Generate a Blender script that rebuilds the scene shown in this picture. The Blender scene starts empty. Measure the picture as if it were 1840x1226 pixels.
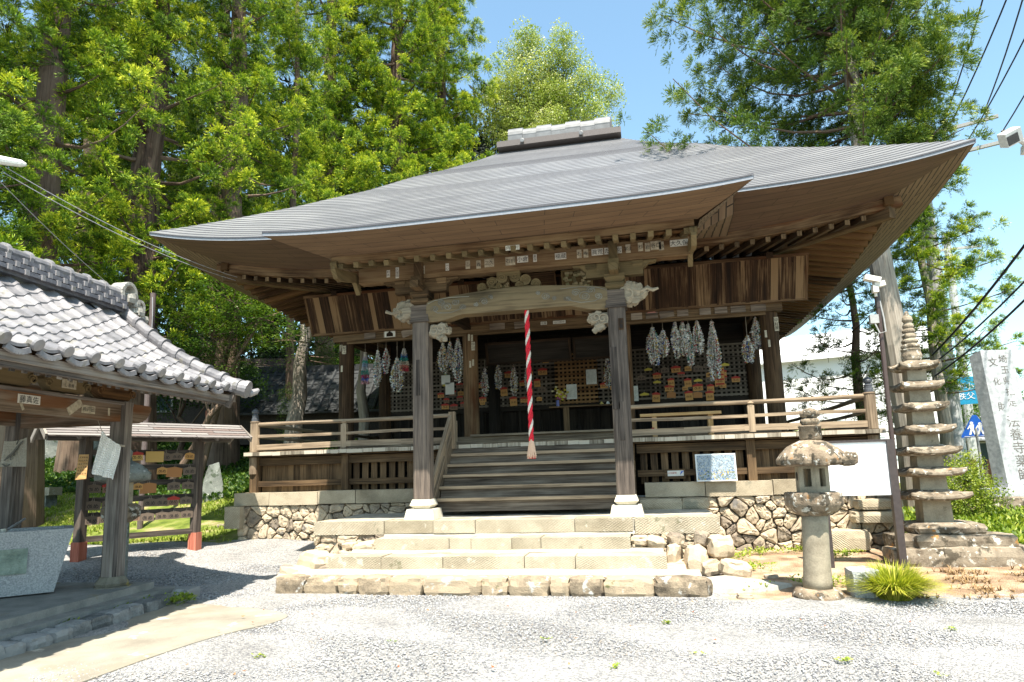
import bpy, math, random
import numpy as np
from mathutils import Vector, Matrix, Euler
R_ = math.radians
PI = math.pi
rnd = random.Random(7)
rg = np.random.default_rng(7)

# ---------------------------------------------------------------- camera, sky, sun, exposure
scn = bpy.context.scene
col = scn.collection
yaw, pit, rol = R_(-11.218), R_(8.52), R_(-1.689)
fw = Vector((math.sin(yaw)*math.cos(pit), math.cos(yaw)*math.cos(pit), math.sin(pit)))
rt = Vector((math.cos(yaw), -math.sin(yaw), 0)); up = rt.cross(fw)
rt2 = rt*math.cos(rol) + up*math.sin(rol); up2 = -rt*math.sin(rol) + up*math.cos(rol)
cam = bpy.data.cameras.new('camera'); camo = bpy.data.objects.new('camera', cam); col.objects.link(camo)
cam.sensor_width = 36; cam.lens = 1182.248/1840*36; cam.shift_y = 56.185/1840
cam.clip_end = 3000; cam.clip_start = .05
m = Matrix((rt2, up2, -fw)).transposed().to_4x4(); m.translation = Vector((1.805, -9.583, 1.274))
camo.matrix_world = m
scn.camera = camo
SUN = Vector((.13, -.465, 1)).normalized()
w = bpy.data.worlds.new('World'); scn.world = w; w.use_nodes = True
nt = w.node_tree; bg = nt.nodes['Background']
sky = nt.nodes.new('ShaderNodeTexSky'); sky.sky_type = 'NISHITA'; sky.sun_disc = False
sky.sun_elevation = math.asin(SUN.z); sky.sun_rotation = math.atan2(SUN.x, SUN.y)
sky.air_density = 1.0; sky.dust_density = 1.2; sky.ozone_density = 1.; sky.altitude = 100
mul = nt.nodes.new('ShaderNodeMix'); mul.data_type = 'RGBA'; mul.blend_type = 'MULTIPLY'; mul.inputs[0].default_value = 1; mul.inputs[7].default_value = (1.0, 1.13, 1.0, 1)
nt.links.new(sky.outputs[0], mul.inputs[6]); nt.links.new(mul.outputs[2], bg.inputs[0]); bg.inputs[1].default_value = .125
sl = bpy.data.lights.new('sun', 'SUN'); sl.energy = 5.0; sl.angle = R_(.5); sl.color = (1, .93, .82)
so = bpy.data.objects.new('sun', sl); col.objects.link(so)
so.rotation_euler = (-SUN).to_track_quat('-Z', 'Y').to_euler()
scn.view_settings.view_transform = 'Standard'; scn.view_settings.look = 'None'
scn.view_settings.exposure = 1.45; scn.view_settings.gamma = 1
scn.cycles.max_bounces = 6; scn.cycles.diffuse_bounces = 3; scn.cycles.glossy_bounces = 2
scn.cycles.transmission_bounces = 3; scn.cycles.transparent_max_bounces = 6

# ---------------------------------------------------------------- mesh helpers
class MB:
    """collects faces with uv in metres, a per-face random value and a material slot"""
    def __init__(s): s.v = []; s.f = []; s.uv = []; s.c = []; s.mi = []; s.blocks = []
    def face(s, pts, uvs=None, c=.5, mi=0):
        n = len(s.v); s.v.extend([tuple(p) for p in pts]); s.f.append(tuple(range(n, n+len(pts))))
        if uvs is None: uvs = [(p[0]+p[1]*.3, p[2]+p[1]*.7) for p in pts]
        s.uv.extend(uvs); s.c.append(c); s.mi.append(mi)
    def box(s, c, size, R=None, col=None, mi=0, taper=1., long=None):
        """box centred at c; grain runs along the longest side"""
        if col is None: col = rnd.random()
        c = Vector(c); h = [k/2 for k in size]
        V = []
        for sz in (-1, 1):
            t = taper if sz > 0 else 1.
            for sx, sy in ((-1,-1),(1,-1),(1,1),(-1,1)):
                p = Vector((sx*h[0]*t, sy*h[1]*t, sz*h[2]))
                V.append((p, c + (R @ p if R else p)))
        L = long if long is not None else max(range(3), key=lambda i: size[i])
        a, b = [i for i in range(3) if i != L]
        ou, ov = rnd.uniform(0, 40), rnd.uniform(0, 40)
        for q in ((0,3,2,1),(4,5,6,7),(0,1,5,4),(1,2,6,5),(2,3,7,6),(3,0,4,7)):
            P = [V[i] for i in q]
            uv = [(p[L]+ou, p[a]+p[b]*1.7+ov) for p, _ in P]
            s.face([p for _, p in P], uv, col, mi)
    def beam(s, p0, p1, w, h, col=None, mi=0, roll=0, w1=None, h1=None, up=None):
        p0, p1 = Vector(p0), Vector(p1); d = p1-p0; L = d.length; d.normalize()
        upv = Vector(up) if up else (Vector((0,0,1)) if abs(d.z) < .95 else Vector((0,1,0)))
        x = d.cross(upv).normalized(); y = x.cross(d)
        if roll: x, y = x*math.cos(roll)+y*math.sin(roll), y*math.cos(roll)-x*math.sin(roll)
        if col is None: col = rnd.random()
        w1 = w1 or w; h1 = h1 or h; ou, ov = rnd.uniform(0,40), rnd.uniform(0,40)
        A = [p0+x*sx*w/2+y*sy*h/2 for sx, sy in ((-1,-1),(1,-1),(1,1),(-1,1))]
        B = [p1+x*sx*w1/2+y*sy*h1/2 for sx, sy in ((-1,-1),(1,-1),(1,1),(-1,1))]
        k = [0, w, w+h, 2*w+h, 2*w+2*h]
        for i in range(4):
            j = (i+1) % 4
            s.face([A[i], A[j], B[j], B[i]], [(ou, ov+k[i]), (ou, ov+k[i+1]), (ou+L, ov+k[i+1]), (ou+L, ov+k[i])], col, mi)
        s.face(A[::-1], [(ou+.01*i, ov+.1*(i % 2)) for i in range(4)], col, mi)
        s.face(B, [(ou+.01*i, ov+.1*(i % 2)) for i in range(4)], col, mi)
    def pbeam(s, pts, w, h, col=None, mi=0, up=None):
        """one bent timber with continuous grain"""
        if col is None: col = rnd.random()
        P = [Vector(p) for p in pts]; ou, ov = rnd.uniform(0,40), rnd.uniform(0,40); u = ou; R = []
        for i, p in enumerate(P):
            d = (P[min(i+1, len(P)-1)]-P[max(i-1, 0)]).normalized(); x = d.cross(Vector(up) if up else Vector((0,0,1))).normalized(); y = x.cross(d)
            R.append([p+x*sx*w/2+y*sy*h/2 for sx, sy in ((-1,-1),(1,-1),(1,1),(-1,1))])
        k = [0, w, w+h, 2*w+h, 2*w+2*h]
        for i in range(len(P)-1):
            A, B = R[i], R[i+1]; L = (P[i+1]-P[i]).length
            for j in range(4): q = (j+1) % 4; s.face([A[j], A[q], B[q], B[j]], [(u, ov+k[j]), (u, ov+k[j+1]), (u+L, ov+k[j+1]), (u+L, ov+k[j])], col, mi)
            u += L
        s.face(R[0][::-1], [(ou+.01*i, ov) for i in range(4)], col, mi); s.face(R[-1], [(ou+.01*i, ov) for i in range(4)], col, mi)
    def tube(s, path, radii, n=8, col=None, mi=0, caps=True, jit=0):
        if col is None: col = rnd.random()
        P = [Vector(p) for p in path]; ou, ov = rnd.uniform(0,40), rnd.uniform(0,40)
        if not hasattr(radii, '__len__'): radii = [radii]*len(P)
        rings = []; u = ou; prev = None
        for i, p in enumerate(P):
            d = (P[min(i+1, len(P)-1)]-P[max(i-1, 0)]).normalized()
            if prev is None:
                x = d.cross(Vector((0,0,1)) if abs(d.z) < .9 else Vector((1,0,0))).normalized()
            else: x = (prev - d*prev.dot(d)).normalized()
            prev = x; y = d.cross(x)
            if i: u += (p-P[i-1]).length
            rings.append(([p+(x*math.cos(2*PI*k/n)+y*math.sin(2*PI*k/n))*radii[i]*(1+(rnd.uniform(-jit,jit) if jit else 0)) for k in range(n)], u, radii[i]))
        r0 = max(radii)
        for (a, ua, ra), (b, ub, rb) in zip(rings, rings[1:]):
            for k in range(n):
                j = (k+1) % n; va, vb = ov+2*PI*r0*k/n, ov+2*PI*r0*(k+1)/n
                s.face([a[k], a[j], b[j], b[k]], [(ua, va), (ua, vb), (ub, vb), (ub, va)], col, mi)
        if caps:
            s.face(rings[0][0][::-1], None, col, mi); s.face(rings[-1][0], None, col, mi)
    def lathe(s, prof, c=(0,0,0), n=24, col=None, mi=0, R=None, sq=0, jit=0, ph=0):
        """prof = [(r, z)]; n = 4 or 6 gives a prism"""
        if col is None: col = rnd.random()
        c = Vector(c); rings = []
        for r, z in prof:
            ring = []
            for k in range(n):
                a = 2*PI*k/n + ph; rr = r*(1+(rnd.uniform(-jit, jit) if jit else 0))
                p = Vector((rr*math.cos(a), rr*math.sin(a), z)); ring.append(c+(R @ p if R else p))
            rings.append(ring)
        o = rnd.uniform(0, 30); acc = 0
        for i in range(len(rings)-1):
            a, b = rings[i], rings[i+1]; st = math.hypot(prof[i+1][0]-prof[i][0], prof[i+1][1]-prof[i][1])
            for k in range(n):
                j = (k+1) % n; q = 2*PI*max(prof[i][0], .05)/n
                s.face([a[k], a[j], b[j], b[k]], [(o+k*q, acc), (o+(k+1)*q, acc), (o+(k+1)*q, acc+st), (o+k*q, acc+st)], col, mi)
            acc += st
        if prof[0][0] > 1e-4: s.face(rings[0][::-1], None, col, mi)
        if prof[-1][0] > 1e-4: s.face(rings[-1], None, col, mi)
    def prism(s, poly, o, ax, ay, az, th, col=None, mi=0):
        """poly (2D) in plane o+ax*x+ay*y, extruded th along az, centred"""
        if col is None: col = rnd.random()
        o, ax, ay, az = Vector(o), Vector(ax), Vector(ay), Vector(az)
        A = [o+ax*x+ay*y-az*th/2 for x, y in poly]; B = [p+az*th for p in A]
        ou, ov = rnd.uniform(0,40), rnd.uniform(0,40); n = len(poly)
        uv = [(x+ou, y+ov) for x, y in poly]
        s.face(A[::-1], uv[::-1], col, mi); s.face(B, uv, col, mi)
        for i in range(n):
            j = (i+1) % n
            s.face([A[i], A[j], B[j], B[i]], [uv[i], uv[j], (uv[j][0]+.03, uv[j][1]+th), (uv[i][0]+.03, uv[i][1]+th)], col, mi)
    def stone(s, c, size, col=None, mi=0, seed=None, R=None, rough=.12, n=7, rd=.38):
        """rounded, knobbly block"""
        if col is None: col = rnd.random()
        q = random.Random(seed if seed is not None else rnd.random()); c = Vector(c)
        g = {}
        def P(u, v, w_):
            k = (round(u,4), round(v,4), round(w_,4))
            if k not in g:
                p = Vector((u, v, w_)); sph = p.normalized()*1.15
                p = p.lerp(sph, rd) + Vector((q.uniform(-1,1), q.uniform(-1,1), q.uniform(-1,1)))*rough
                p = Vector((p[0]*size[0]/2, p[1]*size[1]/2, p[2]*size[2]/2))
                g[k] = c + (R @ p if R else p)
            return g[k]
        t = [-1, -.45, .2, .6, 1] if n > 5 else [-1, 0, 1]
        for ax in range(3):
            for sg in (-1, 1):
                for i in range(len(t)-1):
                    for j in range(len(t)-1):
                        cs = [(t[i],t[j]), (t[i+1],t[j]), (t[i+1],t[j+1]), (t[i],t[j+1])]
                        if sg < 0: cs = cs[::-1]
                        pts = []
                        for a, b in cs:
                            k = [0,0,0]; k[ax] = sg; k[(ax+1)%3] = a; k[(ax+2)%3] = b; pts.append(P(*k))
                        s.face(pts, None, col, mi)
    def arr(s, V, F, UV, Cc, mi=0):
        """numpy block: V (n,3), F (m,k) faces, UV (m*k,2), Cc (m,)"""
        s.blocks.append((V, F, UV, Cc, mi))
    def mesh(s, name, mats, smooth=False):
        vs = [np.array(s.v, float).reshape(-1, 3)]; nv = len(s.v)
        ls = [len(f) for f in s.f]; li = [i for f in s.f for i in f]
        LT = [np.array(ls, int)]; LI = [np.array(li, int)]; UVs = [np.array(s.uv, float).reshape(-1, 2)]
        CC = [np.array(s.c, float)]; MI = [np.array(s.mi, int)]
        for V, F, UV, Cc, mi in s.blocks:
            vs.append(V); LI.append((F+nv).ravel()); LT.append(np.full(len(F), F.shape[1])); UVs.append(UV)
            CC.append(Cc); MI.append(np.full(len(F), mi)); nv += len(V)
        V = np.concatenate(vs); LI = np.concatenate(LI); LT = np.concatenate(LT)
        me = bpy.data.meshes.new(name); me.vertices.add(len(V)); me.vertices.foreach_set('co', V.ravel())
        me.loops.add(len(LI)); me.loops.foreach_set('vertex_index', LI.astype(np.int32))
        me.polygons.add(len(LT)); st = np.concatenate([[0], np.cumsum(LT)[:-1]]) if len(LT) else np.array([])
        me.polygons.foreach_set('loop_start', st.astype(np.int32)); me.polygons.foreach_set('loop_total', LT.astype(np.int32))
        for mt in mats: me.materials.append(mt)
        me.polygons.foreach_set('material_index', np.concatenate(MI).astype(np.int32))
        if smooth: me.polygons.foreach_set('use_smooth', np.ones(len(LT), bool))
        uvl = me.uv_layers.new(name='UVMap'); uvl.data.foreach_set('uv', np.concatenate(UVs).astype(np.float32).ravel())
        at = me.attributes.new('rnd', 'FLOAT', 'FACE'); at.data.foreach_set('value', np.concatenate(CC).astype(np.float32))
        me.update(calc_edges=True); me.validate()
        return me
    def build(s, name, mats, parent=None, bevel=0, smooth=False, merge=False, loc=None):
        if not isinstance(mats, (list, tuple)): mats = [mats]
        me = s.mesh(name, mats, smooth)
        if merge:
            import bmesh
            bm = bmesh.new(); bm.from_mesh(me); bmesh.ops.remove_doubles(bm, verts=bm.verts, dist=1e-4)
            bm.to_mesh(me); bm.free()
        o = bpy.data.objects.new(name, me); col.objects.link(o)
        if bevel:
            b = o.modifiers.new('bevel', 'BEVEL'); b.width = bevel; b.segments = 1; b.limit_method = 'ANGLE'; b.use_clamp_overlap = True
            wd = None
        if parent:
            o.parent = parent
            o.matrix_parent_inverse = parent.matrix_world.inverted() if loc is None else Matrix.Identity(4)
        if loc is not None: o.location = loc
        return o
def weld(me):
    import bmesh
    bm = bmesh.new(); bm.from_mesh(me); bmesh.ops.remove_doubles(bm, verts=bm.verts, dist=1e-4); bm.to_mesh(me); bm.free()
def thing(name, label, cat, loc=(0,0,0), group=None, rz=0):
    o = bpy.data.objects.new(name, None); col.objects.link(o); o.location = loc; o.rotation_euler = (0,0,rz)
    o.empty_display_size = .2; o.matrix_world = Matrix.Translation(loc) @ Matrix.Rotation(rz, 4, 'Z')
    return tag(o, label, cat, group)
def tag(o, label, cat, group=None, kind=None):
    if label:
        o['label'] = label
        if len(label.split()) > 16: print('LONG', len(label.split()), label)
    if cat: o['category'] = cat
    if group: o['group'] = group
    if kind: o['kind'] = kind
    return o
def struct(o): o['kind'] = 'structure'; return o
def sst(a, b, x):
    t = np.clip((np.asarray(x, float)-a)/(b-a), 0, 1); return t*t*(3-2*t)
def gh(x, y):
    """height of the ground"""
    x = np.asarray(x, float); y = np.asarray(y, float)
    L = 1-sst(-5, -1.5, x); yp = np.maximum(0, y+1.8)
    l = .12*np.minimum(yp, 3)+.24*np.clip(yp-3, 0, 12)+.05*np.clip(yp-15, 0, 30)+.22*sst(-5, -6.3, x)*sst(-2.6, -1.4, y)*(1-sst(-.5, 1.5, y)); r = .045*np.minimum(yp, 3)+.03*np.clip(yp-3, 0, 12)
    h = -.14+L*l+(1-L)*r
    return h if h.ndim else float(h)

# ---------------------------------------------------------------- materials
def new_mat(name):
    mt = bpy.data.materials.new(name); mt.use_nodes = True
    n = mt.node_tree.nodes; return mt, n, mt.node_tree.links, n['Principled BSDF']
def nd(n, t, **k):
    x = n.new(t)
    for a, b in k.items():
        if a.startswith('i_'):
            a = a[2:]; x.inputs[int(a) if a.isdigit() else a].default_value = b
        else: setattr(x, a, b)
    return x
def ramp(n, stops, interp='LINEAR'):
    r = n.new('ShaderNodeValToRGB'); cr = r.color_ramp; cr.interpolation = interp
    while len(cr.elements) < len(stops): cr.elements.new(.5)
    for e, (p, c) in zip(cr.elements, stops):
        e.position = p; e.color = (*c, 1) if len(c) == 3 else c
    return r
def mixc(n, l, fac, a, b, mode='MIX'):
    x = n.new('ShaderNodeMix'); x.data_type = 'RGBA'; x.blend_type = mode
    for sock, v in ((x.inputs[0], fac), (x.inputs[6], a), (x.inputs[7], b)):
        if hasattr(v, 'links'): l.new(v, sock)
        elif isinstance(v, (int, float)): sock.default_value = v
        else: sock.default_value = (*v, 1)
    return x.outputs[2]
def wood(name, dark, mid, light, rough=.85, contrast=1., bump=.35, stain=None, streak=1.):
    """weathered boards: grain runs along uv.x"""
    mt, n, l, b = new_mat(name)
    uv = nd(n, 'ShaderNodeUVMap'); at = nd(n, 'ShaderNodeAttribute', attribute_name='rnd')
    def noise(sx, sy, det, seed=0, dist=0.):
        mp = nd(n, 'ShaderNodeMapping'); mp.inputs[3].default_value = (sx, sy, 1); mp.inputs[1].default_value = (seed, seed*.7, 0)
        l.new(uv.outputs[0], mp.inputs[0]); t = nd(n, 'ShaderNodeTexNoise', i_Scale=1., i_Detail=det, i_Distortion=dist)
        l.new(mp.outputs[0], t.inputs['Vector']); return t.outputs[0]
    g1 = noise(1.1, 26, 6, 1, .6); g2 = noise(3.5, 120, 3, 5); g3 = noise(1.3, 2.6, 4, 9)
    a = nd(n, 'ShaderNodeMath', operation='MULTIPLY_ADD', i_1=.55, i_2=0.); l.new(g1, a.inputs[0])
    a2 = nd(n, 'ShaderNodeMath', operation='MULTIPLY_ADD', i_1=.28); l.new(g2, a2.inputs[0]); l.new(a.outputs[0], a2.inputs[2])
    a3 = nd(n, 'ShaderNodeMath', operation='MULTIPLY_ADD', i_1=.42*contrast); l.new(g3, a3.inputs[0]); l.new(a2.outputs[0], a3.inputs[2])
    a4 = nd(n, 'ShaderNodeMath', operation='MULTIPLY_ADD', i_1=.26*streak); l.new(at.outputs['Fac'], a4.inputs[0]); l.new(a3.outputs[0], a4.inputs[2])
    r = ramp(n, [(.575, dark), (.73, mid), (.91, light)]); l.new(a4.outputs[0], r.inputs[0])
    c = r.outputs[0]
    if stain:
        st = noise(.9, 3.2, 5, 17); rr = ramp(n, [(.5, (0,0,0)), (.62, (1,1,1))]); l.new(st, rr.inputs[0])
        mm = nd(n, 'ShaderNodeMath', operation='MULTIPLY', i_1=.75); l.new(rr.outputs[0], mm.inputs[0])
        c = mixc(n, l, mm.outputs[0], c, stain)
    l.new(c, b.inputs['Base Color']); b.inputs['Roughness'].default_value = rough
    b.inputs['Specular IOR Level'].default_value = .25
    bp = nd(n, 'ShaderNodeBump', i_Strength=bump, i_Distance=.01); l.new(a2.outputs[0], bp.inputs['Height']); l.new(bp.outputs[0], b.inputs['Normal'])
    return mt
def stone_mat(name, c1, c2, c3=None, scale=3., fine=60., bump=.5, rough=.92, patches=None, chisel=0, per=.5, obj=True, pthr=.58):
    mt, n, l, b = new_mat(name)
    tc = nd(n, 'ShaderNodeTexCoord'); at = nd(n, 'ShaderNodeAttribute', attribute_name='rnd')
    geo = nd(n, 'ShaderNodeNewGeometry')
    src = tc.outputs['Object']
    def noise(sc, det, off=0.):
        mp = nd(n, 'ShaderNodeMapping'); mp.inputs[1].default_value = (off, off*.3, off*.6); l.new(src, mp.inputs[0])
        t = nd(n, 'ShaderNodeTexNoise', i_Scale=sc, i_Detail=det, i_Roughness=.6); l.new(mp.outputs[0], t.inputs['Vector']); return t.outputs[0]
    a, f = noise(scale, 6), noise(fine, 3, 3.)
    x = nd(n, 'ShaderNodeMath', operation='MULTIPLY_ADD', i_1=.35); l.new(f, x.inputs[0]); l.new(a, x.inputs[2])
    y = nd(n, 'ShaderNodeMath', operation='MULTIPLY_ADD', i_1=per); l.new(at.outputs['Fac'], y.inputs[0]); l.new(x.outputs[0], y.inputs[2])
    m_ = .675+.5*per; r = ramp(n, [(max(0, m_-.15-.36*per), c1), (min(1, m_+.15+.36*per), c2)]); l.new(y.outputs[0], r.inputs[0])
    c = r.outputs[0]
    for i, (pc, sc, th) in enumerate(patches or []):
        p = noise(sc, 7, 11.+7*i); rr = ramp(n, [(th, (0,0,0)), (th+.05, (1,1,1))]); l.new(p, rr.inputs[0])
        mm = nd(n, 'ShaderNodeMath', operation='MULTIPLY', i_1=.85); l.new(rr.outputs[0], mm.inputs[0])
        c = mixc(n, l, mm.outputs[0], c, pc)
    h = x.outputs[0]
    if chisel:
        uv = nd(n, 'ShaderNodeUVMap'); mp = nd(n, 'ShaderNodeMapping'); mp.inputs[2].default_value = (0,0,R_(38)); l.new(uv.outputs[0], mp.inputs[0])
        wv = nd(n, 'ShaderNodeTexWave', i_Scale=chisel, i_Distortion=3.5, i_Detail=3., bands_direction='Y'); wv.inputs['Detail Scale'].default_value = 1.6; l.new(mp.outputs[0], wv.inputs[0])
        k = noise(2.2, 3, 40.); kr = ramp(n, [(.4,(0,0,0)), (.6,(1,1,1))]); l.new(k, kr.inputs[0])
        z = nd(n, 'ShaderNodeMath', operation='MULTIPLY'); l.new(wv.outputs[0], z.inputs[0]); l.new(kr.outputs[0], z.inputs[1])
        z2 = nd(n, 'ShaderNodeMath', operation='MULTIPLY_ADD', i_1=.6); l.new(z.outputs[0], z2.inputs[0]); l.new(h, z2.inputs[2]); h = z2.outputs[0]
        cr = nd(n, 'ShaderNodeMath', operation='LESS_THAN', i_1=.22); l.new(wv.outputs[0], cr.inputs[0])
        z3 = nd(n, 'ShaderNodeMath', operation='MULTIPLY', i_1=.38); l.new(cr.outputs[0], z3.inputs[0])
        c = mixc(n, l, z3.outputs[0], c, tuple(v*.45 for v in c1))
    l.new(c, b.inputs['Base Color']); b.inputs['Roughness'].default_value = rough; b.inputs['Specular IOR Level'].default_value = .2
    bp = nd(n, 'ShaderNodeBump', i_Strength=bump, i_Distance=.02); l.new(h, bp.inputs['Height']); l.new(bp.outputs[0], b.inputs['Normal'])
    return mt
def plain(name, c, rough=.6, metal=0., noise=.12, scale=30., spec=.4, bump=0):
    mt, n, l, b = new_mat(name)
    tc = nd(n, 'ShaderNodeTexCoord'); t = nd(n, 'ShaderNodeTexNoise', i_Scale=scale, i_Detail=4.); l.new(tc.outputs['Object'], t.inputs['Vector'])
    at = nd(n, 'ShaderNodeAttribute', attribute_name='rnd')
    r = ramp(n, [(.3, tuple(v*(1-noise) for v in c)), (.7, tuple(min(1, v*(1+noise)) for v in c))]); l.new(t.outputs[0], r.inputs[0])
    l.new(r.outputs[0], b.inputs['Base Color']); b.inputs['Roughness'].default_value = rough; b.inputs['Metallic'].default_value = metal
    b.inputs['Specular IOR Level'].default_value = spec
    if bump:
        bp = nd(n, 'ShaderNodeBump', i_Strength=bump, i_Distance=.01); l.new(t.outputs[0], bp.inputs['Height']); l.new(bp.outputs[0], b.inputs['Normal'])
    return mt
def multi(name, stops, rough=.8, trans=0.):
    """colour chosen face by face from the random value"""
    mt, n, l, b = new_mat(name); at = nd(n, 'ShaderNodeAttribute', attribute_name='rnd')
    r = ramp(n, stops, 'CONSTANT' if trans == 0 else 'LINEAR'); l.new(at.outputs['Fac'], r.inputs[0])
    b.inputs['Roughness'].default_value = rough; b.inputs['Specular IOR Level'].default_value = .25
    l.new(r.outputs[0], b.inputs['Base Color'])
    if trans:
        tr = nd(n, 'ShaderNodeBsdfTranslucent'); mx = nd(n, 'ShaderNodeMixShader'); mx.inputs[0].default_value = trans
        k = mixc(n, l, 1., r.outputs[0], (1., 1.15, .5), 'MULTIPLY'); l.new(k, tr.inputs[0])
        l.new(b.outputs[0], mx.inputs[1]); l.new(tr.outputs[0], mx.inputs[2]); l.new(mx.outputs[0], n['Material Output'].inputs[0])
    return mt

W_GREY = wood('wood_grey', (0.0239,0.0149,0.0078), (0.0793,0.0488,0.0245), (0.176,0.113,0.0588))
W_POST = wood('wood_post', (0.0253,0.0201,0.0167), (0.0801,0.0643,0.0539), (0.181,0.143,0.114), bump=.6)
W_DECK = wood('wood_deck', (0.0545,0.0381,0.0249), (0.171,0.125,0.0833), (0.359,0.273,0.184))
W_DARK = wood('wood_dark', (0.0117,0.00614,0.0028), (0.0399,0.0213,0.01), (0.101,0.0591,0.0294))
W_BRN = wood('wood_brown', (0.0163,0.00775,0.00328), (0.0608,0.0306,0.0137), (0.159,0.096,0.0491), contrast=1.3, stain=(0.0795,0.0253,0.00721))
W_PANEL = wood('wood_panel', (0.0112,0.00518,0.00267), (0.0474,0.0224,0.0101), (0.201,0.126,0.0667), contrast=1.1, streak=1.7)
W_BEAM = wood('wood_sticker_beam', (0.036,0.0171,0.00768), (0.109,0.0609,0.0295), (0.207,0.138,0.0734), contrast=1.2)
W_PALE = wood('wood_pale', (0.0486,0.0369,0.0181), (0.11,0.0801,0.039), (0.162,0.118,0.0591), contrast=1.2)
W_CARVE = wood('wood_carved', (0.03,0.0235,0.0143), (0.0986,0.0739,0.0431), (0.185,0.14,0.0808), contrast=1.4, bump=.5)
W_BLEACH = wood('wood_bleached', (0.112,0.0939,0.0676), (0.233,0.197,0.144), (0.345,0.295,0.22), bump=.6)
W_RAFT = wood('wood_rafter', (0.0132,0.00585,0.00208), (0.0528,0.0258,0.00928), (0.132,0.0688,0.0266), streak=1.6)
W_FRESH = wood('wood_fresh', (.42,.22,.08), (.60,.34,.13), (.72,.46,.22), bump=.1)
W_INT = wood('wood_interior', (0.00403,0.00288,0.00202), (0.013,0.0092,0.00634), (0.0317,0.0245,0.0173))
W_LATT = wood('wood_lattice_door', (.05,.024,.009), (.16,.085,.035), (.30,.18,.08))
S_CUT = stone_mat('cut_stone', (0.252,0.214,0.151), (0.437,0.386,0.294), scale=2.5, chisel=11., per=.3, patches=[((0.487,0.454,0.378), 7., .60), ((0.168,0.16,0.101), 4., .64)], bump=.7)
S_CAP = stone_mat('cap_stone', (.27,.225,.155), (.47,.40,.29), scale=3., per=.35, bump=.7, chisel=12., patches=[((.22,.21,.16), 2.2, .62)])
S_RUB = stone_mat('rubble_stone', (.17,.14,.11), (.45,.365,.26), scale=5., per=.75, bump=.8, patches=[((.16,.15,.14), 3.0, .62), ((.28,.13,.10), 1.1, .67)])
S_KERB = stone_mat('kerb_stone', (0.0902,0.0714,0.0528), (0.328,0.26,0.18), scale=6., per=.55, bump=.9, patches=[((0.451,0.445,0.414), 6., .60), ((0.0738,0.0924,0.0264), 5., .66)])
S_MORT = stone_mat('mortar', (0.288,0.263,0.214), (0.418,0.391,0.331), scale=9., per=.1, bump=.8)
S_LICH = stone_mat('lichen_stone', (.10,.075,.052), (.30,.235,.165), scale=7., per=.15, bump=1., patches=[((.045,.04,.03), 8., .53), ((.52,.50,.44), 13., .57), ((.28,.14,.05), 6., .62)])
S_LANT = stone_mat('lantern_stone', (.19,.16,.115), (.34,.295,.215), scale=5., per=.1, bump=.4, patches=[((.15,.13,.09), 5., .66)])
S_PAG = stone_mat('pagoda_stone', (.11,.085,.06), (.30,.25,.185), scale=6., per=.2, bump=.7, patches=[((.06,.05,.035), 6., .55), ((.54,.52,.46), 11., .58), ((.36,.17,.04), 5., .63)])
S_GRAN = stone_mat('granite', (.19,.20,.21), (.42,.43,.43), scale=60., fine=160., per=.1, bump=.15, rough=.6)
S_STELE = stone_mat('stele_granite', (.27,.28,.29), (.46,.47,.48), scale=12., fine=160., per=.1, bump=.2, rough=.7, patches=[((.55,.55,.53), 2.5, .62)])
S_OLD = stone_mat('mossy_stone', (.10,.11,.10), (.30,.32,.29), scale=4., per=.2, bump=.8, patches=[((.45,.46,.42), 8., .6), ((.06,.08,.05), 5., .58)])
CONC = stone_mat('concrete', (.19,.17,.135), (.30,.275,.22), scale=2.2, fine=90., per=.1, bump=.3, patches=[((.23,.20,.15), 1.3, .56), ((.50,.46,.38), 3., .62)])
INK = plain('ink', (.012,.012,.014), .8)
WHITE = plain('white_paper', (.62,.60,.54), .8, noise=.05)
PAPER = plain('aged_paper', (.40,.35,.26), .85, noise=.3, scale=25.)
SHADE_BLACK = plain('opening_shade_black', (.006,.005,.005), .95)  # near-black colour that paints the shade inside the lantern openings

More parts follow.
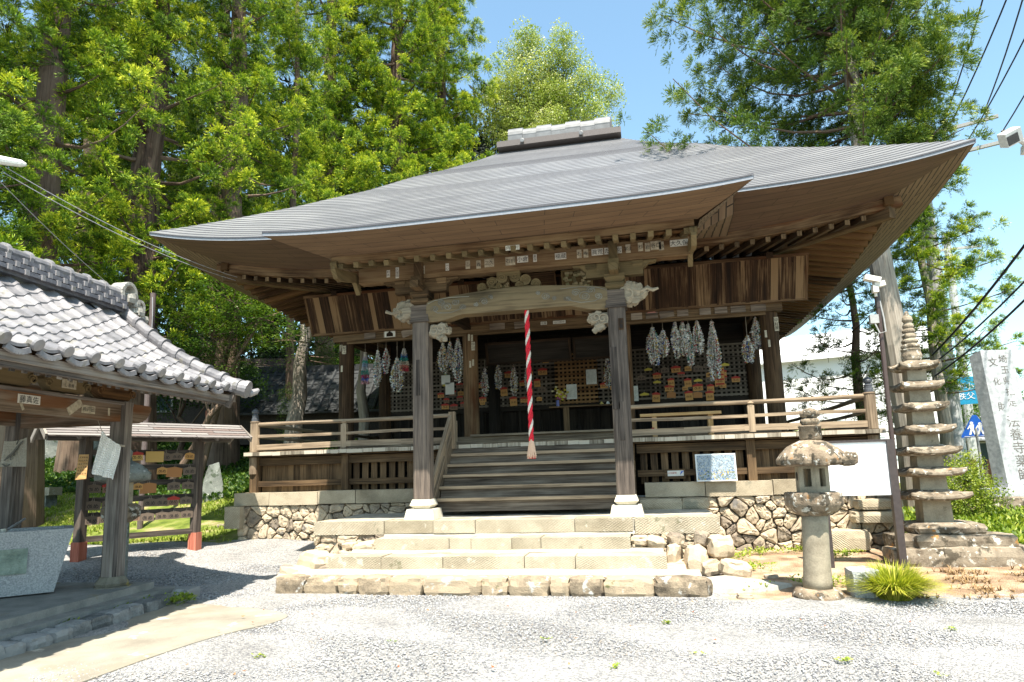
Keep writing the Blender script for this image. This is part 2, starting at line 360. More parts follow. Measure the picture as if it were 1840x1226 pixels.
# ================================================================= GROUND
def ground():
    xs = np.concatenate([-np.geomspace(700, 14.5, 26), np.arange(-14, 12.01, .125), np.geomspace(12.5, 700, 26)])
    ys = np.concatenate([-np.geomspace(300, 9, 14), np.arange(-8.6, 10.01, .125), np.geomspace(10.6, 900, 30)])
    X, Y = np.meshgrid(xs, ys); Z = gh(X, Y)
    Z = Z + np.where((abs(X) < 14) & (abs(Y) < 10), .012*np.sin(X*2.1+1.3*np.sin(Y*1.7))*np.cos(Y*2.7+.8*np.sin(X*1.1)), 0)
    V = np.stack([X, Y, Z], -1).reshape(-1, 3); ny, nx = X.shape
    i = (np.arange(ny-1)[:, None]*nx+np.arange(nx-1)).ravel(); F = np.stack([i, i+1, i+nx+1, i+nx], 1)
    UV = V[F.ravel()][:, :2]
    b = MB(); b.arr(V, F, UV, np.full(len(F), .5)); o = b.build('ground', [GROUND], smooth=True)
    x, y = V[:, 0], V[:, 1]
    def dl(ax, ay, bx, by):   # signed distance, positive on the left of a->b
        L = math.hypot(bx-ax, by-ay); return ((bx-ax)*(y-ay)-(by-ay)*(x-ax))/L
    grass = np.minimum(dl(-7.6, .0, -5.0, 1.5), -dl(-3.9, -3, -3.9, 6)) if False else np.minimum(dl(-7.6, -.05, -5.2, 1.15), -(x+4.4))
    grassR = np.minimum(y-1.2, x-5.5)+.3
    dirt = np.minimum.reduce([x-2.6, y+2.05-.12*(x-2.6), 30-x])
    dirtL = np.minimum(1.8-abs(dl(-9.5, .9, -5, 2.6))*2.2, -(x+6.6))
    for nm, a in (('grass', np.maximum(grass, grassR)), ('dirt', np.maximum(dirt, dirtL))):
        at = o.data.attributes.new(nm, 'FLOAT', 'POINT'); at.data.foreach_set('value', np.clip(a*.5+.5, 0, 1).astype(np.float32))
    return struct(o)
def ground_mat():
    mt, n, l, b = new_mat('ground'); tc = nd(n, 'ShaderNodeTexCoord')
    def vor(sc, feat='F1'):
        t = nd(n, 'ShaderNodeTexVoronoi', i_Scale=sc, feature=feat); l.new(tc.outputs['Object'], t.inputs['Vector']); return t
    def noi(sc, det=5):
        t = nd(n, 'ShaderNodeTexNoise', i_Scale=sc, i_Detail=det); l.new(tc.outputs['Object'], t.inputs['Vector']); return t.outputs[0]
    v1 = vor(60.); sep = nd(n, 'ShaderNodeSeparateColor'); l.new(v1.outputs['Color'], sep.inputs[0])
    g = ramp(n, [(0, (.17,.17,.178)), (.3, (.255,.255,.255)), (.65, (.33,.325,.315)), (1, (.42,.405,.385))]); l.new(sep.outputs[0], g.inputs[0])
    edge = nd(n, 'ShaderNodeMath', operation='MULTIPLY', i_1=1.); l.new(v1.outputs['Distance'], edge.inputs[0])
    big = ramp(n, [(.35, (.78,.77,.76)), (.5, (.98,.97,.95)), (.65, (1.06,1.05,1.03))]); l.new(noi(.9), big.inputs[0])
    grav = mixc(n, l, 1., g.outputs[0], big.outputs[0], 'MULTIPLY')
    dr = ramp(n, [(.3, (.20,.13,.08)), (.5, (.36,.25,.16)), (.68, (.52,.41,.29))]); l.new(noi(3.2, 8), dr.inputs[0])
    gr = ramp(n, [(.3, (.06,.09,.015)), (.5, (.16,.20,.035)), (.7, (.36,.29,.16))]); l.new(noi(2.6, 8), gr.inputs[0])
    def mask(att, sc, amp):
        a = nd(n, 'ShaderNodeAttribute', attribute_name=att)
        s_ = nd(n, 'ShaderNodeMath', operation='MULTIPLY_ADD', i_1=amp, i_2=-amp*.5); l.new(noi(sc, 8), s_.inputs[0])
        s2 = nd(n, 'ShaderNodeMath', operation='ADD'); l.new(a.outputs['Fac'], s2.inputs[0]); l.new(s_.outputs[0], s2.inputs[1])
        r = ramp(n, [(.48, (0,0,0)), (.53, (1,1,1))]); l.new(s2.outputs[0], r.inputs[0]); return r.outputs[0]
    c = mixc(n, l, mask('dirt', 7., .55), grav, dr.outputs[0]); c = mixc(n, l, mask('grass', 5., .6), c, gr.outputs[0])
    l.new(c, b.inputs['Base Color']); b.inputs['Roughness'].default_value = .95; b.inputs['Specular IOR Level'].default_value = .15
    inv = nd(n, 'ShaderNodeMath', operation='MULTIPLY', i_1=-1.); l.new(v1.outputs['Distance'], inv.inputs[0])
    bp = nd(n, 'ShaderNodeBump', i_Strength=.75, i_Distance=.03); l.new(inv.outputs[0], bp.inputs['Height']); l.new(bp.outputs[0], b.inputs['Normal'])
    return mt
GROUND = ground_mat()
ground()
PEB = multi('pebbles', [(0, (.15,.15,.16)), (.15, (.25,.25,.255)), (.5, (.32,.32,.315)), (.75, (.39,.38,.365)), (.95, (.29,.25,.21))], .85)
def pebbles(name, n, region, sz, mat, accept=None, flat=.55):
    q = np.random.default_rng(3); pts = []
    while len(pts) < n:
        p = region(q, n); pts = p if not len(pts) else np.concatenate([pts, p])
        if accept is not None: pts = pts[accept(pts)]
        if len(pts) == 0: pts = []
    P = pts[:n]; s = q.uniform(*sz, n)*np.minimum(1.6, .75+.09*np.hypot(P[:,0]-1.8, P[:,1]+9.6))
    o = np.array([(1,0,0),(0,1,0),(-1,0,0),(0,-1,0),(0,0,1),(0,0,-1)], float)
    a = q.uniform(0, 2*PI, n); V = np.repeat(o[None], n, 0)*q.uniform(.6, 1.2, (n, 6, 1))
    c_, s_ = np.cos(a)[:, None], np.sin(a)[:, None]
    x = V[..., 0]*c_-V[..., 1]*s_; y = V[..., 0]*s_+V[..., 1]*c_; z = V[..., 2]*flat+.25*x*q.uniform(-1, 1, (n, 1))
    V = np.stack([x, y, z], -1)*s[:, None, None]*.5
    V[..., 0] += P[:, 0:1]; V[..., 1] += P[:, 1:2]; V[..., 2] += gh(P[:, 0], P[:, 1])[:, None]+(s*.12)[:, None]
    f = np.array([(0,1,4),(1,2,4),(2,3,4),(3,0,4),(1,0,5),(2,1,5),(3,2,5),(0,3,5)])
    F = (np.arange(n)[:, None, None]*6+f).reshape(-1, 3)
    b = MB(); b.arr(V.reshape(-1, 3), F, np.zeros((len(F)*3, 2)), np.repeat(q.uniform(0, 1, n), 8))
    return b.build(name, [mat])
def reg_gravel(q, n):   # denser close to the viewer
    t = q.uniform(0, 1, n)**.7; y = -6.2+t*5.8; x = q.uniform(-6.2, 5.6, n); return np.stack([x, y], 1)
def in_gravel(p):
    x, y = p[:, 0], p[:, 1]
    k = (x-1.8)/(y+9.6); ok = (k > -1.05) & (k < .62)
    ok &= ~((x > -3.0) & (x < 2.6) & (y > -1.95)); ok &= ~((x > 2.45) & (y > -2.15+.05*(x-2.6)))
    pad = (x < -2.25-.0*y) & (y < -2.3) & (x < -2.2+.55*(y+3.1)); return ok & ~pad
g = pebbles('gravel', 60000, reg_gravel, (.010, .021), PEB, in_gravel)
tag(g, 'pale grey crushed stone gravel over the temple forecourt', 'gravel', kind='stuff')

# ================================================================= TEMPLE HALL
HT = [0, .07, .164, .316, .411, .509, .653, .763, .9, 1.]; HZ = [5.575, 5.82, 6.17, 6.78, 7.19, 7.6, 8.3, 8.77, 9.42, 9.93]
def hipz(t): return float(np.interp(t, HT, HZ))
def roofz(s, t): return hipz(t)-.365*(1-t)**2.2*(1-min(1, abs(s))**4.3)
EX, EY, RX, RYc = 6.48, -.03, 1.56, 7.04
def rp_front(s, t, dz=0): return (s*(EX+(RX-EX)*t), EY+(RYc-EY)*t, roofz(s, t)+dz)
def rp_side(s, t, sg, dz=0): return (sg*(EX+(RX-EX)*t), RYc+s*(RYc-EY)*(1-t), roofz(s, t)+dz)
def rp_back(s, t, dz=0): x, y, z = rp_front(s, t, dz); return (x, 2*RYc-y, z)
def roof_mat():
    mt, n, l, b = new_mat('sheet_roof'); uv = nd(n, 'ShaderNodeUVMap'); at = nd(n, 'ShaderNodeAttribute', attribute_name='rnd')
    tc = nd(n, 'ShaderNodeTexCoord'); t = nd(n, 'ShaderNodeTexNoise', i_Scale=1.3, i_Detail=6.); l.new(tc.outputs['Object'], t.inputs[0])
    mp = nd(n, 'ShaderNodeMapping'); mp.inputs[3].default_value = (.5, 5, 1); l.new(uv.outputs[0], mp.inputs[0])
    t2 = nd(n, 'ShaderNodeTexNoise', i_Scale=1.5, i_Detail=4.); l.new(mp.outputs[0], t2.inputs[0])
    s_ = nd(n, 'ShaderNodeMath', operation='MULTIPLY_ADD', i_1=.22, i_2=.0); l.new(t2.outputs[0], s_.inputs[0]); s_a = nd(n, 'ShaderNodeMath', operation='MULTIPLY_ADD', i_1=.6, i_2=.33); l.new(t.outputs[0], s_a.inputs[0]); l.new(s_a.outputs[0], s_.inputs[2])
    s2 = nd(n, 'ShaderNodeMath', operation='MULTIPLY_ADD', i_1=.12); l.new(at.outputs['Fac'], s2.inputs[0]); l.new(s_.outputs[0], s2.inputs[2])
    r = ramp(n, [(.60, (.15,.154,.162)), (.82, (.205,.208,.215)), (1.0, (.26,.262,.265))]); l.new(s2.outputs[0], r.inputs[0])
    l.new(r.outputs[0], b.inputs['Base Color']); b.inputs['Roughness'].default_value = .42; b.inputs['Specular IOR Level'].default_value = .5
    b.inputs['Metallic'].default_value = .25
    return mt
ROOF = roof_mat()
ROOFEDGE = plain('roof_lip', (.20,.215,.24), .45)
DARKM = plain('dark_lip', (.06,.06,.07), .6)
def soffit_mat(name, base, rowh, strength, joint=.006, seam=.35):
    mt, n, l, b = new_mat(name); uv = nd(n, 'ShaderNodeUVMap')
    br = nd(n, 'ShaderNodeTexBrick', offset=.37, squash=1.); br.inputs['Scale'].default_value = 1.; br.inputs['Mortar Size'].default_value = joint
    br.inputs['Mortar Smooth'].default_value = .2; br.inputs['Brick Width'].default_value = 1.1; br.inputs['Row Height'].default_value = rowh
    for k, v in (('Color1', base), ('Color2', tuple(x*.9 for x in base)), ('Mortar', tuple(x*seam for x in base))): br.inputs[k].default_value = (*v, 1)
    l.new(uv.outputs[0], br.inputs[0])
    mp = nd(n, 'ShaderNodeMapping'); mp.inputs[3].default_value = (.6, 6, 1); l.new(uv.outputs[0], mp.inputs[0])
    t = nd(n, 'ShaderNodeTexNoise', i_Scale=2., i_Detail=6.); l.new(mp.outputs[0], t.inputs[0])
    r = ramp(n, [(.3, (.72,.70,.70)), (.6, (1,1,1)), (.8, (1.25,1.25,1.2))]); l.new(t.outputs[0], r.inputs[0])
    c = mixc(n, l, 1., br.outputs[0], r.outputs[0], 'MULTIPLY'); l.new(c, b.inputs['Base Color']); b.inputs['Roughness'].default_value = .75
    inv = nd(n, 'ShaderNodeMath', operation='MULTIPLY', i_1=-1.); l.new(br.outputs['Fac'], inv.inputs[0])
    bp = nd(n, 'ShaderNodeBump', i_Strength=strength, i_Distance=.01); l.new(inv.outputs[0], bp.inputs['Height']); l.new(bp.outputs[0], b.inputs['Normal'])
    return mt
SOFF = soffit_mat('soffit_sheet', (.105,.060,.036), .17, .5)
SOFFP = soffit_mat('porch_soffit_sheet', (.165,.103,.058), .17, .5)
SOFFS = soffit_mat('side_soffit_strips', (.17,.115,.072), .12, 1., joint=.011, seam=.10)

temple = thing('temple_hall', 'old unpainted wooden temple hall with broad curved grey roof and porch over its stairs', 'temple hall', (0, 3, .6))

def shingle_rows(b, P, rows, cols, lip=.016, mi=0, t0=0, t1=1, uvw=12.):
    """P(s,t,dz); every course laps over the one below"""
    for r in range(rows):
        ta, tb = t0+(t1-t0)*r/rows, t0+(t1-t0)*(r+1)/rows
        for k in range(cols):
            sa, sb = -1+2*k/cols, -1+2*(k+1)/cols
            q = [P(sa, ta, lip), P(sb, ta, lip), P(sb, tb, .002), P(sa, tb, .002)]
            c = (math.sin(r*12.9+int((sa+r*.13)*6)*78.2)*43758.5) % 1
            b.face(q, [(p[0]+p[1], r*.2+(.2 if i > 1 else 0)) for i, p in enumerate(q)], c, mi)
            b.face([P(sa, ta, -.004), P(sb, ta, -.004), q[1], q[0]], None, .1, 2)  # lap risers coloured dark to paint a shadow line under each course
b = MB()
shingle_rows(b, rp_front, 54, 44)
for sg in (-1, 1):
    shingle_rows(b, (lambda s, t, dz: rp_side(-s*sg*-1, t, sg, dz)), 54, 20)
shingle_rows(b, lambda s, t, dz: rp_back(-s, t, dz), 20, 20)
roof = b.build('main_roof', [ROOF, ROOFEDGE, DARKM], temple)
# porch roof: the front slope runs on downwards between x = -3.27 and 3.27
PY = -1.64
def porchz(x, y):
    u = (y-PY)/(EY-PY); a = abs(x)/3.27
    zlow = 4.605+.09*a**4+(.028*x/3.27); zup = roofz(x/6.48, 0)
    return zlow+(zup-zlow)*(u*.93+.07*u*u)
def pp(s, t, dz): x = 3.27*s; y = PY+(EY+.02-PY)*t; return (x, y, porchz(x, y)+dz)
b = MB(); shingle_rows(b, pp, 10, 36); 
porch_roof = b.build('porch_roof', [ROOF, ROOFEDGE, DARKM], temple)
# soffits
IY, IX = 1.0, 5.68
def zin(s): return 4.87+.38*abs(s)**3.4
def strip(b, A, B, n, vsub=1, mi=0, vo=0., flip=False):
    prev = None
    for k in range(n+1):
        t = k/n; pa, pb = Vector(A(t)), Vector(B(t))
        if prev:
            qa, qb, u0 = prev; w_ = (pb-pa).length; u1 = u0+(pa-qa).length
            f = [qa, pa, pb, qb]; uv = [(u0, vo), (u1, vo), (u1, vo+w_), (u0, vo+w_)]
            if flip: f, uv = f[::-1], uv[::-1]
            b.face(f, uv, .5, mi); prev = (pa, pb, u1)
        else: prev = (pa, pb, 0.)
b = MB()
def fo(t, dz=-.045): s = -1+2*t; x, y, z = rp_front(s, 0); return (x, y+.012, z+dz)
def fi(t): s = -1+2*t; return (s*IX, IY, zin(s))
strip(b, lambda t: fo(t, -.002), fo, 50, mi=1); strip(b, fo, fi, 50)
b.build('front_eave_soffit', [SOFF, ROOFEDGE], temple)
for sg in (-1, 1):
    b = MB()
    so_ = lambda t, dz=-.045: (lambda p: (p[0]-sg*.012, p[1], p[2]+dz))(rp_side(-1+2*t, 0, sg))
    si_ = lambda t: (sg*IX, IY+(2*(RYc-IY))*t, zin(-1+2*t))
    strip(b, lambda t: so_(t, -.002), so_, 40, mi=1, flip=sg < 0); strip(b, so_, si_, 40, flip=sg < 0)
    b.build('side_eave_soffit', [SOFFS, ROOFEDGE], temple)
b = MB()
strip(b, lambda t: (lambda p: (p[0], 2*RYc-p[1], p[2]))(fo(t)), lambda t: (lambda p: (p[0], 2*RYc-p[1], p[2]))(fi(t)), 20, flip=True)
b.build('back_eave_soffit', [SOFF], temple)
# porch soffit and its rolled sides
PIY = -.75
b = MB()
def pfo(t, dz=-.05): x = -3.27+6.54*t; return (x, PY+.01, porchz(x, PY)+dz)
def pfi(t): x = -2.72+5.4*t; return (x, PIY, 4.545+.009*x)
strip(b, lambda t: pfo(t, -.003), pfo, 30, mi=1); strip(b, pfo, pfi, 30)
for sg in (-1, 1):
    def A(t, sg=sg): y = PY+(1.02-PY)*t; x = 3.27*sg; return (x, y, (porchz(x, y) if y < EY else 4.92+.15*(1-t))-.05)
    def B(t, sg=sg): y = PIY+(1.0-PIY)*t; return (sg*(2.70+.05*t), y, 4.555+.32*t)
    A2 = lambda t: (lambda p: (p[0], p[1], p[2]+.048 if p[1] < EY else p[2]))(A(t))
    strip(b, A2, A, 12, mi=1, flip=sg < 0); strip(b, A, B, 12, mi=2, flip=sg < 0)
b.build('porch_soffit', [SOFFP, ROOFEDGE, SOFFS], temple)
# eave beams with end grain, rafter ends, rafters, boards
b = MB()
N = 24
b.pbeam([((-1.03+2.06*k/N)*IX, IY+.03, zin(min(1, abs(-1.03+2.06*k/N)))-.07) for k in range(N+1)], .13, .15, col=.45)
b.build('eave_beam', [W_BRN], temple)
for sg in (-1, 1):
    b = MB(); f = lambda y: zin(min(1, abs((y-RYc)/(RYc-IY))))-.07
    b.pbeam([(sg*(IX-.03), IY-.1+(2*(RYc-IY)+.2)*k/20, f(IY-.1+(2*(RYc-IY)+.2)*k/20)) for k in range(21)], .13, .15, col=.3)
    b.build('side_eave_beam', [W_RAFT], temple)
b = MB(); WZ = 5.05
for i in range(46):
    x = -5.3+i*.2356; s = x/IX; z = zin(s)-.2
    b.beam((x, IY+.02, z), (x*.97, 2.95, max(z+.33, WZ+.1)), .075, .085, col=rnd.uniform(.2, .9))
b.build('rafters', [W_DARK], temple)
b = MB()
for i in range(46): x = -5.3+i*.2356; b.box((x, IY+.014, zin(abs(x/IX))-.2), (.07, .01, .08), col=rnd.uniform(.2, .9))
b.build('rafter_end_grain', [W_GREY], temple)
for sg in (-1, 1):
    b = MB()
    for i in range(50):
        y = IY+.12+i*.2356; s = (y-RYc)/(RYc-IY)
        if abs(s) > 1: continue
        z = zin(s)-.19; xi = 4.05 if y > 2.9 else max(4.05, 4.05+(2.9-y)*.85)
        b.beam((sg*(IX-.02), y, z), (sg*xi, y, z+.30*(IX-xi)/1.6), .08, .09, col=rnd.uniform(.1, 1))
    b.build('side_rafters', [W_RAFT], temple)
b = MB()
for k in range(60):   # roof boards above the rafters
    x0, x1 = -5.7+k*.19, -5.7+(k+1)*.19
    z0 = zin(min(1, abs(x0)/IX)); z1 = zin(min(1, abs(x1)/IX))
    b.face([(x0, IY, z0-.14), (x0*.97, 3.0, max(z0+.22, WZ+.17)), (x1*.97, 3.0, max(z1+.22, WZ+.17)), (x1, IY, z1-.14)], [(0, x0), (2, x0), (2, x1), (0, x1)], rnd.random())
for sg in (-1, 1):
    for k in range(64):
        y0 = IY+k*.19; y1 = y0+.19; f = lambda y: zin(min(1, abs((y-RYc)/(RYc-IY))))
        q = [(sg*IX, y0, f(y0)-.13), (sg*IX, y1, f(y1)-.13), (sg*4.0, y1, f(y1)+.20), (sg*4.0, y0, f(y0)+.20)]
        b.face(q if sg < 0 else q[::-1], [(0, y0), (0, y1), (2, y1), (2, y0)] if sg < 0 else [(2, y0), (2, y1), (0, y1), (0, y0)], rnd.random())
b.build('roof_boards', [W_RAFT], temple)
# corner beams under the hips
for sg in (-1, 1):
    b = MB(); b.beam((sg*(IX+.02), IY-.03, 5.02), (sg*4.1, 2.9, 5.12), .15, .2, col=.6); b.build('hip_rafter', [W_GREY], temple, bevel=.01)
# ridge
b = MB(); b.box((0, RYc, 9.97), (3.3, .75, .16), col=.2, mi=0)
b.build('ridge_base', [plain('ridge_metal', (.10,.085,.08), .5)], temple, bevel=.01)
RCAP = plain('ridge_cap', (.13,.135,.14), .5, noise=.2, scale=6., metal=.2)
b = MB()
for k in range(7):
    x0 = -1.36+k*.39; hi = k % 2 == 0; r = .27 if hi else .245
    b.lathe([(r, 0), (r, .40)], (x0, RYc, 10.08+(.18 if hi else .165)), 20, col=rnd.random(), R=Matrix.Rotation(PI/2, 3, 'Y'))
    b.box((x0+.195, RYc, 10.12), (.395, 2*r, .2), col=.5)
b.build('ridge_cap', [RCAP], temple)
b = MB(); b.lathe([(.24, 0), (.26, .02), (.26, .04)], (1.37, RYc, 10.26), 20, R=Matrix.Rotation(PI/2, 3, 'Y'), col=.1); b.box((1.4, RYc, 10.14), (.05, .56, .24), col=.1)
b.build('ridge_end_plate', [DARKM], temple)
for x in (-.95, .62):
    b = MB(); Rm = Matrix.Rotation(PI/2, 3, 'X'); b.lathe([(.035, 0), (.035, .03), (.055, .03), (.06, .055), (.04, .06)], (x, RYc-.375, 9.98), 14, R=Rm); b.build('ridge_boss', [RCAP], temple)

# ---- pillars
PH = .9
for x in (-1.5, 1.5):
    b = MB(); ch = .03; w_ = .128
    prof = [(-w_, -w_+ch), (-w_+ch, -w_), (w_-ch, -w_), (w_, -w_+ch), (w_, w_-ch), (w_-ch, w_), (-w_+ch, w_), (-w_, w_-ch)]
    n = len(prof); seg = 8
    for k in range(seg):
        z0, z1 = PH+(3.70-PH)*k/seg, PH+(3.70-PH)*(k+1)/seg
        for i in range(n):
            p, q = prof[i], prof[(i+1) % n]; L = math.hypot(q[0]-p[0], q[1]-p[1])
            b.face([(x+p[0], p[1], z0), (x+q[0], q[1], z0), (x+q[0], q[1], z1), (x+p[0], p[1], z1)],
                   [(z0, i*.3), (z0, i*.3+L), (z1, i*.3+L), (z1, i*.3)], .75 if x < 0 else .45)
    pil = b.build('porch_pillar', [W_POST], temple)
    b = MB()   # repair patches let into the timber
    if x < 0: b.box((x-.03, -.131, 2.72), (.06, .012, .55), col=.1)
    else:
        b.box((x-.07, -.131, 2.55), (.10, .012, .9), col=.3); b.box((x+.0, -.131, 1.93), (.07, .012, .55), col=.25)
    b.build('repair_patch', [W_POST], pil, bevel=.003)
    b = MB(); b.box((x, 0, 3.66), (.285, .285, .11), col=.5); b.box((x, 0, 3.60), (.31, .31, .035), col=.3); b.box((x, 0, 3.78), (.265, .265, .14), col=.6)
    b.build('pillar_band', [W_POST], pil, bevel=.012)
    # capital: stacked bearing blocks and arms carrying the eave beam
    b = MB()
    b.lathe([(.13, 0), (.19, .04), (.205, .07), (.19, .10), (.17, .105)], (x, 0, 3.86), 4, ph=PI/4, col=.5)
    b.lathe([(.14, 0), (.21, .07), (.21, .13)], (x, 0, 3.96), 4, ph=PI/4, col=.3)
    b.beam((x-.42, 0, 4.13), (x+.42, 0, 4.13), .13, .11, col=.5); b.beam((x, -.38, 4.13), (x, .42, 4.13), .13, .11, col=.4)
    for dx in (-.34, 0, .34): b.lathe([(.075, 0), (.115, .05), (.115, .10)], (x+dx, 0, 4.18), 4, ph=PI/4, col=rnd.random())
    for sx in (-1, 1):
        b.prism([(0, 0), (.30, 0), (.34, .04), (.44, .05), (.50, .11), (.60, .12), (.62, .15), (0, .15)], (x, 0, 4.13), (sx, 0, 0), (0, 0, 1), (0, 1, 0), .12, col=.4)
    b.beam((x, -.2, 4.42), (x, .1, 4.42), .13, .30, col=.35); b.beam((x-.0, -.30, 4.20), (x, -.18, 4.20), .16, .14, col=.4)
    b.build('capital', [W_PALE if x > 0 else W_GREY], temple, bevel=.01)
    # stone footing
    b = MB(); b.lathe([(.155, 0), (.235, .055), (.215, .095), (.19, .14)], (x, 0, .755), 4, ph=PI/4, col=.8)
    b.lathe([(.33, 0), (.285, .155)], (x, 0, .60), 4, ph=PI/4, col=.9)
    b.build('pillar_footing', [stone_mat('footing_stone', (.42,.38,.30), (.60,.56,.46), per=.1) if x < 0 else bpy.data.materials['footing_stone']], pil, bevel=.012)
# ---- carved nosings
def blob(c, parts, mat, name, parent, tail=None):
    b = MB()
    for (dx, dz, r, cr) in parts:
        Rm = Matrix.Rotation(rnd.uniform(0, 3), 3, 'Y') @ Matrix.Rotation(rnd.uniform(-.4, .4), 3, 'X')
        b.stone((c[0]+dx, c[1]+rnd.uniform(-.02, .02), c[2]+dz), (r*2, r*1.5, r*1.9), col=cr, R=Rm, rough=.2)
    if tail:
        for t in tail: b.tube([Vector(c)+Vector((p[0], -.05, p[1])) for p in t], [.028, .022, .03, .018][:len(t)], 6, col=.6)
    # curls
    for (dx, dz, r, cr) in parts:
        pts = []; a0 = rnd.uniform(0, 6)
        for i in range(14):
            rr = r*.85*(1-i/16); a = a0+i*.6; pts.append((c[0]+dx+rr*math.cos(a), c[1]-r*.78, c[2]+dz+rr*math.sin(a)))
        b.tube(pts, r*.11, 5, col=.95)
    return b.build(name, [mat], parent, smooth=False)
NOSE = [(.02, 0, .13, .5), (.13, .05, .10, .6), (.12, -.07, .085, .4), (.22, .0, .07, .7), (.05, .11, .07, .8), (.03, -.13, .06, .5)]
blob((1.66, 0, 3.80), NOSE+[(.30, .06, .04, .8)], W_BLEACH, 'carved_nosing', temple, [[(.2, .02), (.3, .05), (.38, .02), (.46, .04)]])
blob((-1.68, 0, 3.80), [(-a, z, r, c) for a, z, r, c in NOSE], W_BLEACH, 'carved_nosing', temple, [[(-.2, .0), (-.3, -.03), (-.4, .01)]])
blob((-1.27, -.02, 3.44), [(.0, 0, .10, .5), (.1, .03, .09, .7), (.18, .0, .06, .6), (.07, -.08, .07, .4), (.14, -.13, .04, .6)], W_BLEACH, 'carved_bracket', temple)
blob((1.30, -.02, 3.44), [(.0, 0, .10, .5), (-.1, .03, .09, .7), (-.17, .02, .06, .6), (-.05, -.1, .07, .4), (-.12, -.16, .04, .6)], W_BLEACH, 'carved_bracket', temple)
# ---- rainbow beam
b = MB(); n = 30; topz, botz = [], []
for i in range(n+1):
    u = -1+2*i/n; x = 1.385*u
    topz.append((x, 3.90+.115*math.cos(u*PI/2)**.8 if abs(u) < .999 else 3.90)); 
    edge = max(0, (abs(u)-.62)/.38); botz.append((x, 3.66-.0*u-.085*math.sin(min(1, edge*1.25)*PI/2)+(.0)))
poly = botz+topz[::-1]
for i in range(n):
    (x0, zb0), (x1, zb1) = botz[i], botz[i+1]; (_, zt0), (_, zt1) = topz[i], topz[i+1]
    for j in range(5):
        f0, f1 = j/5, (j+1)/5; by = lambda f: -.115-.03*math.sin(f*PI)
        q = [(x0, by(f0), zb0+(zt0-zb0)*f0), (x1, by(f0), zb1+(zt1-zb1)*f0), (x1, by(f1), zb1+(zt1-zb1)*f1), (x0, by(f1), zb0+(zt0-zb0)*f1)]
        b.face(q, [(p[0], p[2]) for p in q], .55); b.face([(p[0], -p[1], p[2]) for p in q][::-1], [(p[0], p[2]) for p in q][::-1], .55)
    b.face([(x0, -.115, zb0), (x0, .115, zb0), (x1, .115, zb1), (x1, -.115, zb1)], [(x0, 0), (x0, .2), (x1, .2), (x1, 0)], .6)
    b.face([(x0, -.115, zt0), (x1, -.115, zt1), (x1, .115, zt1), (x0, .115, zt0)], [(x0, 0), (x1, 0), (x1, .2), (x0, .2)], .6)
rb = b.build('rainbow_beam', [W_CARVE], temple)
CARV = wood('carving_line', (.05,.05,.042), (.14,.13,.11), (.26,.25,.21))
def spiral(b, cx, cz, r, y, turns=1.7, a0=0, dir=1, w_=.007, col=.5, squash=.8):
    pts = []
    for i in range(20):
        t = i/19; a = a0+dir*turns*2*PI*t; rr = r*(1-.85*t); pts.append((cx+rr*math.cos(a), y, cz+rr*math.sin(a)*squash))
    b.tube(pts, w_, 5, col=col, caps=False)
b = MB()
for sg in (-1, 1):
    for cx, cz, r in ((1.05, 3.79, .09), (.92, 3.85, .065), (1.14, 3.87, .07), (.80, 3.77, .055), (.47, 3.83, .07), (.36, 3.89, .04), (1.25, 3.77, .065), (.60, 3.79, .04)):
        spiral(b, sg*cx, cz, r, -.145, a0=rnd.uniform(0, 6), dir=sg, w_=.006); spiral(b, sg*cx+.012, cz-.01, r*.8, -.146, a0=rnd.uniform(0, 6), dir=sg, w_=.004, col=.9)
    b.tube([(sg*1.36, -.13, 3.80), (sg*1.2, -.145, 3.70), (sg*1.0, -.145, 3.69), (sg*.85, -.146, 3.73), (sg*.78, -.146, 3.79)], .007, 5, col=.8)
    b.tube([(sg*1.36, -.13, 3.86), (sg*1.25, -.145, 3.90), (sg*1.0, -.145, 3.93), (sg*.7, -.146, 3.92)], .006, 5, col=.8)
b.build('carved_relief', [CARV], rb)
# frog-leg strut above it
b = MB()
for sg in (-1, 1):
    for cx, cz, r in ((.10, 4.20, .085), (.26, 4.14, .085), (.42, 4.07, .075), (.17, 4.06, .07)):
        b.lathe([(r, -.05), (r, .05)], (sg*cx-.10, 0, cz), 14, R=Matrix.Rotation(PI/2, 3, 'X'), col=rnd.random())
        spiral(b, sg*cx-.10, cz, r*.8, -.06, a0=rnd.uniform(0, 6), dir=sg, w_=.008, col=.9)
b.prism([(-.62, 0), (.42, 0), (.30, .06), (-.5, .06)], (0, 0, 3.985), (1,0,0), (0,0,1), (0,1,0), .1, col=.4)
b.box((-.10, 0, 4.26), (.36, .12, .08), col=.6)
b.build('frog_leg_strut', [W_PALE], temple, bevel=.004)
# ---- eave beam over the pillars with rafter ends
b = MB(); b.beam((-2.52, 0, 4.43), (2.6, 0, 4.43), .2, .28, col=.7)
pb = b.build('porch_eave_beam', [W_BEAM], temple, bevel=.012)
b = MB()
zz = lambda x: 4.485+.009*x+.015*(x/2.6)**4
b.pbeam([(-2.66+5.28*k/12, PIY+.03, zz(-2.66+5.28*k/12)) for k in range(13)], .10, .105, col=.5)
b.build('porch_front_beam', [W_BEAM], temple)
b = MB()
for i in range(22):
    x = -2.5+i*.2390; j = rnd.uniform(-.01, .01)
    b.beam((x, PIY-.03+rnd.uniform(-.04, .01), 4.385+.009*x+j), (x*.99, .9, 4.86), .075, .08, col=rnd.uniform(.1, .9))
b.build('porch_rafters', [W_PALE], temple, bevel=.004)
b = MB()
for k in range(30):
    x0 = -2.7+k*.18; b.face([(x0, PIY, 4.435), (x0, .95, 4.915), (x0+.178, .95, 4.915), (x0+.178, PIY, 4.435)], [(0, x0), (2, x0), (2, x0+.17), (0, x0+.17)], rnd.random())
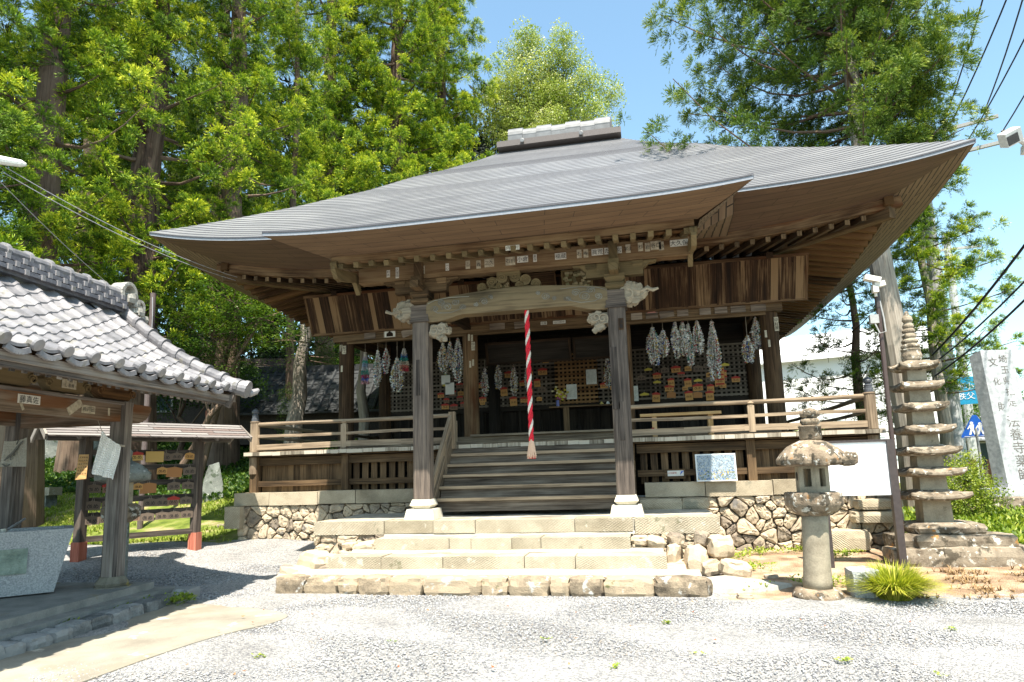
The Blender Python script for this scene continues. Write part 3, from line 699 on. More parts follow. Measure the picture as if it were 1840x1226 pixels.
b.build('porch_ceiling_boards', [W_RAFT], temple)
for sg in (-1, 1):
    b = MB(); pts = [(-1.02, .02), (-.98, .10), (-.86, .10), (-.80, .02), (-.1, .00), (0.02, -.12), (.10, -.30), (.04, -.36), (-.04, -.27), (-.14, -.16), (-.75, -.16), (-.9, -.12)]
    b.prism([(p[0]*.84, p[1]+.2*(p[0]+.9)) for p in pts], (sg*2.6, 0.02, 4.32), (0,1,0), (0,0,1), (1,0,0), .07, col=.6)
    b.lathe([(.055, -.05), (.055, .05)], (sg*2.6, -.78, 4.40), 10, R=Matrix.Rotation(PI/2, 3, 'Y'), col=.4)
    b.build('barge_board', [W_PALE], temple, bevel=.006)
# tie beams from porch to hall
for x in (-1.5, 1.5):
    b = MB(); b.pbeam([(x, .1+2.7*i/8, 3.80+.35*math.sin(i/8*PI/2)) for i in range(9)], .13, .2, col=.3)
    b.build('tie_beam', [W_DARK], temple)
# ---- hall pillars, lintels
HY = 2.89; DZ = 1.745
def pillar(x, y, z0, z1, r=.155, mat=W_DARK):
    b = MB(); b.tube([(x, y, z0+(z1-z0)*k/6) for k in range(7)], r, 14, col=rnd.uniform(.3, .7)); return b.build('hall_pillar', [mat], temple, smooth=False)
for x in (-4.14, 4.14): pillar(x, HY, 1.5, 4.9)
for x in (-1.5, 1.5): pillar(x, HY, 1.5, 4.9, .15, W_BRN)
for x in (-4.14, 4.14):
    for y in (4.95, 8.3, 11.2): pillar(x, y, 1.5, 5.0, .15, W_DARK)
for x in (-1.5, 1.5): pillar(x, 4.95, 1.5, 5.0, .14, W_INT)
b = MB(); b.box((0, 2.80, 4.085), (8.72, .17, .19), col=.55); b.box((0, 2.78, 3.965), (8.3, .06, .05), col=.6)
b.build('front_lintel', [W_GREY], temple, bevel=.01)
b = MB()
for sg in (-1, 1): b.box((sg*4.14, 7.1, 4.085), (.15, 8.5, .19), col=.4)
b.box((0, 2.9, 4.95), (8.6, .2, .25), col=.3)
for sg in (-1, 1): b.box((sg*4.14, 7.1, 4.95), (.2, 8.6, .25), col=.3)
b.build('wall_beam', [W_DARK], temple, bevel=.01)
for x in (-4.14, -1.5, 1.5, 4.14):
    b = MB(); b.lathe([(.13, 0), (.20, .07), (.20, .13)], (x, HY, 4.62), 4, ph=PI/4); b.beam((x-.4, HY, 4.80), (x+.4, HY, 4.80), .12, .1); b.beam((x, HY-.4, 4.80), (x, HY+.2, 4.80), .12, .1)
    b.beam((x, HY-.62, 4.90), (x, HY, 4.86), .12, .1)
    b.build('bracket', [W_DARK], temple, bevel=.008)
b = MB()
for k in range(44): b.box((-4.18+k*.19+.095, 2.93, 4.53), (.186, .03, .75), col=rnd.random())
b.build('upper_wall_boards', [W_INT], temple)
# ---- long board panel leaning out above the lintel
b = MB(); X0, X1 = -4.78, 4.76; bt, tp = Vector((0, 2.66, 4.15)), Vector((0, 2.30, 4.86)); dv = (tp-bt); nv = Vector((0, dv.z, -dv.y)).normalized(); x = X0
while x < X1:
    w_ = rnd.choice([.05, .06, .08, .1, .13] if x > -1.6 else [.07, .1, .13, .17, .2]); w_ = min(w_, X1-x)
    c_ = rnd.choice([0.02, .05, .1, .15, .2, .3, .45, .7]); 
    if x < -1.6 and rnd.random() < .35: c_ = .85
    off = rnd.uniform(0, .012)
    o_ = Vector((x, 0, 0))+bt-nv*off; ou = rnd.uniform(0, 50)
    b.face([o_, o_+Vector((w_-.004, 0, 0)), o_+Vector((w_-.004, 0, 0))+dv, o_+dv], [(ou, ou+x), (ou, ou+x+w_), (ou+.8, ou+x+w_), (ou+.8, ou+x)], c_)
    x += w_
bp_ = b.build('votive_board_panel', [W_PANEL], temple)
# narrow slips standing proud of the panel
for k in range(34):
    x = rnd.uniform(-4.6, 4.6); h = rnd.uniform(.35, .68); w_ = rnd.uniform(.04, .07); base = bt+dv*rnd.uniform(.03, .1)
    if abs(x) < .6: continue
    c0 = Vector((x, 0, 0))+base+dv.normalized()*h/2-nv*.012*-1*-1
    b = MB(); b.beam(Vector((x, 0, 0))+base-nv*-.018, Vector((x, 0, 0))+base+dv.normalized()*h-nv*-.018, w_, .012, col=rnd.choice([.2, .5, .9, 1.05]), up=tuple(nv)); b.build('wood_slip', [W_PANEL], bp_)

b = MB(); nb = nv*.02
b.beam(Vector((X0-.03, 0, 0))+tp+nb, Vector((X1+.03, 0, 0))+tp+nb, .07, .05, col=.3); b.beam(Vector((X0-.03, 0, 0))+bt+nb, Vector((X1+.03, 0, 0))+bt+nb, .07, .05, col=.5)
for x in (X0, X1): b.beam(Vector((x, 0, 0))+bt+nb, Vector((x, 0, 0))+tp+nb, .05, .07, col=.2)
b.build('panel_frame', [W_BRN], bp_, bevel=.005)
b = MB(); b.face([Vector((X0, .05, 0))+bt, Vector((X1, .05, 0))+bt, Vector((X1, .05, 0))+tp, Vector((X0, .05, 0))+tp], None, .1); b.build('panel_backing', [W_INT], bp_)
# ---- interior: floor, back wall, lattice
b = MB()
for k in range(56): b.box((-5.28+k*.19+.095, 3.0, 1.715), (.186, 3.5, .06), col=rnd.random())
b.build('deck_boards', [W_DECK], temple)
b = MB()
for sg in (-1, 1):
    for k in range(44): b.box((sg*4.75, 4.9+k*.19, 1.715), (1.15, .186, .06), col=rnd.random())
b.build('side_deck_boards', [W_DECK], temple)
b = MB(); b.box((0, 2.75, 1.86), (8.3, .22, .17), col=.4); b.box((0, 2.72, 1.96), (2.9, .3, .035), col=.8); b.build('door_sill', [W_DECK], temple, bevel=.008)
b = MB(); b.box((0, 1.32, 1.70), (10.55, .12, .10), col=.2); b.build('deck_edge_beam', [W_GREY], temple)
b = MB()
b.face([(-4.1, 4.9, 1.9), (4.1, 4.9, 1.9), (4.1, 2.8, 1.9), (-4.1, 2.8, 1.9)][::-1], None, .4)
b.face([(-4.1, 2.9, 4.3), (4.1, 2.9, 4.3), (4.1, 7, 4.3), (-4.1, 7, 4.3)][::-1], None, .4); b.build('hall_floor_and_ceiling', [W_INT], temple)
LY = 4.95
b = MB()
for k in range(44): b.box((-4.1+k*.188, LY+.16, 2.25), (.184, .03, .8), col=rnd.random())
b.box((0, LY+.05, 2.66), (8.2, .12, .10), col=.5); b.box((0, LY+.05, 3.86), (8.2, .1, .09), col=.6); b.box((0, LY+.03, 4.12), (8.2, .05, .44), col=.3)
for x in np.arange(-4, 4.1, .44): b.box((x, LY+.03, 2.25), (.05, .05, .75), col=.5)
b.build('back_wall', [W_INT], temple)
LATT = wood('wood_lattice', (.03,.024,.018), (.09,.072,.055), (.19,.16,.125))
for i, (xa, xb, mt) in enumerate(((-4.05, -1.6, LATT), (-1.4, -.1, LATT), (-.1, .85, W_LATT), (.85, 1.4, LATT), (1.6, 4.05, LATT))):
    b = MB(); n = int((xb-xa)/.095)
    for k in range(n+1): x = xa+(xb-xa)*k/n; b.box((x, LY, 3.27), (.042, .025, 1.12), col=rnd.uniform(.2, .8))
    for k in range(13): z = 2.74+k*.09; b.box(((xa+xb)/2, LY-.018, z), (xb-xa, .02, .042), col=rnd.uniform(.2, .8))
    b.build('lattice_panel', [mt], temple)
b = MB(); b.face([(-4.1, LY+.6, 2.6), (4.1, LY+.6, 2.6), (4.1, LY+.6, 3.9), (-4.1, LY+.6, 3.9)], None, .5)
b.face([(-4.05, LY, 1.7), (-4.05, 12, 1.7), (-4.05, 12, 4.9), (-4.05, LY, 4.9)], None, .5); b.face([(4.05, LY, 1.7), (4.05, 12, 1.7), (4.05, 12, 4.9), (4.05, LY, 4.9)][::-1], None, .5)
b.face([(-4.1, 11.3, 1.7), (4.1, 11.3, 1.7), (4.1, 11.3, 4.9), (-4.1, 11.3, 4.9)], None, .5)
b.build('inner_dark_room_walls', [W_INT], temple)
# hanging framed boards in the middle bay
for (cx, w_, z, h, y, mt_, tilt) in ((-.44, 1.72, 3.86, .42, 3.5, W_INT, .25), (.98, .95, 3.86, .42, 3.5, W_INT, .25)):
    b = MB(); Rm = Matrix.Rotation(tilt, 3, 'X'); b.box((cx, y, z-.18), (w_, .03, h), R=Rm, col=.6)
    pl = b.build('hanging_board', [mt_], temple); b = MB()
    for s_ in (-1, 1): b.box(Vector((cx, y, z-.18))+Rm @ Vector((s_*w_/2, -.02, 0)), (.05, .05, h+.05), R=Rm, col=.1); b.box(Vector((cx, y, z-.18))+Rm @ Vector((0, -.02, s_*h/2)), (w_, .05, .05), R=Rm, col=.1)
    b.build('board_frame', [W_DARK], pl, bevel=.006)
# framed relief plaques over the rainbow beam
PLQ = multi('relief_paint', [(0, (.16,.15,.09)), (.3, (.30,.27,.17)), (.6, (.42,.37,.24)), (.85, (.25,.26,.15))])
for cx, w_, h, z, gold in ((.68, .54, .34, 4.66, 1), (-.66, .40, .30, 4.66, 1), (.06, .56, .34, 4.66, 0)):
    b = MB(); y = 2.16; Rm = Matrix.Rotation(.45, 3, 'X'); cc = Vector((cx*1.10+.0, y, z+.07))
    b.box(cc, (w_, .03, h), R=Rm, col=.2, mi=0)
    if gold:
        for k in range(46):
            u, v = rnd.uniform(-.45, .45)*w_, rnd.uniform(-.4, .4)*h
            b.stone(cc+Rm @ Vector((u, -.03, v)), (.06, .035, .045), col=rnd.random(), mi=1, n=3)
    o_ = b.build('relief_plaque' if gold else 'name_plaque', [W_PALE if gold else W_DARK, PLQ], temple)
    b = MB()
    for s_ in (-1, 1): b.box(cc+Rm @ Vector((s_*w_/2, -.02, 0)), (.025, .04, h), R=Rm, col=.9); b.box(cc+Rm @ Vector((0, -.02, s_*h/2)), (w_+.03, .04, .025), R=Rm, col=.9)
    b.build('plaque_frame', [W_PALE if gold else W_DARK], o_)
# ---- railing
def rail_run(name, p0, p1, zs=(2.25, 2.03, 1.835)):
    b = MB(); p0, p1 = Vector(p0), Vector(p1); d = (p1-p0); n = max(2, int(d.length/.8)); 
    for zi, (z, r) in enumerate(zip(zs, (.036, .03, .045))):
        pts = [p0+d*k/n+Vector((0, 0, z+.008*math.sin(k*1.9+zi*2))) for k in range(n+1)]
        if zi == 0: b.tube(pts, r, 10, col=.7)
        else:
            for a_, c_ in zip(pts, pts[1:]): b.beam(a_, c_, .055 if zi == 1 else .08, .05 if zi == 1 else .10, col=.6+.1*zi)
    return b.build('rail', [W_DECK], temple, bevel=0)
RYd = 1.37
rail_run('rail', (-5.2, RYd, 0), (-1.42, RYd, 0)); rail_run('rail', (1.5, RYd, 0), (5.2, RYd, 0))
for sg in (-1, 1): rail_run('rail', (sg*5.22, 1.45, 0), (sg*5.22, 12.0, 0))
GIBO = plain('post_cap_metal', (.07,.075,.085), .5, noise=.3)
for sg in (-1, 1):
    b = MB(); b.tube([(sg*5.215, RYd, z) for z in (1.35, 1.7, 2.0, 2.30)], .085, 14, col=.5); b.lathe([(.085, 0), (.092, .02), (.085, .04)], (sg*5.215, RYd, 2.27), 14, col=.3)
    p = b.build('rail_corner_post', [W_DECK], temple)
    b = MB(); b.lathe([(.066, 0), (.066, .05), (.058, .055), (.058, .10), (.064, .11), (.045, .125), (.04, .135), (.062, .155), (.068, .18), (.05, .21), (.015, .235), (0, .245)], (sg*5.215, RYd, 2.31), 16)
    b.build('post_cap', [GIBO], p, smooth=True)
for x in (-3.45, -1.42, 3.47, 1.52):
    b = MB(); top = 2.24 if abs(x) > 3 else 2.12
    b.box((x, RYd, 1.98), (.10, .09, .42 if abs(x) > 3 else .36), col=.9); b.lathe([(.05, 0), (.035, .03), (.06, .06), (.03, .09)], (x, RYd, top-.07), 10, col=.9)
    b.build('rail_post', [W_DECK], temple, bevel=.008)
# newel post and slanting stair rail on the left
b = MB(); b.box((-1.37, 1.12, 1.98), (.10, .10, .62), col=.7); b.build('newel_post', [W_DECK], temple, bevel=.008)
b = MB(); b.beam((-1.39, 1.14, 2.24), (-1.47, .26, 1.06), .06, .10, col=.8); b.beam((-1.39, 1.14, 1.98), (-1.47, .30, .84), .06, .08, col=.4); b.beam((-1.39, 1.14, 1.80), (-1.47, .36, .70), .05, .16, col=.2)
b.beam((-1.425, .8, 1.78), (-1.425, .8, 1.25), .08, .07, col=.6)
b.build('stair_rail', [W_DECK], temple, bevel=.006)
# deck front edge: board ends laid side by side
b = MB(); x = -5.33; E_ = wood('board_ends', (.12,.10,.075), (.27,.235,.18), (.46,.41,.33), streak=2.)
while x < 5.33:
    w_ = rnd.uniform(.13, .26); w_ = min(w_, 5.34-x); b.box((x+w_/2, 1.235+rnd.uniform(-.012, .012), 1.705+rnd.uniform(-.004, .004)), (w_-.006, .07, .062), col=rnd.random(), long=2); x += w_
b.build('board_ends', [E_], temple, bevel=.004)
# ---- skirt below the deck
SK = 1.42
for xa, xb in ((-5.16, -1.66), (1.66, 5.2)):
    b = MB()
    b.box(((xa+xb)/2, SK, 1.565), (xb-xa, .10, .14), col=.3); b.box(((xa+xb)/2, SK, 1.17), (xb-xa, .09, .10), col=.35)
    b.build('skirt_rail', [W_GREY], temple, bevel=.006)
for x in (-5.2, -3.42, 3.42, 5.22):
    b = MB(); b.box((x, SK-.02, 1.35), (.15 if abs(x) > 4 else .13, .14, .68), col=.55); b.build('skirt_post', [W_GREY], temple, bevel=.006)
for xa, xb in ((-5.1, -3.5), (3.5, 5.15)):
    b = MB()
    x = xa
    while x < xb: w_ = rnd.uniform(.09, .15); b.box((x+w_/2, SK+.05, 1.27), (w_-.004, .025, .56), col=rnd.uniform(.3, .9)); x += w_
    b.build('skirt_boards', [W_GREY], temple)
for xa, xb in ((-3.34, -1.66), (1.68, 3.34)):
    b = MB()
    n = 10
    for k in range(n): b.box((xa+(k+.5)*(xb-xa)/n, SK+.05, 1.27), ((xb-xa)/n*.66, .025, .54), col=rnd.uniform(.2, .8))
    b.build('skirt_slats', [W_GREY], temple)
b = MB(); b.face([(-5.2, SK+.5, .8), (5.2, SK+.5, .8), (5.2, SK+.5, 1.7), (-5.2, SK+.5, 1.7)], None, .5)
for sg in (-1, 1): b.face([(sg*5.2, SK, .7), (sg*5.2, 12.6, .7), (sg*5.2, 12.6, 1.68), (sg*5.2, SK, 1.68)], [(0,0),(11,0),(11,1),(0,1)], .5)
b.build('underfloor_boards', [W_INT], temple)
# ---- wooden stairs
b = MB(); tz = [.86, 1.04, 1.22, 1.39, 1.56]; ty = [.36, .54, .72, .90, 1.07]
for i, (z, y) in enumerate(zip(tz, ty)):
    x0, x1 = -1.42, 1.40
    o_ = MB(); o_.box(((x0+x1)/2, y+.09, z), (x1-x0, .26, .045), col=.95); o_.build('stair_tread', [W_DECK], temple, bevel=.01)
    b.box(((x0+x1)/2, y+.03, z-.10), (x1-x0-.02, .03, .16), col=rnd.uniform(.2, .6))
b.box((-.01, 1.22, 1.62), (2.8, .03, .10), col=.3)
b.build('stair_risers', [wood('wood_riser', (.028,.02,.014), (.09,.07,.053), (.20,.165,.13), contrast=1.2)], temple)
for sg in (-1, 1):
    b = MB()
    for k in range(6): b.box((sg*1.58, .55+k*.11+.3, .84+k*.155), (.09, 1.1-k*.2, .15), col=rnd.uniform(.2, .8), R=None)
    b.build('stair_side_boards', [W_GREY], temple, bevel=.006)

# ================================================================= STONEWORK
def voronoi_stones(b, W, H, n, P, seed, depth=.10, col=None, mi=0, xr=None, gap=.006):
    """irregular close-fitted stones over a W x H panel; P(u, v, d) maps panel to world"""
    q = random.Random(seed); pts = []
    cell = math.sqrt(W*H/n); tries = 0
    while len(pts) < n and tries < n*60:
        tries += 1; p = (q.uniform(0, W), q.uniform(0, H))
        if all(math.hypot(p[0]-a, (p[1]-c)*1.15) > cell*q.choice([.38, .55, .95]) for a, c in pts): pts.append(p)
    wt = [q.uniform(0, (cell*.55)**2) for _ in pts]
    for i, (px, py) in enumerate(pts):
        poly = [(0, 0), (W, 0), (W, H), (0, H)]
        for j, (qx, qy) in enumerate(pts):
            if i == j or abs(px-qx) > cell*3.5: continue
            nx, ny = qx-px, qy-py; D2 = nx*nx+ny*ny; f_ = .5+.5*(wt[i]-wt[j])/D2; mx, my = px+nx*f_, py+ny*f_; out = []
            for k in range(len(poly)):
                A, B = poly[k], poly[(k+1) % len(poly)]
                da, db = (A[0]-mx)*nx+(A[1]-my)*ny, (B[0]-mx)*nx+(B[1]-my)*ny
                if da <= 0: out.append(A)
                if (da < 0) != (db < 0) and da != db: t = da/(da-db); out.append((A[0]+(B[0]-A[0])*t, A[1]+(B[1]-A[1])*t))
            poly = out
            if len(poly) < 3: break
        if len(poly) < 3: continue
        cx = sum(p[0] for p in poly)/len(poly); cy = sum(p[1] for p in poly)/len(poly)
        R0 = max(math.hypot(p[0]-cx, p[1]-cy) for p in poly)
        # subdivide the outline once and round it
        ring = []
        m_ = len(poly)
        for k in range(m_):
            A, B = poly[k], poly[(k+1) % m_]
            for t in (.2, .5, .8):
                x, y = A[0]+(B[0]-A[0])*t, A[1]+(B[1]-A[1])*t
                ring.append((x+q.uniform(-.006, .006), y+q.uniform(-.006, .006)))
        c_ = q.random(); tx, ty = q.uniform(-.25, .25), q.uniform(-.3, .15); dd = depth*q.uniform(.55, 1.05)
        def lay(s, d, jit=0):
            o = []
            for (x, y) in ring:
                L = math.hypot(x-cx, y-cy) or 1; k = max(.1, (L-gap)/L)*s
                o.append(P(cx+(x-cx)*k, cy+(y-cy)*k, d+tx*(x-cx)*k*s*.5+ty*(y-cy)*k*.5+q.uniform(-jit, jit)))
            return o
        L = [lay(1, -.05), lay(1, dd*.5), lay(.93, dd*.88, .005), lay(.62, dd*1.0, .012), lay(.3, dd*1.02, .014)]
        n_ = len(ring)
        for a, c2 in zip(L, L[1:]):
            for k in range(n_): b.face([a[k], a[(k+1) % n_], c2[(k+1) % n_], c2[k]], None, c_, mi)
        b.face(L[-1], None, c_, mi)
found = thing('stone_foundation', 'low foundation wall of squared cap stones over tan rubble under the temple deck', 'stone foundation', (0, 1.2, 0))
FY = 1.22
def cap_run(x0, x1, z0, z1, seedn, y=FY):
    q = random.Random(seedn); x = x0
    while x < x1-.05:
        w_ = q.uniform(.55, 1.15); w_ = x1-x if x1-x-w_ < .35 else w_
        b = MB(); b.box((x+w_/2, y+.13+q.uniform(-.008, .008), (z0+z1)/2+q.uniform(-.006, .006)), (w_-.012, .42, z1-z0), col=q.random(), long=0)
        b.build('cap_stone', [S_CAP], found, bevel=.022); x += w_
cap_run(-5.45, -1.7, .80, 1.02, 3); cap_run(1.75, 5.4, .80, 1.02, 5)
b = MB()
voronoi_stones(b, 3.65, 1.0, 105, lambda u, v, d: (-5.38+u, FY-d+.02, -.18+v*.975+.0), 11)
b.build('rubble_masonry', [S_RUB], found)
b = MB(); voronoi_stones(b, 3.75, 1.0, 105, lambda u, v, d: (1.62+u, FY-d+.02, -.18+v*.975), 12)
b.build('rubble_masonry', [S_RUB], found)
b = MB(); b.box((0, FY+.16, .35), (10.7, .2, .9), col=.2)
for sg in (-1, 1): b.box((sg*5.3, FY+6, .35), (.3, 11.5, 1.3), col=.4)
b.build('wall_core', [S_RUB], found)
b = MB()
for sg in (-1, 1): voronoi_stones(b, 10.5, 1.2, 150, lambda u, v, d: (sg*(5.42+d), FY+.1+u, -.2+v), 13)
b.build('side_rubble', [S_RUB], found)
b = MB(); b.box((-5.40, FY-.02, .60), (.30, .34, .38), col=.5); b.build('corner_stone', [S_CAP], found, bevel=.03)
# long bedded blocks near the right end
for (x, y, z, sx, sz, c_) in ((4.45, 1.02, .14, .92, .30, .55), (5.05, 1.12, .46, .7, .17, .6), (5.02, 1.12, .64, .5, .15, .5), (1.98, 1.10, .70, .7, .17, .4), (2.5, 1.10, .70, .42, .17, .5)):
    b = MB(); b.stone((x, y, z), (sx, .34, sz), col=c_, rough=.05); b.build('bedded_block', [S_CAP], found)

steps = thing('stone_steps', 'broad flight of four tool-marked pale stone steps up to the temple porch', 'stone steps', (0, -1.2, -.14))
def row(name, x0, x1, yf, depth, z0, z1, widths, seedn, mat=S_CUT, bev=.016):
    q = random.Random(seedn); x = x0; tot = sum(widths); k = (x1-x0)/tot
    for w_ in widths:
        w_ *= k; b = MB(); b.box((x+w_/2, yf+depth/2+q.uniform(-.008, .008), (z0+z1)/2+q.uniform(-.004, .004)), (w_-.010, depth, z1-z0), col=q.random(), long=0)
        b.build(name, [mat], steps, bevel=bev); x += w_
row('platform_block', -3.05, -1.95, -.45, .5, .42, .61, [1], 1, bev=.03)
row('platform_block', -1.95, 1.58, -.45, .45, .43, .605, [.9, .75, 1.7, .95], 2)
row('platform_block', 1.60, 2.70, -.45, .5, .40, .61, [1], 4, bev=.03)
row('step_block', -1.92, 1.55, -.86, .42, .19, .40, [1.15, .33, .60, .42, 1.25], 5)
row('step_block', -2.36, 1.98, -1.36, .42, .02, .225, [.85, .95, 1.2, .72, 1.25], 6)
b = MB()   # earth and mortar treads
def patch(b, x0, x1, ya, yb, za, zb, nx=24, c=.5):
    for i in range(nx):
        for j in range(3):
            q = []
            for (u, v) in ((i, j), (i+1, j), (i+1, j+1), (i, j+1)):
                x = x0+(x1-x0)*u/nx; y = ya+(yb-ya)*v/3; z = za+(zb-za)*v/3+.008*math.sin(x*5+v*2)
                q.append((x, y, z))
            b.face(q, None, c)
patch(b, -2.72, 2.34, -1.82, -1.34, .03, .075); patch(b, -2.25, 1.95, -.97, -.84, .222, .255); patch(b, -1.95, 1.6, -.47, -.43, .395, .43)
patch(b, -3.0, 2.66, -.05, 1.3, .607, .625); b.box((-.15, .4, .3), (5.6, 1.6, .58), col=.5)
b.box((-.1, -1.1, .03), (4.6, 1.2, .05), col=.5)
b.build('mortar_bed', [S_MORT], steps)
b = MB(); x = -2.78
ws = [.42, .46, .28, .42, .46, .74, .34, .52, .24, .40, .60, .62]; ws = [w_*5.18/sum(ws) for w_ in ws]
for i, w_ in enumerate(ws):
    bb = MB(); q = random.Random(i+40)
    bb.stone((x+w_/2, -1.80+q.uniform(-.02, .02), -.055), (w_*1.03, .26, .235+q.uniform(-.015, .02)), col=[.3,.5,.9,.45,.6,.85,.6,.4,1.2,.25,.75,.15][i], seed=i+3, rough=.09, rd=.5)
    bb.build('edging_stone', [S_KERB], steps); x += w_
b = MB()
voronoi_stones(b, 1.15, .62, 22, lambda u, v, d: (-3.06+u, -.38-d, -.19+v), 21, depth=.08)
voronoi_stones(b, 1.1, .62, 20, lambda u, v, d: (1.58+u, -.38-d, -.20+v), 22, depth=.09)
for s_, x in ((-1, -2.98), (1, 2.62)): voronoi_stones(b, 1.55, .62, 26, lambda u, v, d: (x+s_*d, -.36+u, -.19+v), 23, depth=.06)
b.box((-2.5, .3, .15), (.9, 1.2, .5)); b.box((2.1, .3, .15), (.9, 1.2, .5))
b.build('rubble_masonry', [S_RUB], steps)
for i, (x, y, z, sx, sy, sz, c_) in enumerate(((-2.86, -.72, .07, .42, .36, .32, .95), (-3.0, -1.02, -.06, .44, .36, .24, .9), (-2.6, -.70, .05, .22, .3, .24, .6), (-2.42, -.72, .1, .2, .26, .26, .3), (-2.15, -.62, .25, .36, .26, .18, .85), (-2.22, -.66, .08, .3, .26, .2, .7), (-2.52, -1.02, -.02, .26, .28, .2, .1), (-2.4, -.62, .3, .2, .2, .14, .9),
        (2.66, -.60, .24, .30, .28, .28, .9), (2.80, -.84, .0, .34, .28, .22, .75), (2.5, -.7, .0, .26, .26, .2, .3), (2.34, -.66, .06, .26, .3, .40, .65), (2.08, -.62, .12, .15, .24, .34, .7), (1.86, -.58, .30, .24, .3, .15, .9), (1.66, -.58, .32, .22, .3, .14, .6), (2.12, -.56, .33, .20, .2, .17, .08), (2.44, -.56, .34, .18, .2, .18, .08), (1.8, -.62, .1, .36, .3, .24, .5), (2.0, -.66, -.06, .5, .3, .2, .8))):
    b = MB(); b.stone((x, y, z), (sx, sy, sz), col=c_, seed=90+i, rough=.13, rd=.62, R=Matrix.Rotation(rnd.uniform(-.35, .35), 3, 'Y') @ Matrix.Rotation(rnd.uniform(-.4, .4), 3, 'Z')); b.build('flank_stone', [S_RUB], steps)
# mortar apron at the right foot
b = MB()
for i in range(12):
    a0, a1 = i/12*PI*2, (i+1)/12*PI*2; f = lambda a: (2.62+.62*math.cos(a)+.1*math.cos(3*a), -1.35+.36*math.sin(a), gh(2.7, -1.35)+.035)
    b.face([(2.62, -1.32, .0), f(a0), f(a1)], None, .5); c0, c1 = f(a0), f(a1); b.face([c0, (c0[0]*1.0+.04*math.cos(a0), c0[1]+.04*math.sin(a0), -.2), (c1[0]+.04*math.cos(a1), c1[1]+.04*math.sin(a1), -.2), c1], None, .5)
o_ = b.build('mortar_apron', [S_MORT], steps)

# ================================================================= TEXT
_tc = {}
def glyphs(s, vertical=False):
    """flat letter faces: list of polygons, centred, about 1 high per glyph"""
    if (s, vertical) in _tc: return _tc[(s, vertical)]
    out = []
    for i, ch in enumerate(s):
        if ch == ' ': continue
        cu = bpy.data.curves.new('t', 'FONT'); cu.body = ch; cu.size = 1; cu.align_x = 'CENTER'; cu.align_y = 'CENTER'; cu.resolution_u = 2
        o = bpy.data.objects.new('t', cu); col.objects.link(o)
        dg = bpy.context.evaluated_depsgraph_get(); me = bpy.data.meshes.new_from_object(o.evaluated_get(dg))
        xs = [v.co.x for v in me.vertices]; ys = [v.co.y for v in me.vertices]
        if xs:
            cx, cy = (min(xs)+max(xs))/2, (min(ys)+max(ys))/2
            ox, oy = (0, (len(s)-1)/2-i) if vertical else (i-(len(s)-1)/2, 0)
            for p in me.polygons: out.append([(me.vertices[k].co.x-cx+ox, me.vertices[k].co.y-cy+oy) for k in p.vertices])
        bpy.data.objects.remove(o); bpy.data.curves.remove(cu); bpy.data.meshes.remove(me)
    _tc[(s, vertical)] = out; return out
def put_text(b, s, o, ax, ay, size, mi=1, vertical=False, sx=1., mirror=False, col=.5):
    o, ax, ay = Vector(o), Vector(ax), Vector(ay)
    for p in glyphs(s, vertical):
        pts = [o+ax*(x*size*sx*(-1 if mirror else 1))+ay*(y*size) for x, y in p]
        b.face(pts[::-1] if mirror else pts, None, col, mi)
X3, Y3, Z3 = Vector((1,0,0)), Vector((0,1,0)), Vector((0,0,1))
# stickers on the porch beams and pillars
STK = [(-2.02, '村内', 'v'), (-1.87, '久保田', 'v'), (-1.45, '文', 'p'), (-1.05, '一心', 'v'), (-.72, '山', 'p'), (-.55, '義', 'p'), (-.38, '三久', 'h'), (-.05, '石川', 'h'), (.14, '小倉', 'w'), (.33, '泉寺', 'v'),
       (.72, '福蔵', 'w'), (1.0, '石', 'p'), (1.1, '寺', 'p'), (1.27, '眞荒', 'w'), (1.50, 'たじ宮', 'w'), (1.72, '宇土', 'p'), (1.9, '杉', 'p'), (2.0, '岩', 'p'), (2.12, '谷口', 'h'), (2.2, '州', 'p'), (2.45, '大久保', 'w')]
for x, s, k in STK:
    b = MB(); yy_ = -.103; z = 4.44+.01*x+rnd.uniform(-.01, .01); n = len(s)
    if k == 'v': w_, h = .055, .058*n
    elif k == 'p': w_, h = .07, .13
    elif k == 'h': w_, h = .075*n, .13
    else: w_, h = .085*n, .10
    b.box((x, yy_, z), (w_, .003, h), col=rnd.random(), mi=0)
    if k == 'v': put_text(b, s, (x, yy_-.004, z), X3, Z3, .05, vertical=True)
    elif k == 'p': put_text(b, s, (x, yy_-.004, z), X3, Z3, .065)
    elif k == 'h': put_text(b, s, (x, yy_-.004, z), X3, Z3, .072)
    else: put_text(b, s, (x, yy_-.004, z), X3, Z3, .085)
    b.build('votive_sticker', [PAPER if k in 'ph' else WHITE, INK], pb)
b = MB(); b.box((.12, PIY-.035, 4.40), (.20, .003, .07), mi=0); put_text(b, '内山村', (.12, PIY-.04, 4.40), X3, Z3, .062); b.build('votive_sticker', [WHITE, INK], temple)
for x, z, s in ((.32, 3.90-.0, '山口田中'), (.02, 3.9, '佐藤')):
    b = MB(); b.box((x, 2.708, z+.17), (.06*len(s), .003, .06), mi=0); put_text(b, s, (x, 2.703, z+.17), X3, Z3, .052); b.build('votive_sticker', [WHITE, INK], temple)
for x, y, z, s in ((1.56, -.136, 3.33, '法養'), (-4.12, 2.73, 3.82, '有江'), (4.24, 2.73, 3.75, '中村屋'), (-1.40, 2.735, 3.72, '中川')):
    b = MB(); b.box((x, y, z), (.075, .004, .085*len(s)), mi=0); put_text(b, s, (x, y-.005, z), X3, Z3, .07, vertical=True); b.build('votive_sticker', [PAPER if x > 4 or x < -1 else W_DARK, INK], temple)
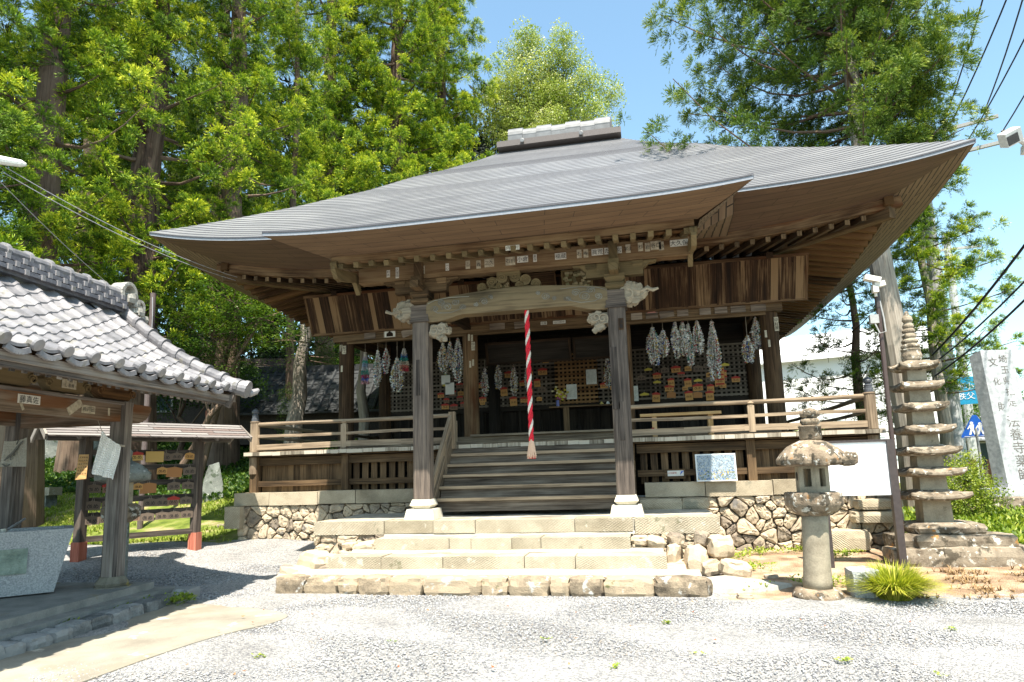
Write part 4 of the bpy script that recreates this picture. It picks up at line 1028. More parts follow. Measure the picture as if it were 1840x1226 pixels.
for k in range(12):   # more slips on pillars and lintels
    x = rnd.choice([-1.58, -1.45, 1.45, -4.2, 4.1]); z = rnd.uniform(3.2, 3.9); b = MB(); b.box((x+rnd.uniform(-.06, .06), 2.737, z), (.04, .003, .13), col=rnd.random()); b.build('votive_sticker', [PAPER], temple)
# plaques nailed to the lintel
LP = wood('wood_plaque', (.06,.045,.035), (.17,.13,.10), (.33,.27,.21))
def house_poly(w_, h): return [(-w_/2, -h/2), (w_/2, -h/2), (w_/2, h/2-.02), (0, h/2+.02), (-w_/2, h/2-.02)]
for x, w_, rot, c_ in ((-3.55, .24, 0, .2), (-3.12, .26, 0, .9), (-2.75, .24, .3, .5), (-2.25, .22, 0, .3), (1.78, .20, 0, .9), (2.06, .22, 0, .3), (2.33, .26, .12, .2), (2.62, .2, 0, .5), (3.02, .2, 0, .4), (3.3, .22, 0, .3), (3.6, .26, 0, .2), (3.95, .26, 0, .25), (-.9, .3, 0, .4), (-.45, .22, .1, .5)):
    b = MB(); ca, sa = math.cos(rot), math.sin(rot)
    b.prism([(x_*ca-z_*sa, x_*sa+z_*ca) for x_, z_ in house_poly(w_, .155)], (x, 2.705, 4.085), X3, Z3, Y3, .014, col=c_, mi=0)
    if abs(x+3.12) < .01: b.prism([(-.11, -.07), (.11, -.07), (.11, .07), (-.11, .07)], (x, 2.697, 4.085), X3, Z3, Y3, .004, mi=1); b.prism([(-.07, -.06), (.07, -.06), (.07, 0), (0, .05), (-.07, 0)], (x, 2.692, 4.085), X3, Z3, Y3, .004, mi=2)
    if abs(x-2.06) < .01: b.prism([(-.09, .03), (.09, .03), (0, .075)], (x, 2.696, 4.085), X3, Z3, Y3, .004, mi=3)
    b.build('nailed_plaque', [LP, WHITE, W_DARK, plain('faded_pink', (.45,.2,.17), .8) if 'faded_pink' not in bpy.data.materials else bpy.data.materials['faded_pink']], temple, bevel=.002)

# ================================================================= BELL ROPE
rope = thing('bell_rope', 'red and white twisted bell rope with a frayed cream tassel hanging before the stairs', 'bell rope', (.17, -.02, 3.7))
RED = plain('rope_red', (.56,.014,.03), .8, noise=.3, scale=45., bump=.6); RWH = plain('rope_white', (.62,.57,.50), .85, noise=.25, scale=45., bump=.6); TAS = plain('tassel', (.62,.42,.30), .9, bump=.5, scale=120)
for mat_, ph in ((RED, 0), (RED, PI*.72), (RWH, PI*1.36)):
    b = MB(); pts = []
    for i in range(220):
        t = i/219; z = 3.9-2.2*t; a = ph-t*2.2/.17*2*PI/2; pts.append((.165+.018*math.cos(a)+.005*t, -.03+.018*math.sin(a), z))
    b.tube(pts, .021, 8, col=.5); b.build('rope_strand', [mat_], rope, smooth=True)
b = MB(); 
for k in range(60):
    a = k*2.4; r = .02+.022*rnd.random(); x0, y0 = .17+.018*math.cos(a), -.03+.018*math.sin(a); e = rnd.uniform(.03, .07)
    b.tube([(x0, y0, 1.72), (x0+.02*math.cos(a)+rnd.uniform(-.008, .008), y0+.02*math.sin(a), 1.59), (.17+e*math.cos(a), -.03+e*math.sin(a), 1.46+rnd.uniform(-.02, .02))], [.012, .012, .008], 5, col=rnd.random())
b.build('tassel', [TAS], rope)
b = MB()
for k in range(9): a = k*.7; b.tube([(.17+.05*math.cos(a), -.03+.05*math.sin(a), 1.48), (.17+.05*math.cos(a), -.03+.055*math.sin(a), 1.44)], .005, 4)
b.build('tassel_fringe', [RED], rope)

# ================================================================= CRANE GARLANDS
CRC = multi('crane_paper', [(0, (.80,.79,.75)), (.32, (.50,.50,.47)), (.55, (.30,.26,.20)), (.65, (.06,.22,.15)), (.70, (.40,.06,.06)), (.74, (.06,.10,.30)), (.78, (.55,.40,.08)), (.86, (.03,.03,.04)), (.95, (.50,.30,.22))])
CRB = {k: multi('crane_bands_'+k, st) for k, st in dict(
    a=[(0, (.55,.28,.30)), (.1, (.10,.14,.42)), (.2, (.45,.06,.14)), (.3, (.05,.30,.24)), (.42, (.50,.50,.52)), (.55, (.30,.40,.55)), (.66, (.06,.36,.24)), (.75, (.45,.40,.46)), (.86, (.56,.52,.44))],
    b=[(0, (.50,.04,.07)), (.14, (.58,.20,.16)), (.28, (.60,.54,.42)), (.45, (.05,.28,.24)), (.6, (.06,.14,.34)), (.72, (.55,.52,.48))]).items()}
STRING = plain('string', (.35,.30,.24), .9)
def garland(x, ztop, zbot, wd, label, style='mix', y=2.99, seed=0, density=1., dark=0):
    q = np.random.default_rng(seed+100); h = ztop-zbot; g_ = thing('crane_garland', label, 'paper crane garland', (x, y, ztop), 'paper crane garlands hung under the temple lintel')
    n = int(1000*density*max(.4, h*wd/.12)); strands = 14; sid = q.integers(0, strands, n)
    a = sid*2*PI/strands; t = q.uniform(0, 1, n)
    lens = q.uniform(.72, 1., strands)[sid]
    if style in ('mix', 'dark'): r = wd*.5*np.clip(np.sin(np.clip(t*1.15, 0, 1)*PI*.62), .12, 1)*(1-.45*np.clip(t-.72, 0, 1)/.28*.8)
    else: r = wd*.5*np.clip(t*1.6, .1, 1)**.6
    r = r*q.uniform(.55, 1.05, n) if style != 'bands' else r*q.uniform(.8, 1.02, n)
    tt = t*lens if style != 'bands' else t
    X = x+r*np.cos(a)+q.normal(0, .005, n); Yy = y+r*np.sin(a)*.7+q.normal(0, .005, n); Z = ztop-h*tt
    s = q.uniform(.010, .021, n) if style != 'bands' else q.uniform(.010, .016, n)
    base = np.array([(1,0,.3),(-.6,.5,-.2),(-.4,-.7,.1),(0,.1,1.1)]); V = np.empty((n, 4, 3))
    for k in range(4):
        d = base[k]+q.uniform(-.35, .35, (n, 3)); ang = q.uniform(0, 2*PI, n)
        V[:, k, 0] = d[:, 0]*np.cos(a)-d[:, 1]*np.sin(a); V[:, k, 1] = d[:, 0]*np.sin(a)+d[:, 1]*np.cos(a); V[:, k, 2] = d[:, 2]
    V = V*s[:, None, None]*1.25+np.stack([X, Yy, Z], -1)[:, None]
    f = np.array([(0,1,3),(1,2,3),(2,0,3),(0,2,1)]); F = (np.arange(n)[:, None, None]*4+f).reshape(-1, 3)
    c = (1-tt+q.uniform(-.03, .03, n)) if style == 'bands' else np.where(q.uniform(0, 1, n) < .28, q.uniform(0, 1, strands)[sid], q.uniform(0 if style == 'mix' else .1, 1, n))
    b = MB(); b.arr(V.reshape(-1, 3), F, np.zeros((len(F)*3, 2)), np.repeat(np.clip(c, 0, .999), 4))
    b.build('paper_cranes', [CRC if style != 'bands' else CRB['a' if dark == 0 else 'b']], g_)
    b = MB(); b.tube([(x, y, ztop+.06), (x, y, 4.02 if y < 3.1 else ztop+.2)], .004, 4)
    for k in range(7): aa = k*.9; b.tube([(x, y, ztop+.06), (x+wd*.12*math.cos(aa), y+wd*.1*math.sin(aa), ztop-.05)], .003, 3)
    b.build('hanging_string', [STRING], g_)
    return g_
GL = [(2.06, 3.88, 3.14, .26, 'mix', 'bulky white and green garland of paper cranes at the left end of right bay'), (2.25, 3.82, 3.30, .2, 'mix', 'thin white crane garland second from the left in the right bay'),
 (2.48, 3.96, 3.25, .17, 'mix', 'white crane garland with blue spots third from the left in the right bay'), (2.72, 3.90, 3.05, .15, 'dark', 'narrow crane garland with a red lower end in the middle of the right bay'),
 (2.62, 3.95, 3.28, .2, 'mix', 'silvery crane garland just left of the red-ended narrow one in the right bay'), (2.88, 3.95, 3.28, .2, 'mix', 'plump white and teal crane garland just left of the longest one'),
 (3.15, 3.92, 2.78, .24, 'mix', 'longest crane garland of the right bay, tapering nearly to the lattice plaques'), (3.76, 3.60, 3.08, .22, 'mix', 'short pale crane garland low beside the right corner pillar'),
 (3.93, 3.94, 3.34, .18, 'dark', 'red and yellow crane garland touching the right corner pillar'),
 (-3.78, 3.78, 3.12, .15, 'bands', 'tidy garland in even rainbow bands beside the left corner pillar'), (-3.50, 3.80, 3.02, .17, 'mix', 'crane garland with an orange lower end second from the left corner pillar'),
 (-3.32, 3.84, 3.28, .16, 'mix', 'greyish white crane garland third from the left corner pillar'), (-3.08, 3.62, 2.88, .28, 'mix', 'wide spreading garland of cream strings with green cranes left of the porch pillar'),
 (-2.93, 3.80, 3.34, .17, 'bands', 'short garland banded white, blue, green and red left of the porch pillar'), (-2.10, 3.86, 3.18, .22, 'dark', 'dark mottled crane garland just right of the left porch pillar'),
 (-1.95, 3.88, 3.3, .14, 'dark', 'slim crane garland with orange strings right of the left porch pillar'), (-1.78, 3.94, 3.04, .24, 'dark', 'broad dark crane garland beside the left inner pillar'),
]
for i, (x, zt, zb, wd, stl, lb) in enumerate(GL): garland(x, zt, zb, wd, lb, stl, seed=i, dark=1 if x == -2.93 else 0, density=1.3 if i < 9 else 1)
GL2 = [(-1.35, 3.48, 2.86, 'leftmost dim crane garland in the middle bay'), (-1.08, 3.54, 2.98, 'second dim crane garland in the middle bay, by the orange slip'), (-.78, 3.50, 2.85, 'third dim crane garland in the middle bay, with bright green lower cranes'), (-.5, 3.55, 2.9, 'dim crane garland just left of the bell rope'), (1.0, 3.55, 2.9, 'dim crane garland near the right porch pillar in the middle bay')]
for i, (x, zt, zb, lb) in enumerate(GL2): garland(x*1.12, zt, zb, .15, lb, 'dark', y=4.1, seed=50+i)

# ================================================================= VOTIVE PLAQUES (ema)
EMAW = multi('ema_board', [(0, (.50,.27,.09)), (.3, (.38,.18,.07)), (.5, (.24,.15,.10)), (.7, (.16,.12,.09)), (.85, (.55,.36,.12))])
EMAR = plain('ema_red', (.36,.035,.025), .7); EMAY = plain('ema_yellow', (.52,.42,.06), .7); EMAB = plain('ema_blue', (.08,.25,.5), .7)
def ema_mesh(name, w_, h, c_, top, eyes=2, yaw_=0):
    b = MB(); b.prism([(-w_/2, -h), (w_/2, -h), (w_/2, -.018), (0, 0), (-w_/2, -.018)], (0,0,0), X3, Z3, Y3, .01, col=c_)
    if top is not None: b.prism([(-w_/2-.006, -.035), (-w_/2-.006, -.012), (0, .012), (w_/2+.006, -.012), (w_/2+.006, -.035)], (0, -.004, 0), X3, Z3, Y3, .008, mi=top)
    if eyes:
        for s_ in (-1, 1): put_text(b, 'め', (s_*w_*.2, -.008, -h*.6), X3, Z3, min(w_*.42, h*.55), mi=5, mirror=s_ < 0)
    b.tube([(-.012, -.004, -.01), (0, -.004, .05), (.012, -.004, -.01)], .0022, 4, mi=6)
    return b.mesh(name, [EMAW, EMAR, EMAY, EMAB, WHITE, INK, STRING])
EM = [ema_mesh('votive_plaque', .15, .105, .05, 1), ema_mesh('votive_plaque', .15, .105, .9, 1), ema_mesh('votive_plaque', .13, .10, .6, 1), ema_mesh('votive_plaque', .15, .10, .75, None),
      ema_mesh('votive_plaque', .13, .04, .9, 2, 0), ema_mesh('votive_plaque', .17, .12, .4, None, 0), ema_mesh('votive_plaque', .13, .16, .1, 1), ema_mesh('votive_plaque', .11, .085, .05, None)]
EMD = ['orange red-roofed eye plaque', 'yellow red-roofed eye plaque', 'brown red-roofed eye plaque', 'grey weathered eye plaque', 'thin yellow-topped plaque', 'blank brown plaque', 'tall orange red-roofed plaque', 'small orange plaque']
ORD = ['first', 'second', 'third', 'fourth', 'fifth', 'sixth', 'seventh', 'eighth', 'ninth', 'tenth', 'eleventh', 'twelfth', 'thirteenth', 'fourteenth']
def ema(k, p, lab, grp, s=1., rz=0):
    o = bpy.data.objects.new('votive_plaque', EM[k]); col.objects.link(o); o.location = p; o.scale = (s, s, s); o.rotation_euler = (rnd.uniform(-.03, .1), rnd.uniform(-.06, .06), rz)
    return tag(o, lab, 'votive plaque', grp)
Q = random.Random(5)
def lattice_emas(xa, xb, rows, where, dens, dark=False):
    for ri, z in enumerate(rows):
        x = xa+Q.uniform(.05, .3); n = 0
        while x < xb-.06:
            if Q.random() < dens:
                k = Q.choice([0, 2, 3, 4, 5, 6, 7, 2, 4, 0])
                ema(k, (x, LY-.05, z+Q.uniform(-.03, .03)), '%s, %s from left, %s row, %s' % (EMD[k], ORD[min(n, 13)], ORD[ri], where), 'votive plaques on the temple lattice', Q.uniform(1.0, 1.35)); n += 1
            x += Q.uniform(.19, .36)
lattice_emas(1.75, 3.95, [3.42, 3.27, 3.12, 2.97, 2.84], 'right bay lattice', .8)
lattice_emas(-1.35, -.2, [3.78, 3.5, 3.3, 3.12, 2.9], 'middle lattice left of notices', .85)
lattice_emas(.9, 1.45, [3.75, 3.35, 3.1], 'lattice beside right porch pillar', .9)
lattice_emas(-2.9, -1.65, [3.3, 3.12, 2.98, 2.85], 'left bay lattice', .8)
b = MB(); b.box((3.43, LY-.06, 3.12), (.20, .012, .40), col=.05)
for k in range(4): b.box((3.43, LY-.068, 3.27-k*.1), (.18, .006, .035), mi=1); put_text(b, 'めめ', (3.43, LY-.072, 3.225-k*.1), X3, Z3, .055, mi=2)
tag(b.build('votive_plaque', [EMAW, EMAR, INK]), 'largest red and yellow plaque with four rows of painted eyes on the right lattice', 'votive plaque', 'votive plaques on the temple lattice')
# three paper notices
for x, z, lb in ((.27, 2.97, 'lower left white paper notice pinned to the brown lattice door'), (.72, 3.28, 'upper white paper notice pinned to the brown lattice door'), (1.60, 2.86, 'white paper notice on the dark lattice near the right porch pillar')):
    b = MB(); b.box((x, LY-.06, z), (.23, .004, .33), mi=0)
    for k in range(7): put_text(b, 'の一上三日人今'[k]*1, (x+.09-.03*k, LY-.064, z+.1), X3, Z3, .02); b.box((x+.09-.03*k, LY-.0635, z-.02), (.006, .002, .2), mi=1)
    tag(b.build('paper_notice', [plain('paper_bright', (.62,.64,.60), .9) if 'paper_bright' not in bpy.data.materials else bpy.data.materials['paper_bright'], plain('faint_ink', (.3,.32,.3), .9) if 'faint_ink' not in bpy.data.materials else bpy.data.materials['faint_ink']]), lb, 'paper notice')
# two white sheets in the left bay
for x, z, lb in ((-2.42, 3.30, 'upper small white sheet in the left bay beside the broad garland'), (-2.33, 3.10, 'larger white sheet below the small one in the left bay')):
    b = MB(); b.box((x, 4.2, z), (.2, .004, .2 if z > 3.2 else .26)); tag(b.build('white_sheet', [WHITE]), lb, 'paper sheet')
# offering shelf
t = thing('offering_table', 'low dark offering table with small offerings before the lattice door', 'table', (.75, 4.3, 1.9))
b = MB(); b.box((.72, 4.4, 2.585), (1.75, .32, .03), col=.9); b.build('tabletop', [W_GREY], t)
for x in (.2, 1.42):
    b = MB(); b.box((x, 4.3, 2.24), (.12, .06, .66), col=.7); b.build('leg', [W_GREY], t)
b = MB(); b.lathe([(.035, 0), (.035, .13), (.028, .14)], (.02, 4.35, 2.60), 14); tag(b.build('blue_cup', [plain('blue_can', (.10,.12,.34), .4)]), 'small blue cup at the left end of the offering table', 'cup')
for i, (x, c_, lb) in enumerate(((.95, (.5,.4,.12), 'yellow trinket in the middle of the offering table'), (1.08, (.6,.6,.56), 'white trinket right of the yellow one on the offering table'), (1.2, (.58,.55,.4), 'cream trinket on the offering table'))):
    b = MB(); b.lathe([(.03, 0), (.04, .02), (.02, .06), (0, .07)], (x, 4.35, 2.60), 10); tag(b.build('small_offering', [plain('offering_%d' % i, c_, .5)]), lb, 'trinket')
b = MB(); b.lathe([(.07, 0), (.07, .03), (.05, .05), (.06, .12), (.04, .15), (0, .17)], (1.4, 4.35, 2.60), 12); tag(b.build('red_stand_ornament', [plain('orn_red', (.4,.02,.02), .4)]), 'small red ornament standing at the right end of the offering table', 'ornament')
b = MB(); b.lathe([(.10, 0), (.10, .02), (.09, .04), (.12, .06), (.12, .22), (.10, .26), (.11, .30)], (-1.60, 3.2, 1.80+.16), 16); tag(b.build('metal_urn', [plain('urn', (.09,.10,.11), .45, metal=.5)]), 'dark metal urn behind the newel post of the stairs', 'urn')
# hanging flower bunch
b = MB()
for k in range(40): b.stone((-.02+rnd.gauss(.0, .07)+.1*(k/40), 4.82+rnd.uniform(-.04, .04), 3.0-.16*(k/40)+rnd.gauss(0, .05)), (.05, .04, .04), col=rnd.random(), n=3)
tag(b.build('flower_bunch', [multi('bunch', [(0, (.5,.42,.05)), (.6, (.35,.08,.2)), (.8, (.55,.5,.3))])]), 'drooping bunch of yellow and pink artificial flowers on the lattice', 'flowers')
# orange trestle bench behind the right rail
t = thing('trestle_bench', 'fresh orange wooden bench behind the rail of the right bay', 'bench', (2.4, 2.2, DZ))
b = MB(); b.box((2.42, 2.2, 2.16), (1.36, .26, .05), col=.7); b.build('seat', [W_FRESH], t, bevel=.004)
for x in (1.98, 2.92): b = MB(); b.box((x, 2.2, 1.94), (.08, .2, .39), col=.8); b.build('leg', [W_FRESH], t, bevel=.004)
b = MB(); b.box((1.95, 2.085, 1.92), (.045, .01, .05)); b.build('red_tag', [EMAR], t)
# poster and small warning sign
t = thing('picture_board', 'white framed picture board with a faded village scene leaning under the right deck', 'poster', (2.85, 1.1, 1.02))
MAPM = multi('map_colours', [(0, (.24,.30,.36)), (.3, (.15,.19,.22)), (.5, (.34,.37,.36)), (.62, (.10,.14,.08)), (.74, (.34,.26,.06)), (.84, (.06,.13,.32)), (.92, (.45,.46,.46))])
b = MB(); Rm = Matrix.Rotation(-.12, 3, 'X'); cc = Vector((2.85, 1.10, 1.235))
b.box(cc, (.60, .02, .42), R=Rm, mi=0); b.build('frame', [plain('frame_white', (.6,.62,.62), .4)], t, bevel=.003)
b = MB(); nx, nz = 46, 30
for i in range(nx):
    for j in range(nz):
        u, v = -.28+.56*i/nx, -.19+.38*j/nz; q = random.Random((i//2)*91+(j//2)*7+(i*j) % 5)
        c_ = q.random()*(.95 if j < 12 else .62)
        b.face([cc+Rm @ Vector((u, -.0125, v)), cc+Rm @ Vector((u+.56/nx, -.0125, v)), cc+Rm @ Vector((u+.56/nx, -.0125, v+.38/nz)), cc+Rm @ Vector((u, -.0125, v+.38/nz))], None, c_)
b.build('printed_scene', [MAPM], t)
t = thing('smoking_notice', 'small white notice with a blue arrow on a wooden back, fixed to the skirt rail', 'notice', (2.24, 1.36, 1.18))
b = MB(); b.box((2.24, 1.365, 1.15), (.32, .02, .15), col=.5); b.build('backing_board', [W_GREY], t)
b = MB(); b.box((2.25, 1.352, 1.16), (.25, .004, .085), mi=0); put_text(b, '火気厳禁', (2.20, 1.348, 1.165), X3, Z3, .034, mi=1); b.prism([(-.03, -.03), (.035, .035), (-.01, .03)], (2.345, 1.348, 1.16), X3, Z3, Y3, .003, mi=2)
b.build('notice_plate', [WHITE, EMAR, plain('arrow_blue', (.05,.12,.45), .5)], t)

# ================================================================= WATER PAVILION (left foreground)
kr, ku, kp = Vector((.997, .08, 0)), Vector((-.08, .997, 0)), Vector((-4.45, -2.65, 0))
def K(a, b_, z): return kp+kr*a+ku*b_+Vector((0, 0, z))
SHR = [0.]
RK = Matrix((kr, ku, Z3)).transposed()
pav = thing('water_pavilion', 'open timber water pavilion with a sunlit grey tiled roof at the left edge', 'pavilion', K(-.7, -1, .1))
def tile_mat():
    mt, n, l, b = new_mat('roof_tile'); at = nd(n, 'ShaderNodeAttribute', attribute_name='rnd'); tc = nd(n, 'ShaderNodeTexCoord')
    t = nd(n, 'ShaderNodeTexNoise', i_Scale=9., i_Detail=6.); l.new(tc.outputs['Object'], t.inputs[0])
    t2 = nd(n, 'ShaderNodeTexNoise', i_Scale=60., i_Detail=4.); l.new(tc.outputs['Object'], t2.inputs[0])
    s_ = nd(n, 'ShaderNodeMath', operation='MULTIPLY_ADD', i_1=.45); l.new(at.outputs['Fac'], s_.inputs[0]); l.new(t.outputs[0], s_.inputs[2])
    s2 = nd(n, 'ShaderNodeMath', operation='MULTIPLY_ADD', i_1=.15); l.new(t2.outputs[0], s2.inputs[0]); l.new(s_.outputs[0], s2.inputs[2])
    r = ramp(n, [(.4, (.08,.079,.085)), (.7, (.155,.15,.157)), (1., (.235,.225,.23))]); l.new(s2.outputs[0], r.inputs[0])
    c = r.outputs[0]; sp = ramp(n, [(.60, (0,0,0)), (.66, (1,1,1))]); l.new(t.outputs[0], sp.inputs[0])
    c = mixc(n, l, sp.outputs[0], c, (.17,.16,.14))
    l.new(c, b.inputs['Base Color']); b.inputs['Roughness'].default_value = .38; b.inputs['Specular IOR Level'].default_value = .5
    return mt
TILE = tile_mat()
TILED = plain('tile_dark', (.12,.12,.135), .5, noise=.3, scale=15.)
AR, AE, ZR, ZE = -.55, 1.30, 3.52, 2.37
K_ = K
def K(a, b_, z):   # the verges flare towards the ridge
    return K_(a, b_+SHR[0]*min(1, max(0, (z-ZE)/(ZR-ZE))), z)
SHR[0] = .36
BN, BF = -3.9, .24
def slope_pt(a_frac, b_, side=1):
    a = AR+(AE-AR)*a_frac*side; f = a_frac; z = ZR+(ZE-ZR)*f-.10*math.sin(f*PI)
    return a, z
def wave(ph):
    ph %= 1.
    return -.020*math.sin(PI*ph/.70) if ph < .70 else .040*math.sin(PI*(ph-.70)/.30)**.8
PER = .305
def tile_slope(side, courses=11):
    b = MB(); nb = int((BF-BN)/PER*12)
    for c_ in range(courses):
        f0, f1 = c_/courses, (c_+1)/courses+.012
        for i in range(nb):
            b0, b1 = BF-i*PER/12, BF-(i+1)*PER/12
            hs = (wave((BF-b0)/PER), wave((BF-b1)/PER)); cr = (math.sin(int((BF-b0)/PER+.3)*12.7+c_*31.1)*4375.5) % 1
            pts = []
            for (bb, h, f, lift) in ((b0, hs[0], f0, 0), (b1, hs[1], f0, 0), (b1, hs[1], f1, .022), (b0, hs[0], f1, .022)):
                a, z = slope_pt(min(f, 1.02), bb, side); pts.append(K(a, bb, z+h+lift))
            dn = [K(*(slope_pt(min(f1, 1.02), 0, side)[0], b1)[0:2], slope_pt(min(f1, 1.02), 0, side)[1]+hs[1]-.004), K(slope_pt(min(f1, 1.02), 0, side)[0], b0, slope_pt(min(f1, 1.02), 0, side)[1]+hs[0]-.004)]
            q = pts if side < 0 else pts[::-1]
            b.face(q, None, cr); e = [pts[3], pts[2], dn[0], dn[1]]; b.face(e if side < 0 else e[::-1], None, cr*.5)
    return b
tile_slope(1).build('tiled_roof_slope', [TILE], pav, smooth=False); tile_slope(-1, 6).build('tiled_roof_slope', [TILE], pav)
# eave end tiles: round discs and curved lips
RE = RK @ Matrix.Rotation(PI/2+.5, 3, 'Y')
b = MB(); n = int((BF-BN)/PER)+1
for i in range(n):
    bb = BF-(i+.85)*PER; a, z = slope_pt(1.0, 0); 
    b.lathe([(.058, -.03), (.058, .025), (.050, .04), (0, .045)], K(a+.035, bb, z+.018), 14, R=RE, col=rnd.random())
    pts = []
    for k in range(9):
        ph = k/8*.70; pts.append(K(a+.03, bb-.0-.043-(PER-.086)*k/8, z-.045+wave(ph)*1.6))
    for p, q in zip(pts, pts[1:]): b.beam(p, q, .03, .045, col=.6)
b.build('eave_end_tiles', [TILE], pav)
# verge: big round tiles down the gable edge
b = MB()
for s_ in (1, -1):
    for k in range(8):
        f0, f1 = k/8, (k+1)/8; a0, z0 = slope_pt(f0+.02, 0, s_); a1, z1 = slope_pt(f1+.03, 0, s_)
        b.tube([K(a0, BF+.0, z0+.06), K(a1, BF+.0, z1+.065)], [.075, .082], 14, col=rnd.random())
        b.tube([K(a1-.02*s_, BF, z1+.075), K(a1+.035*s_, BF, z1+.06)], [.096, .094], 14, col=.3)
a, z = slope_pt(1.03, 0)
b.tube([K(a-.15, BF, z+.10), K(a+.10, BF+.03, z+.03)], [.10, .10], 16, col=.8); b.tube([K(a+.08, BF+.02, z+.035), K(a+.125, BF+.03, z+.02)], [.112, .108], 16, col=.7)
b.build('verge_tiles', [TILE], pav, smooth=False)
b = MB()
b.tube([K(a-.02, BF+.12, z+.02), K(a+.08, BF+.17, z-.005), K(a+.13, BF+.21, z+.02), K(a+.15, BF+.23, z+.05)], [.045, .05, .04, .02], 10, col=.7)
for k in range(16):
    f = k/16; aa, zz = slope_pt(f+.03, 0); b.box(K(aa, BF+.10, zz-.005), (.13, .05, .05), R=RK @ Matrix.Rotation(.55, 3, 'Y'), col=rnd.random())
b.build('corner_horn_tile', [TILE], pav)
# ridge
b = MB(); zr0 = ZR+.03
for k in range(3): b.box(K(AR, (BN+BF)/2-.02, zr0+.04+k*.062), (.30-.03*k, BF-BN-.1, .045), R=RK, col=.4, mi=0)
b.box(K(AR, (BN+BF)/2-.02, zr0+.08), (.2, BF-BN-.12, .2), R=RK, mi=0)
for k in range(3):
    for i in range(18):
        bb = BF-.15-i*.22-(.11 if k % 2 else 0); b.box(K(AR+.15-.015*k, bb, zr0+.04+k*.062), (.03, .05, .062), R=RK, col=.9, mi=1)
rd = b.build('ridge_courses', [TILED, TILE], pav, bevel=.005)
b = MB()
for i in range(14):
    b0 = BF-.08-i*.29; b.tube([K(AR, b0, zr0+.245), K(AR, b0-.27, zr0+.24)], [.075, .068], 12, col=rnd.random()); b.tube([K(AR, b0, zr0+.25), K(AR, b0-.05, zr0+.25)], .088, 12, col=.8)
b.build('ridge_cap_tiles', [TILE], pav)
b = MB()   # end ornament: two scrolled rings and a foot
for (db, dz, r, w_) in ((.02, .26, .14, .045), (.24, .12, .09, .04)):
    pts = [K(AR, BF+db+r*.9*math.cos(t), zr0+dz+r*math.sin(t)) for t in np.linspace(-.9, PI*1.15, 16)]
    for p, q in zip(pts, pts[1:]): b.beam(p, q, .20, w_, col=rnd.random(), up=None)
for k in range(26):
    t = rnd.random(); b.stone(K(AR+rnd.uniform(-.1, .1), BF+.04+.32*t+rnd.uniform(-.04, .04), zr0+.26-.42*t+rnd.uniform(-.06, .06)), (.13, .12, .12), col=rnd.random(), n=3)
b.tube([K(AR, BF+.30, zr0-.02), K(AR, BF+.42, zr0-.16), K(AR, BF+.5, zr0-.16)], [.06, .07, .04], 8, col=.5)
ORN = stone_mat('ornament_clay', (.20,.19,.17), (.45,.43,.38), scale=9., per=.2, patches=[((.55,.54,.48), 10., .6)])
b.build('ridge_end_ornament', [ORN], pav)
# timber
SHR[0] = 0.
def kbox(nm, mat, c, size, col_=None, bev=.006, par=None, tilt=0):
    b = MB(); b.box(K(*c), size, R=RK @ Matrix.Rotation(tilt, 3, 'Y') if tilt else RK, col=col_); return b.build(nm, [mat], par or pav, bevel=bev)
W_KI = wood('wood_pavilion', (.035,.022,.014), (.10,.068,.044), (.22,.165,.12), contrast=1.3, stain=(.16,.06,.018))
W_KP = wood('wood_pavilion_post', (.04,.034,.03), (.115,.098,.087), (.26,.23,.20))
for (a, b_) in ((0, 0), (-1.4, 0), (0, -2.1), (-1.4, -2.1)):
    b = MB(); w_ = .095; ch = .03; px_ = [(-w_, -w_+ch), (-w_+ch, -w_), (w_-ch, -w_), (w_, -w_+ch), (w_, w_-ch), (w_-ch, w_), (-w_+ch, w_), (-w_, w_-ch)]
    for k in range(6):
        z0, z1 = .17+k*.345, .17+(k+1)*.345; s0, s1 = 1.06-.06*k/6, 1.06-.06*(k+1)/6
        for i in range(8):
            p, q = px_[i], px_[(i+1) % 8]; L = math.hypot(q[0]-p[0], q[1]-p[1])
            b.face([K(a+p[0]*s0, b_+p[1]*s0, z0), K(a+q[0]*s0, b_+q[1]*s0, z0), K(a+q[0]*s1, b_+q[1]*s1, z1), K(a+p[0]*s1, b_+p[1]*s1, z1)], [(z0, i*.3), (z0, i*.3+L), (z1, i*.3+L), (z1, i*.3)], .2+.4*(i % 2)*(.5 if a else 1))
    p_ = b.build('pillar', [W_KP], pav)
    b = MB(); b.lathe([(.17, 0), (.19, .05), (.15, .10), (.135, .125)], K(a, b_, .06), 8, ph=PI/8, col=.3); b.lathe([(.23, -.04), (.21, .06)], K(a+.03, b_-.02, .02), 7, jit=.06, col=.2)
    b.build('pillar_footing', [stone_mat('damp_stone', (.12,.11,.085), (.27,.25,.19), scale=5., per=.2, patches=[((.30,.24,.08), 4., .6)]) if 'damp_stone' not in bpy.data.materials else bpy.data.materials['damp_stone']], p_, bevel=.01)
for a in (0, -1.4):
    kbox('beam', W_KI, (a, -1.3, 2.10), (.12, 2.75, .20), .5); kbox('cap_rail', W_KP, (a, -1.3, 2.215), (.17, 2.78, .035), .5)
for b_ in (0, -2.1): kbox('beam', W_KI, (-.7, b_, 2.06), (1.5, .12, .18), .35)
b = MB(); b.prism([(0, -.11), (.18, -.11), (.30, -.06), (.38, .03), (.40, .10), (.36, .12), (0, .12)], K(0, .06, 2.11), ku, Z3, kr, .12, col=.5); b.build('beam_nosing', [W_KI], pav, bevel=.01)
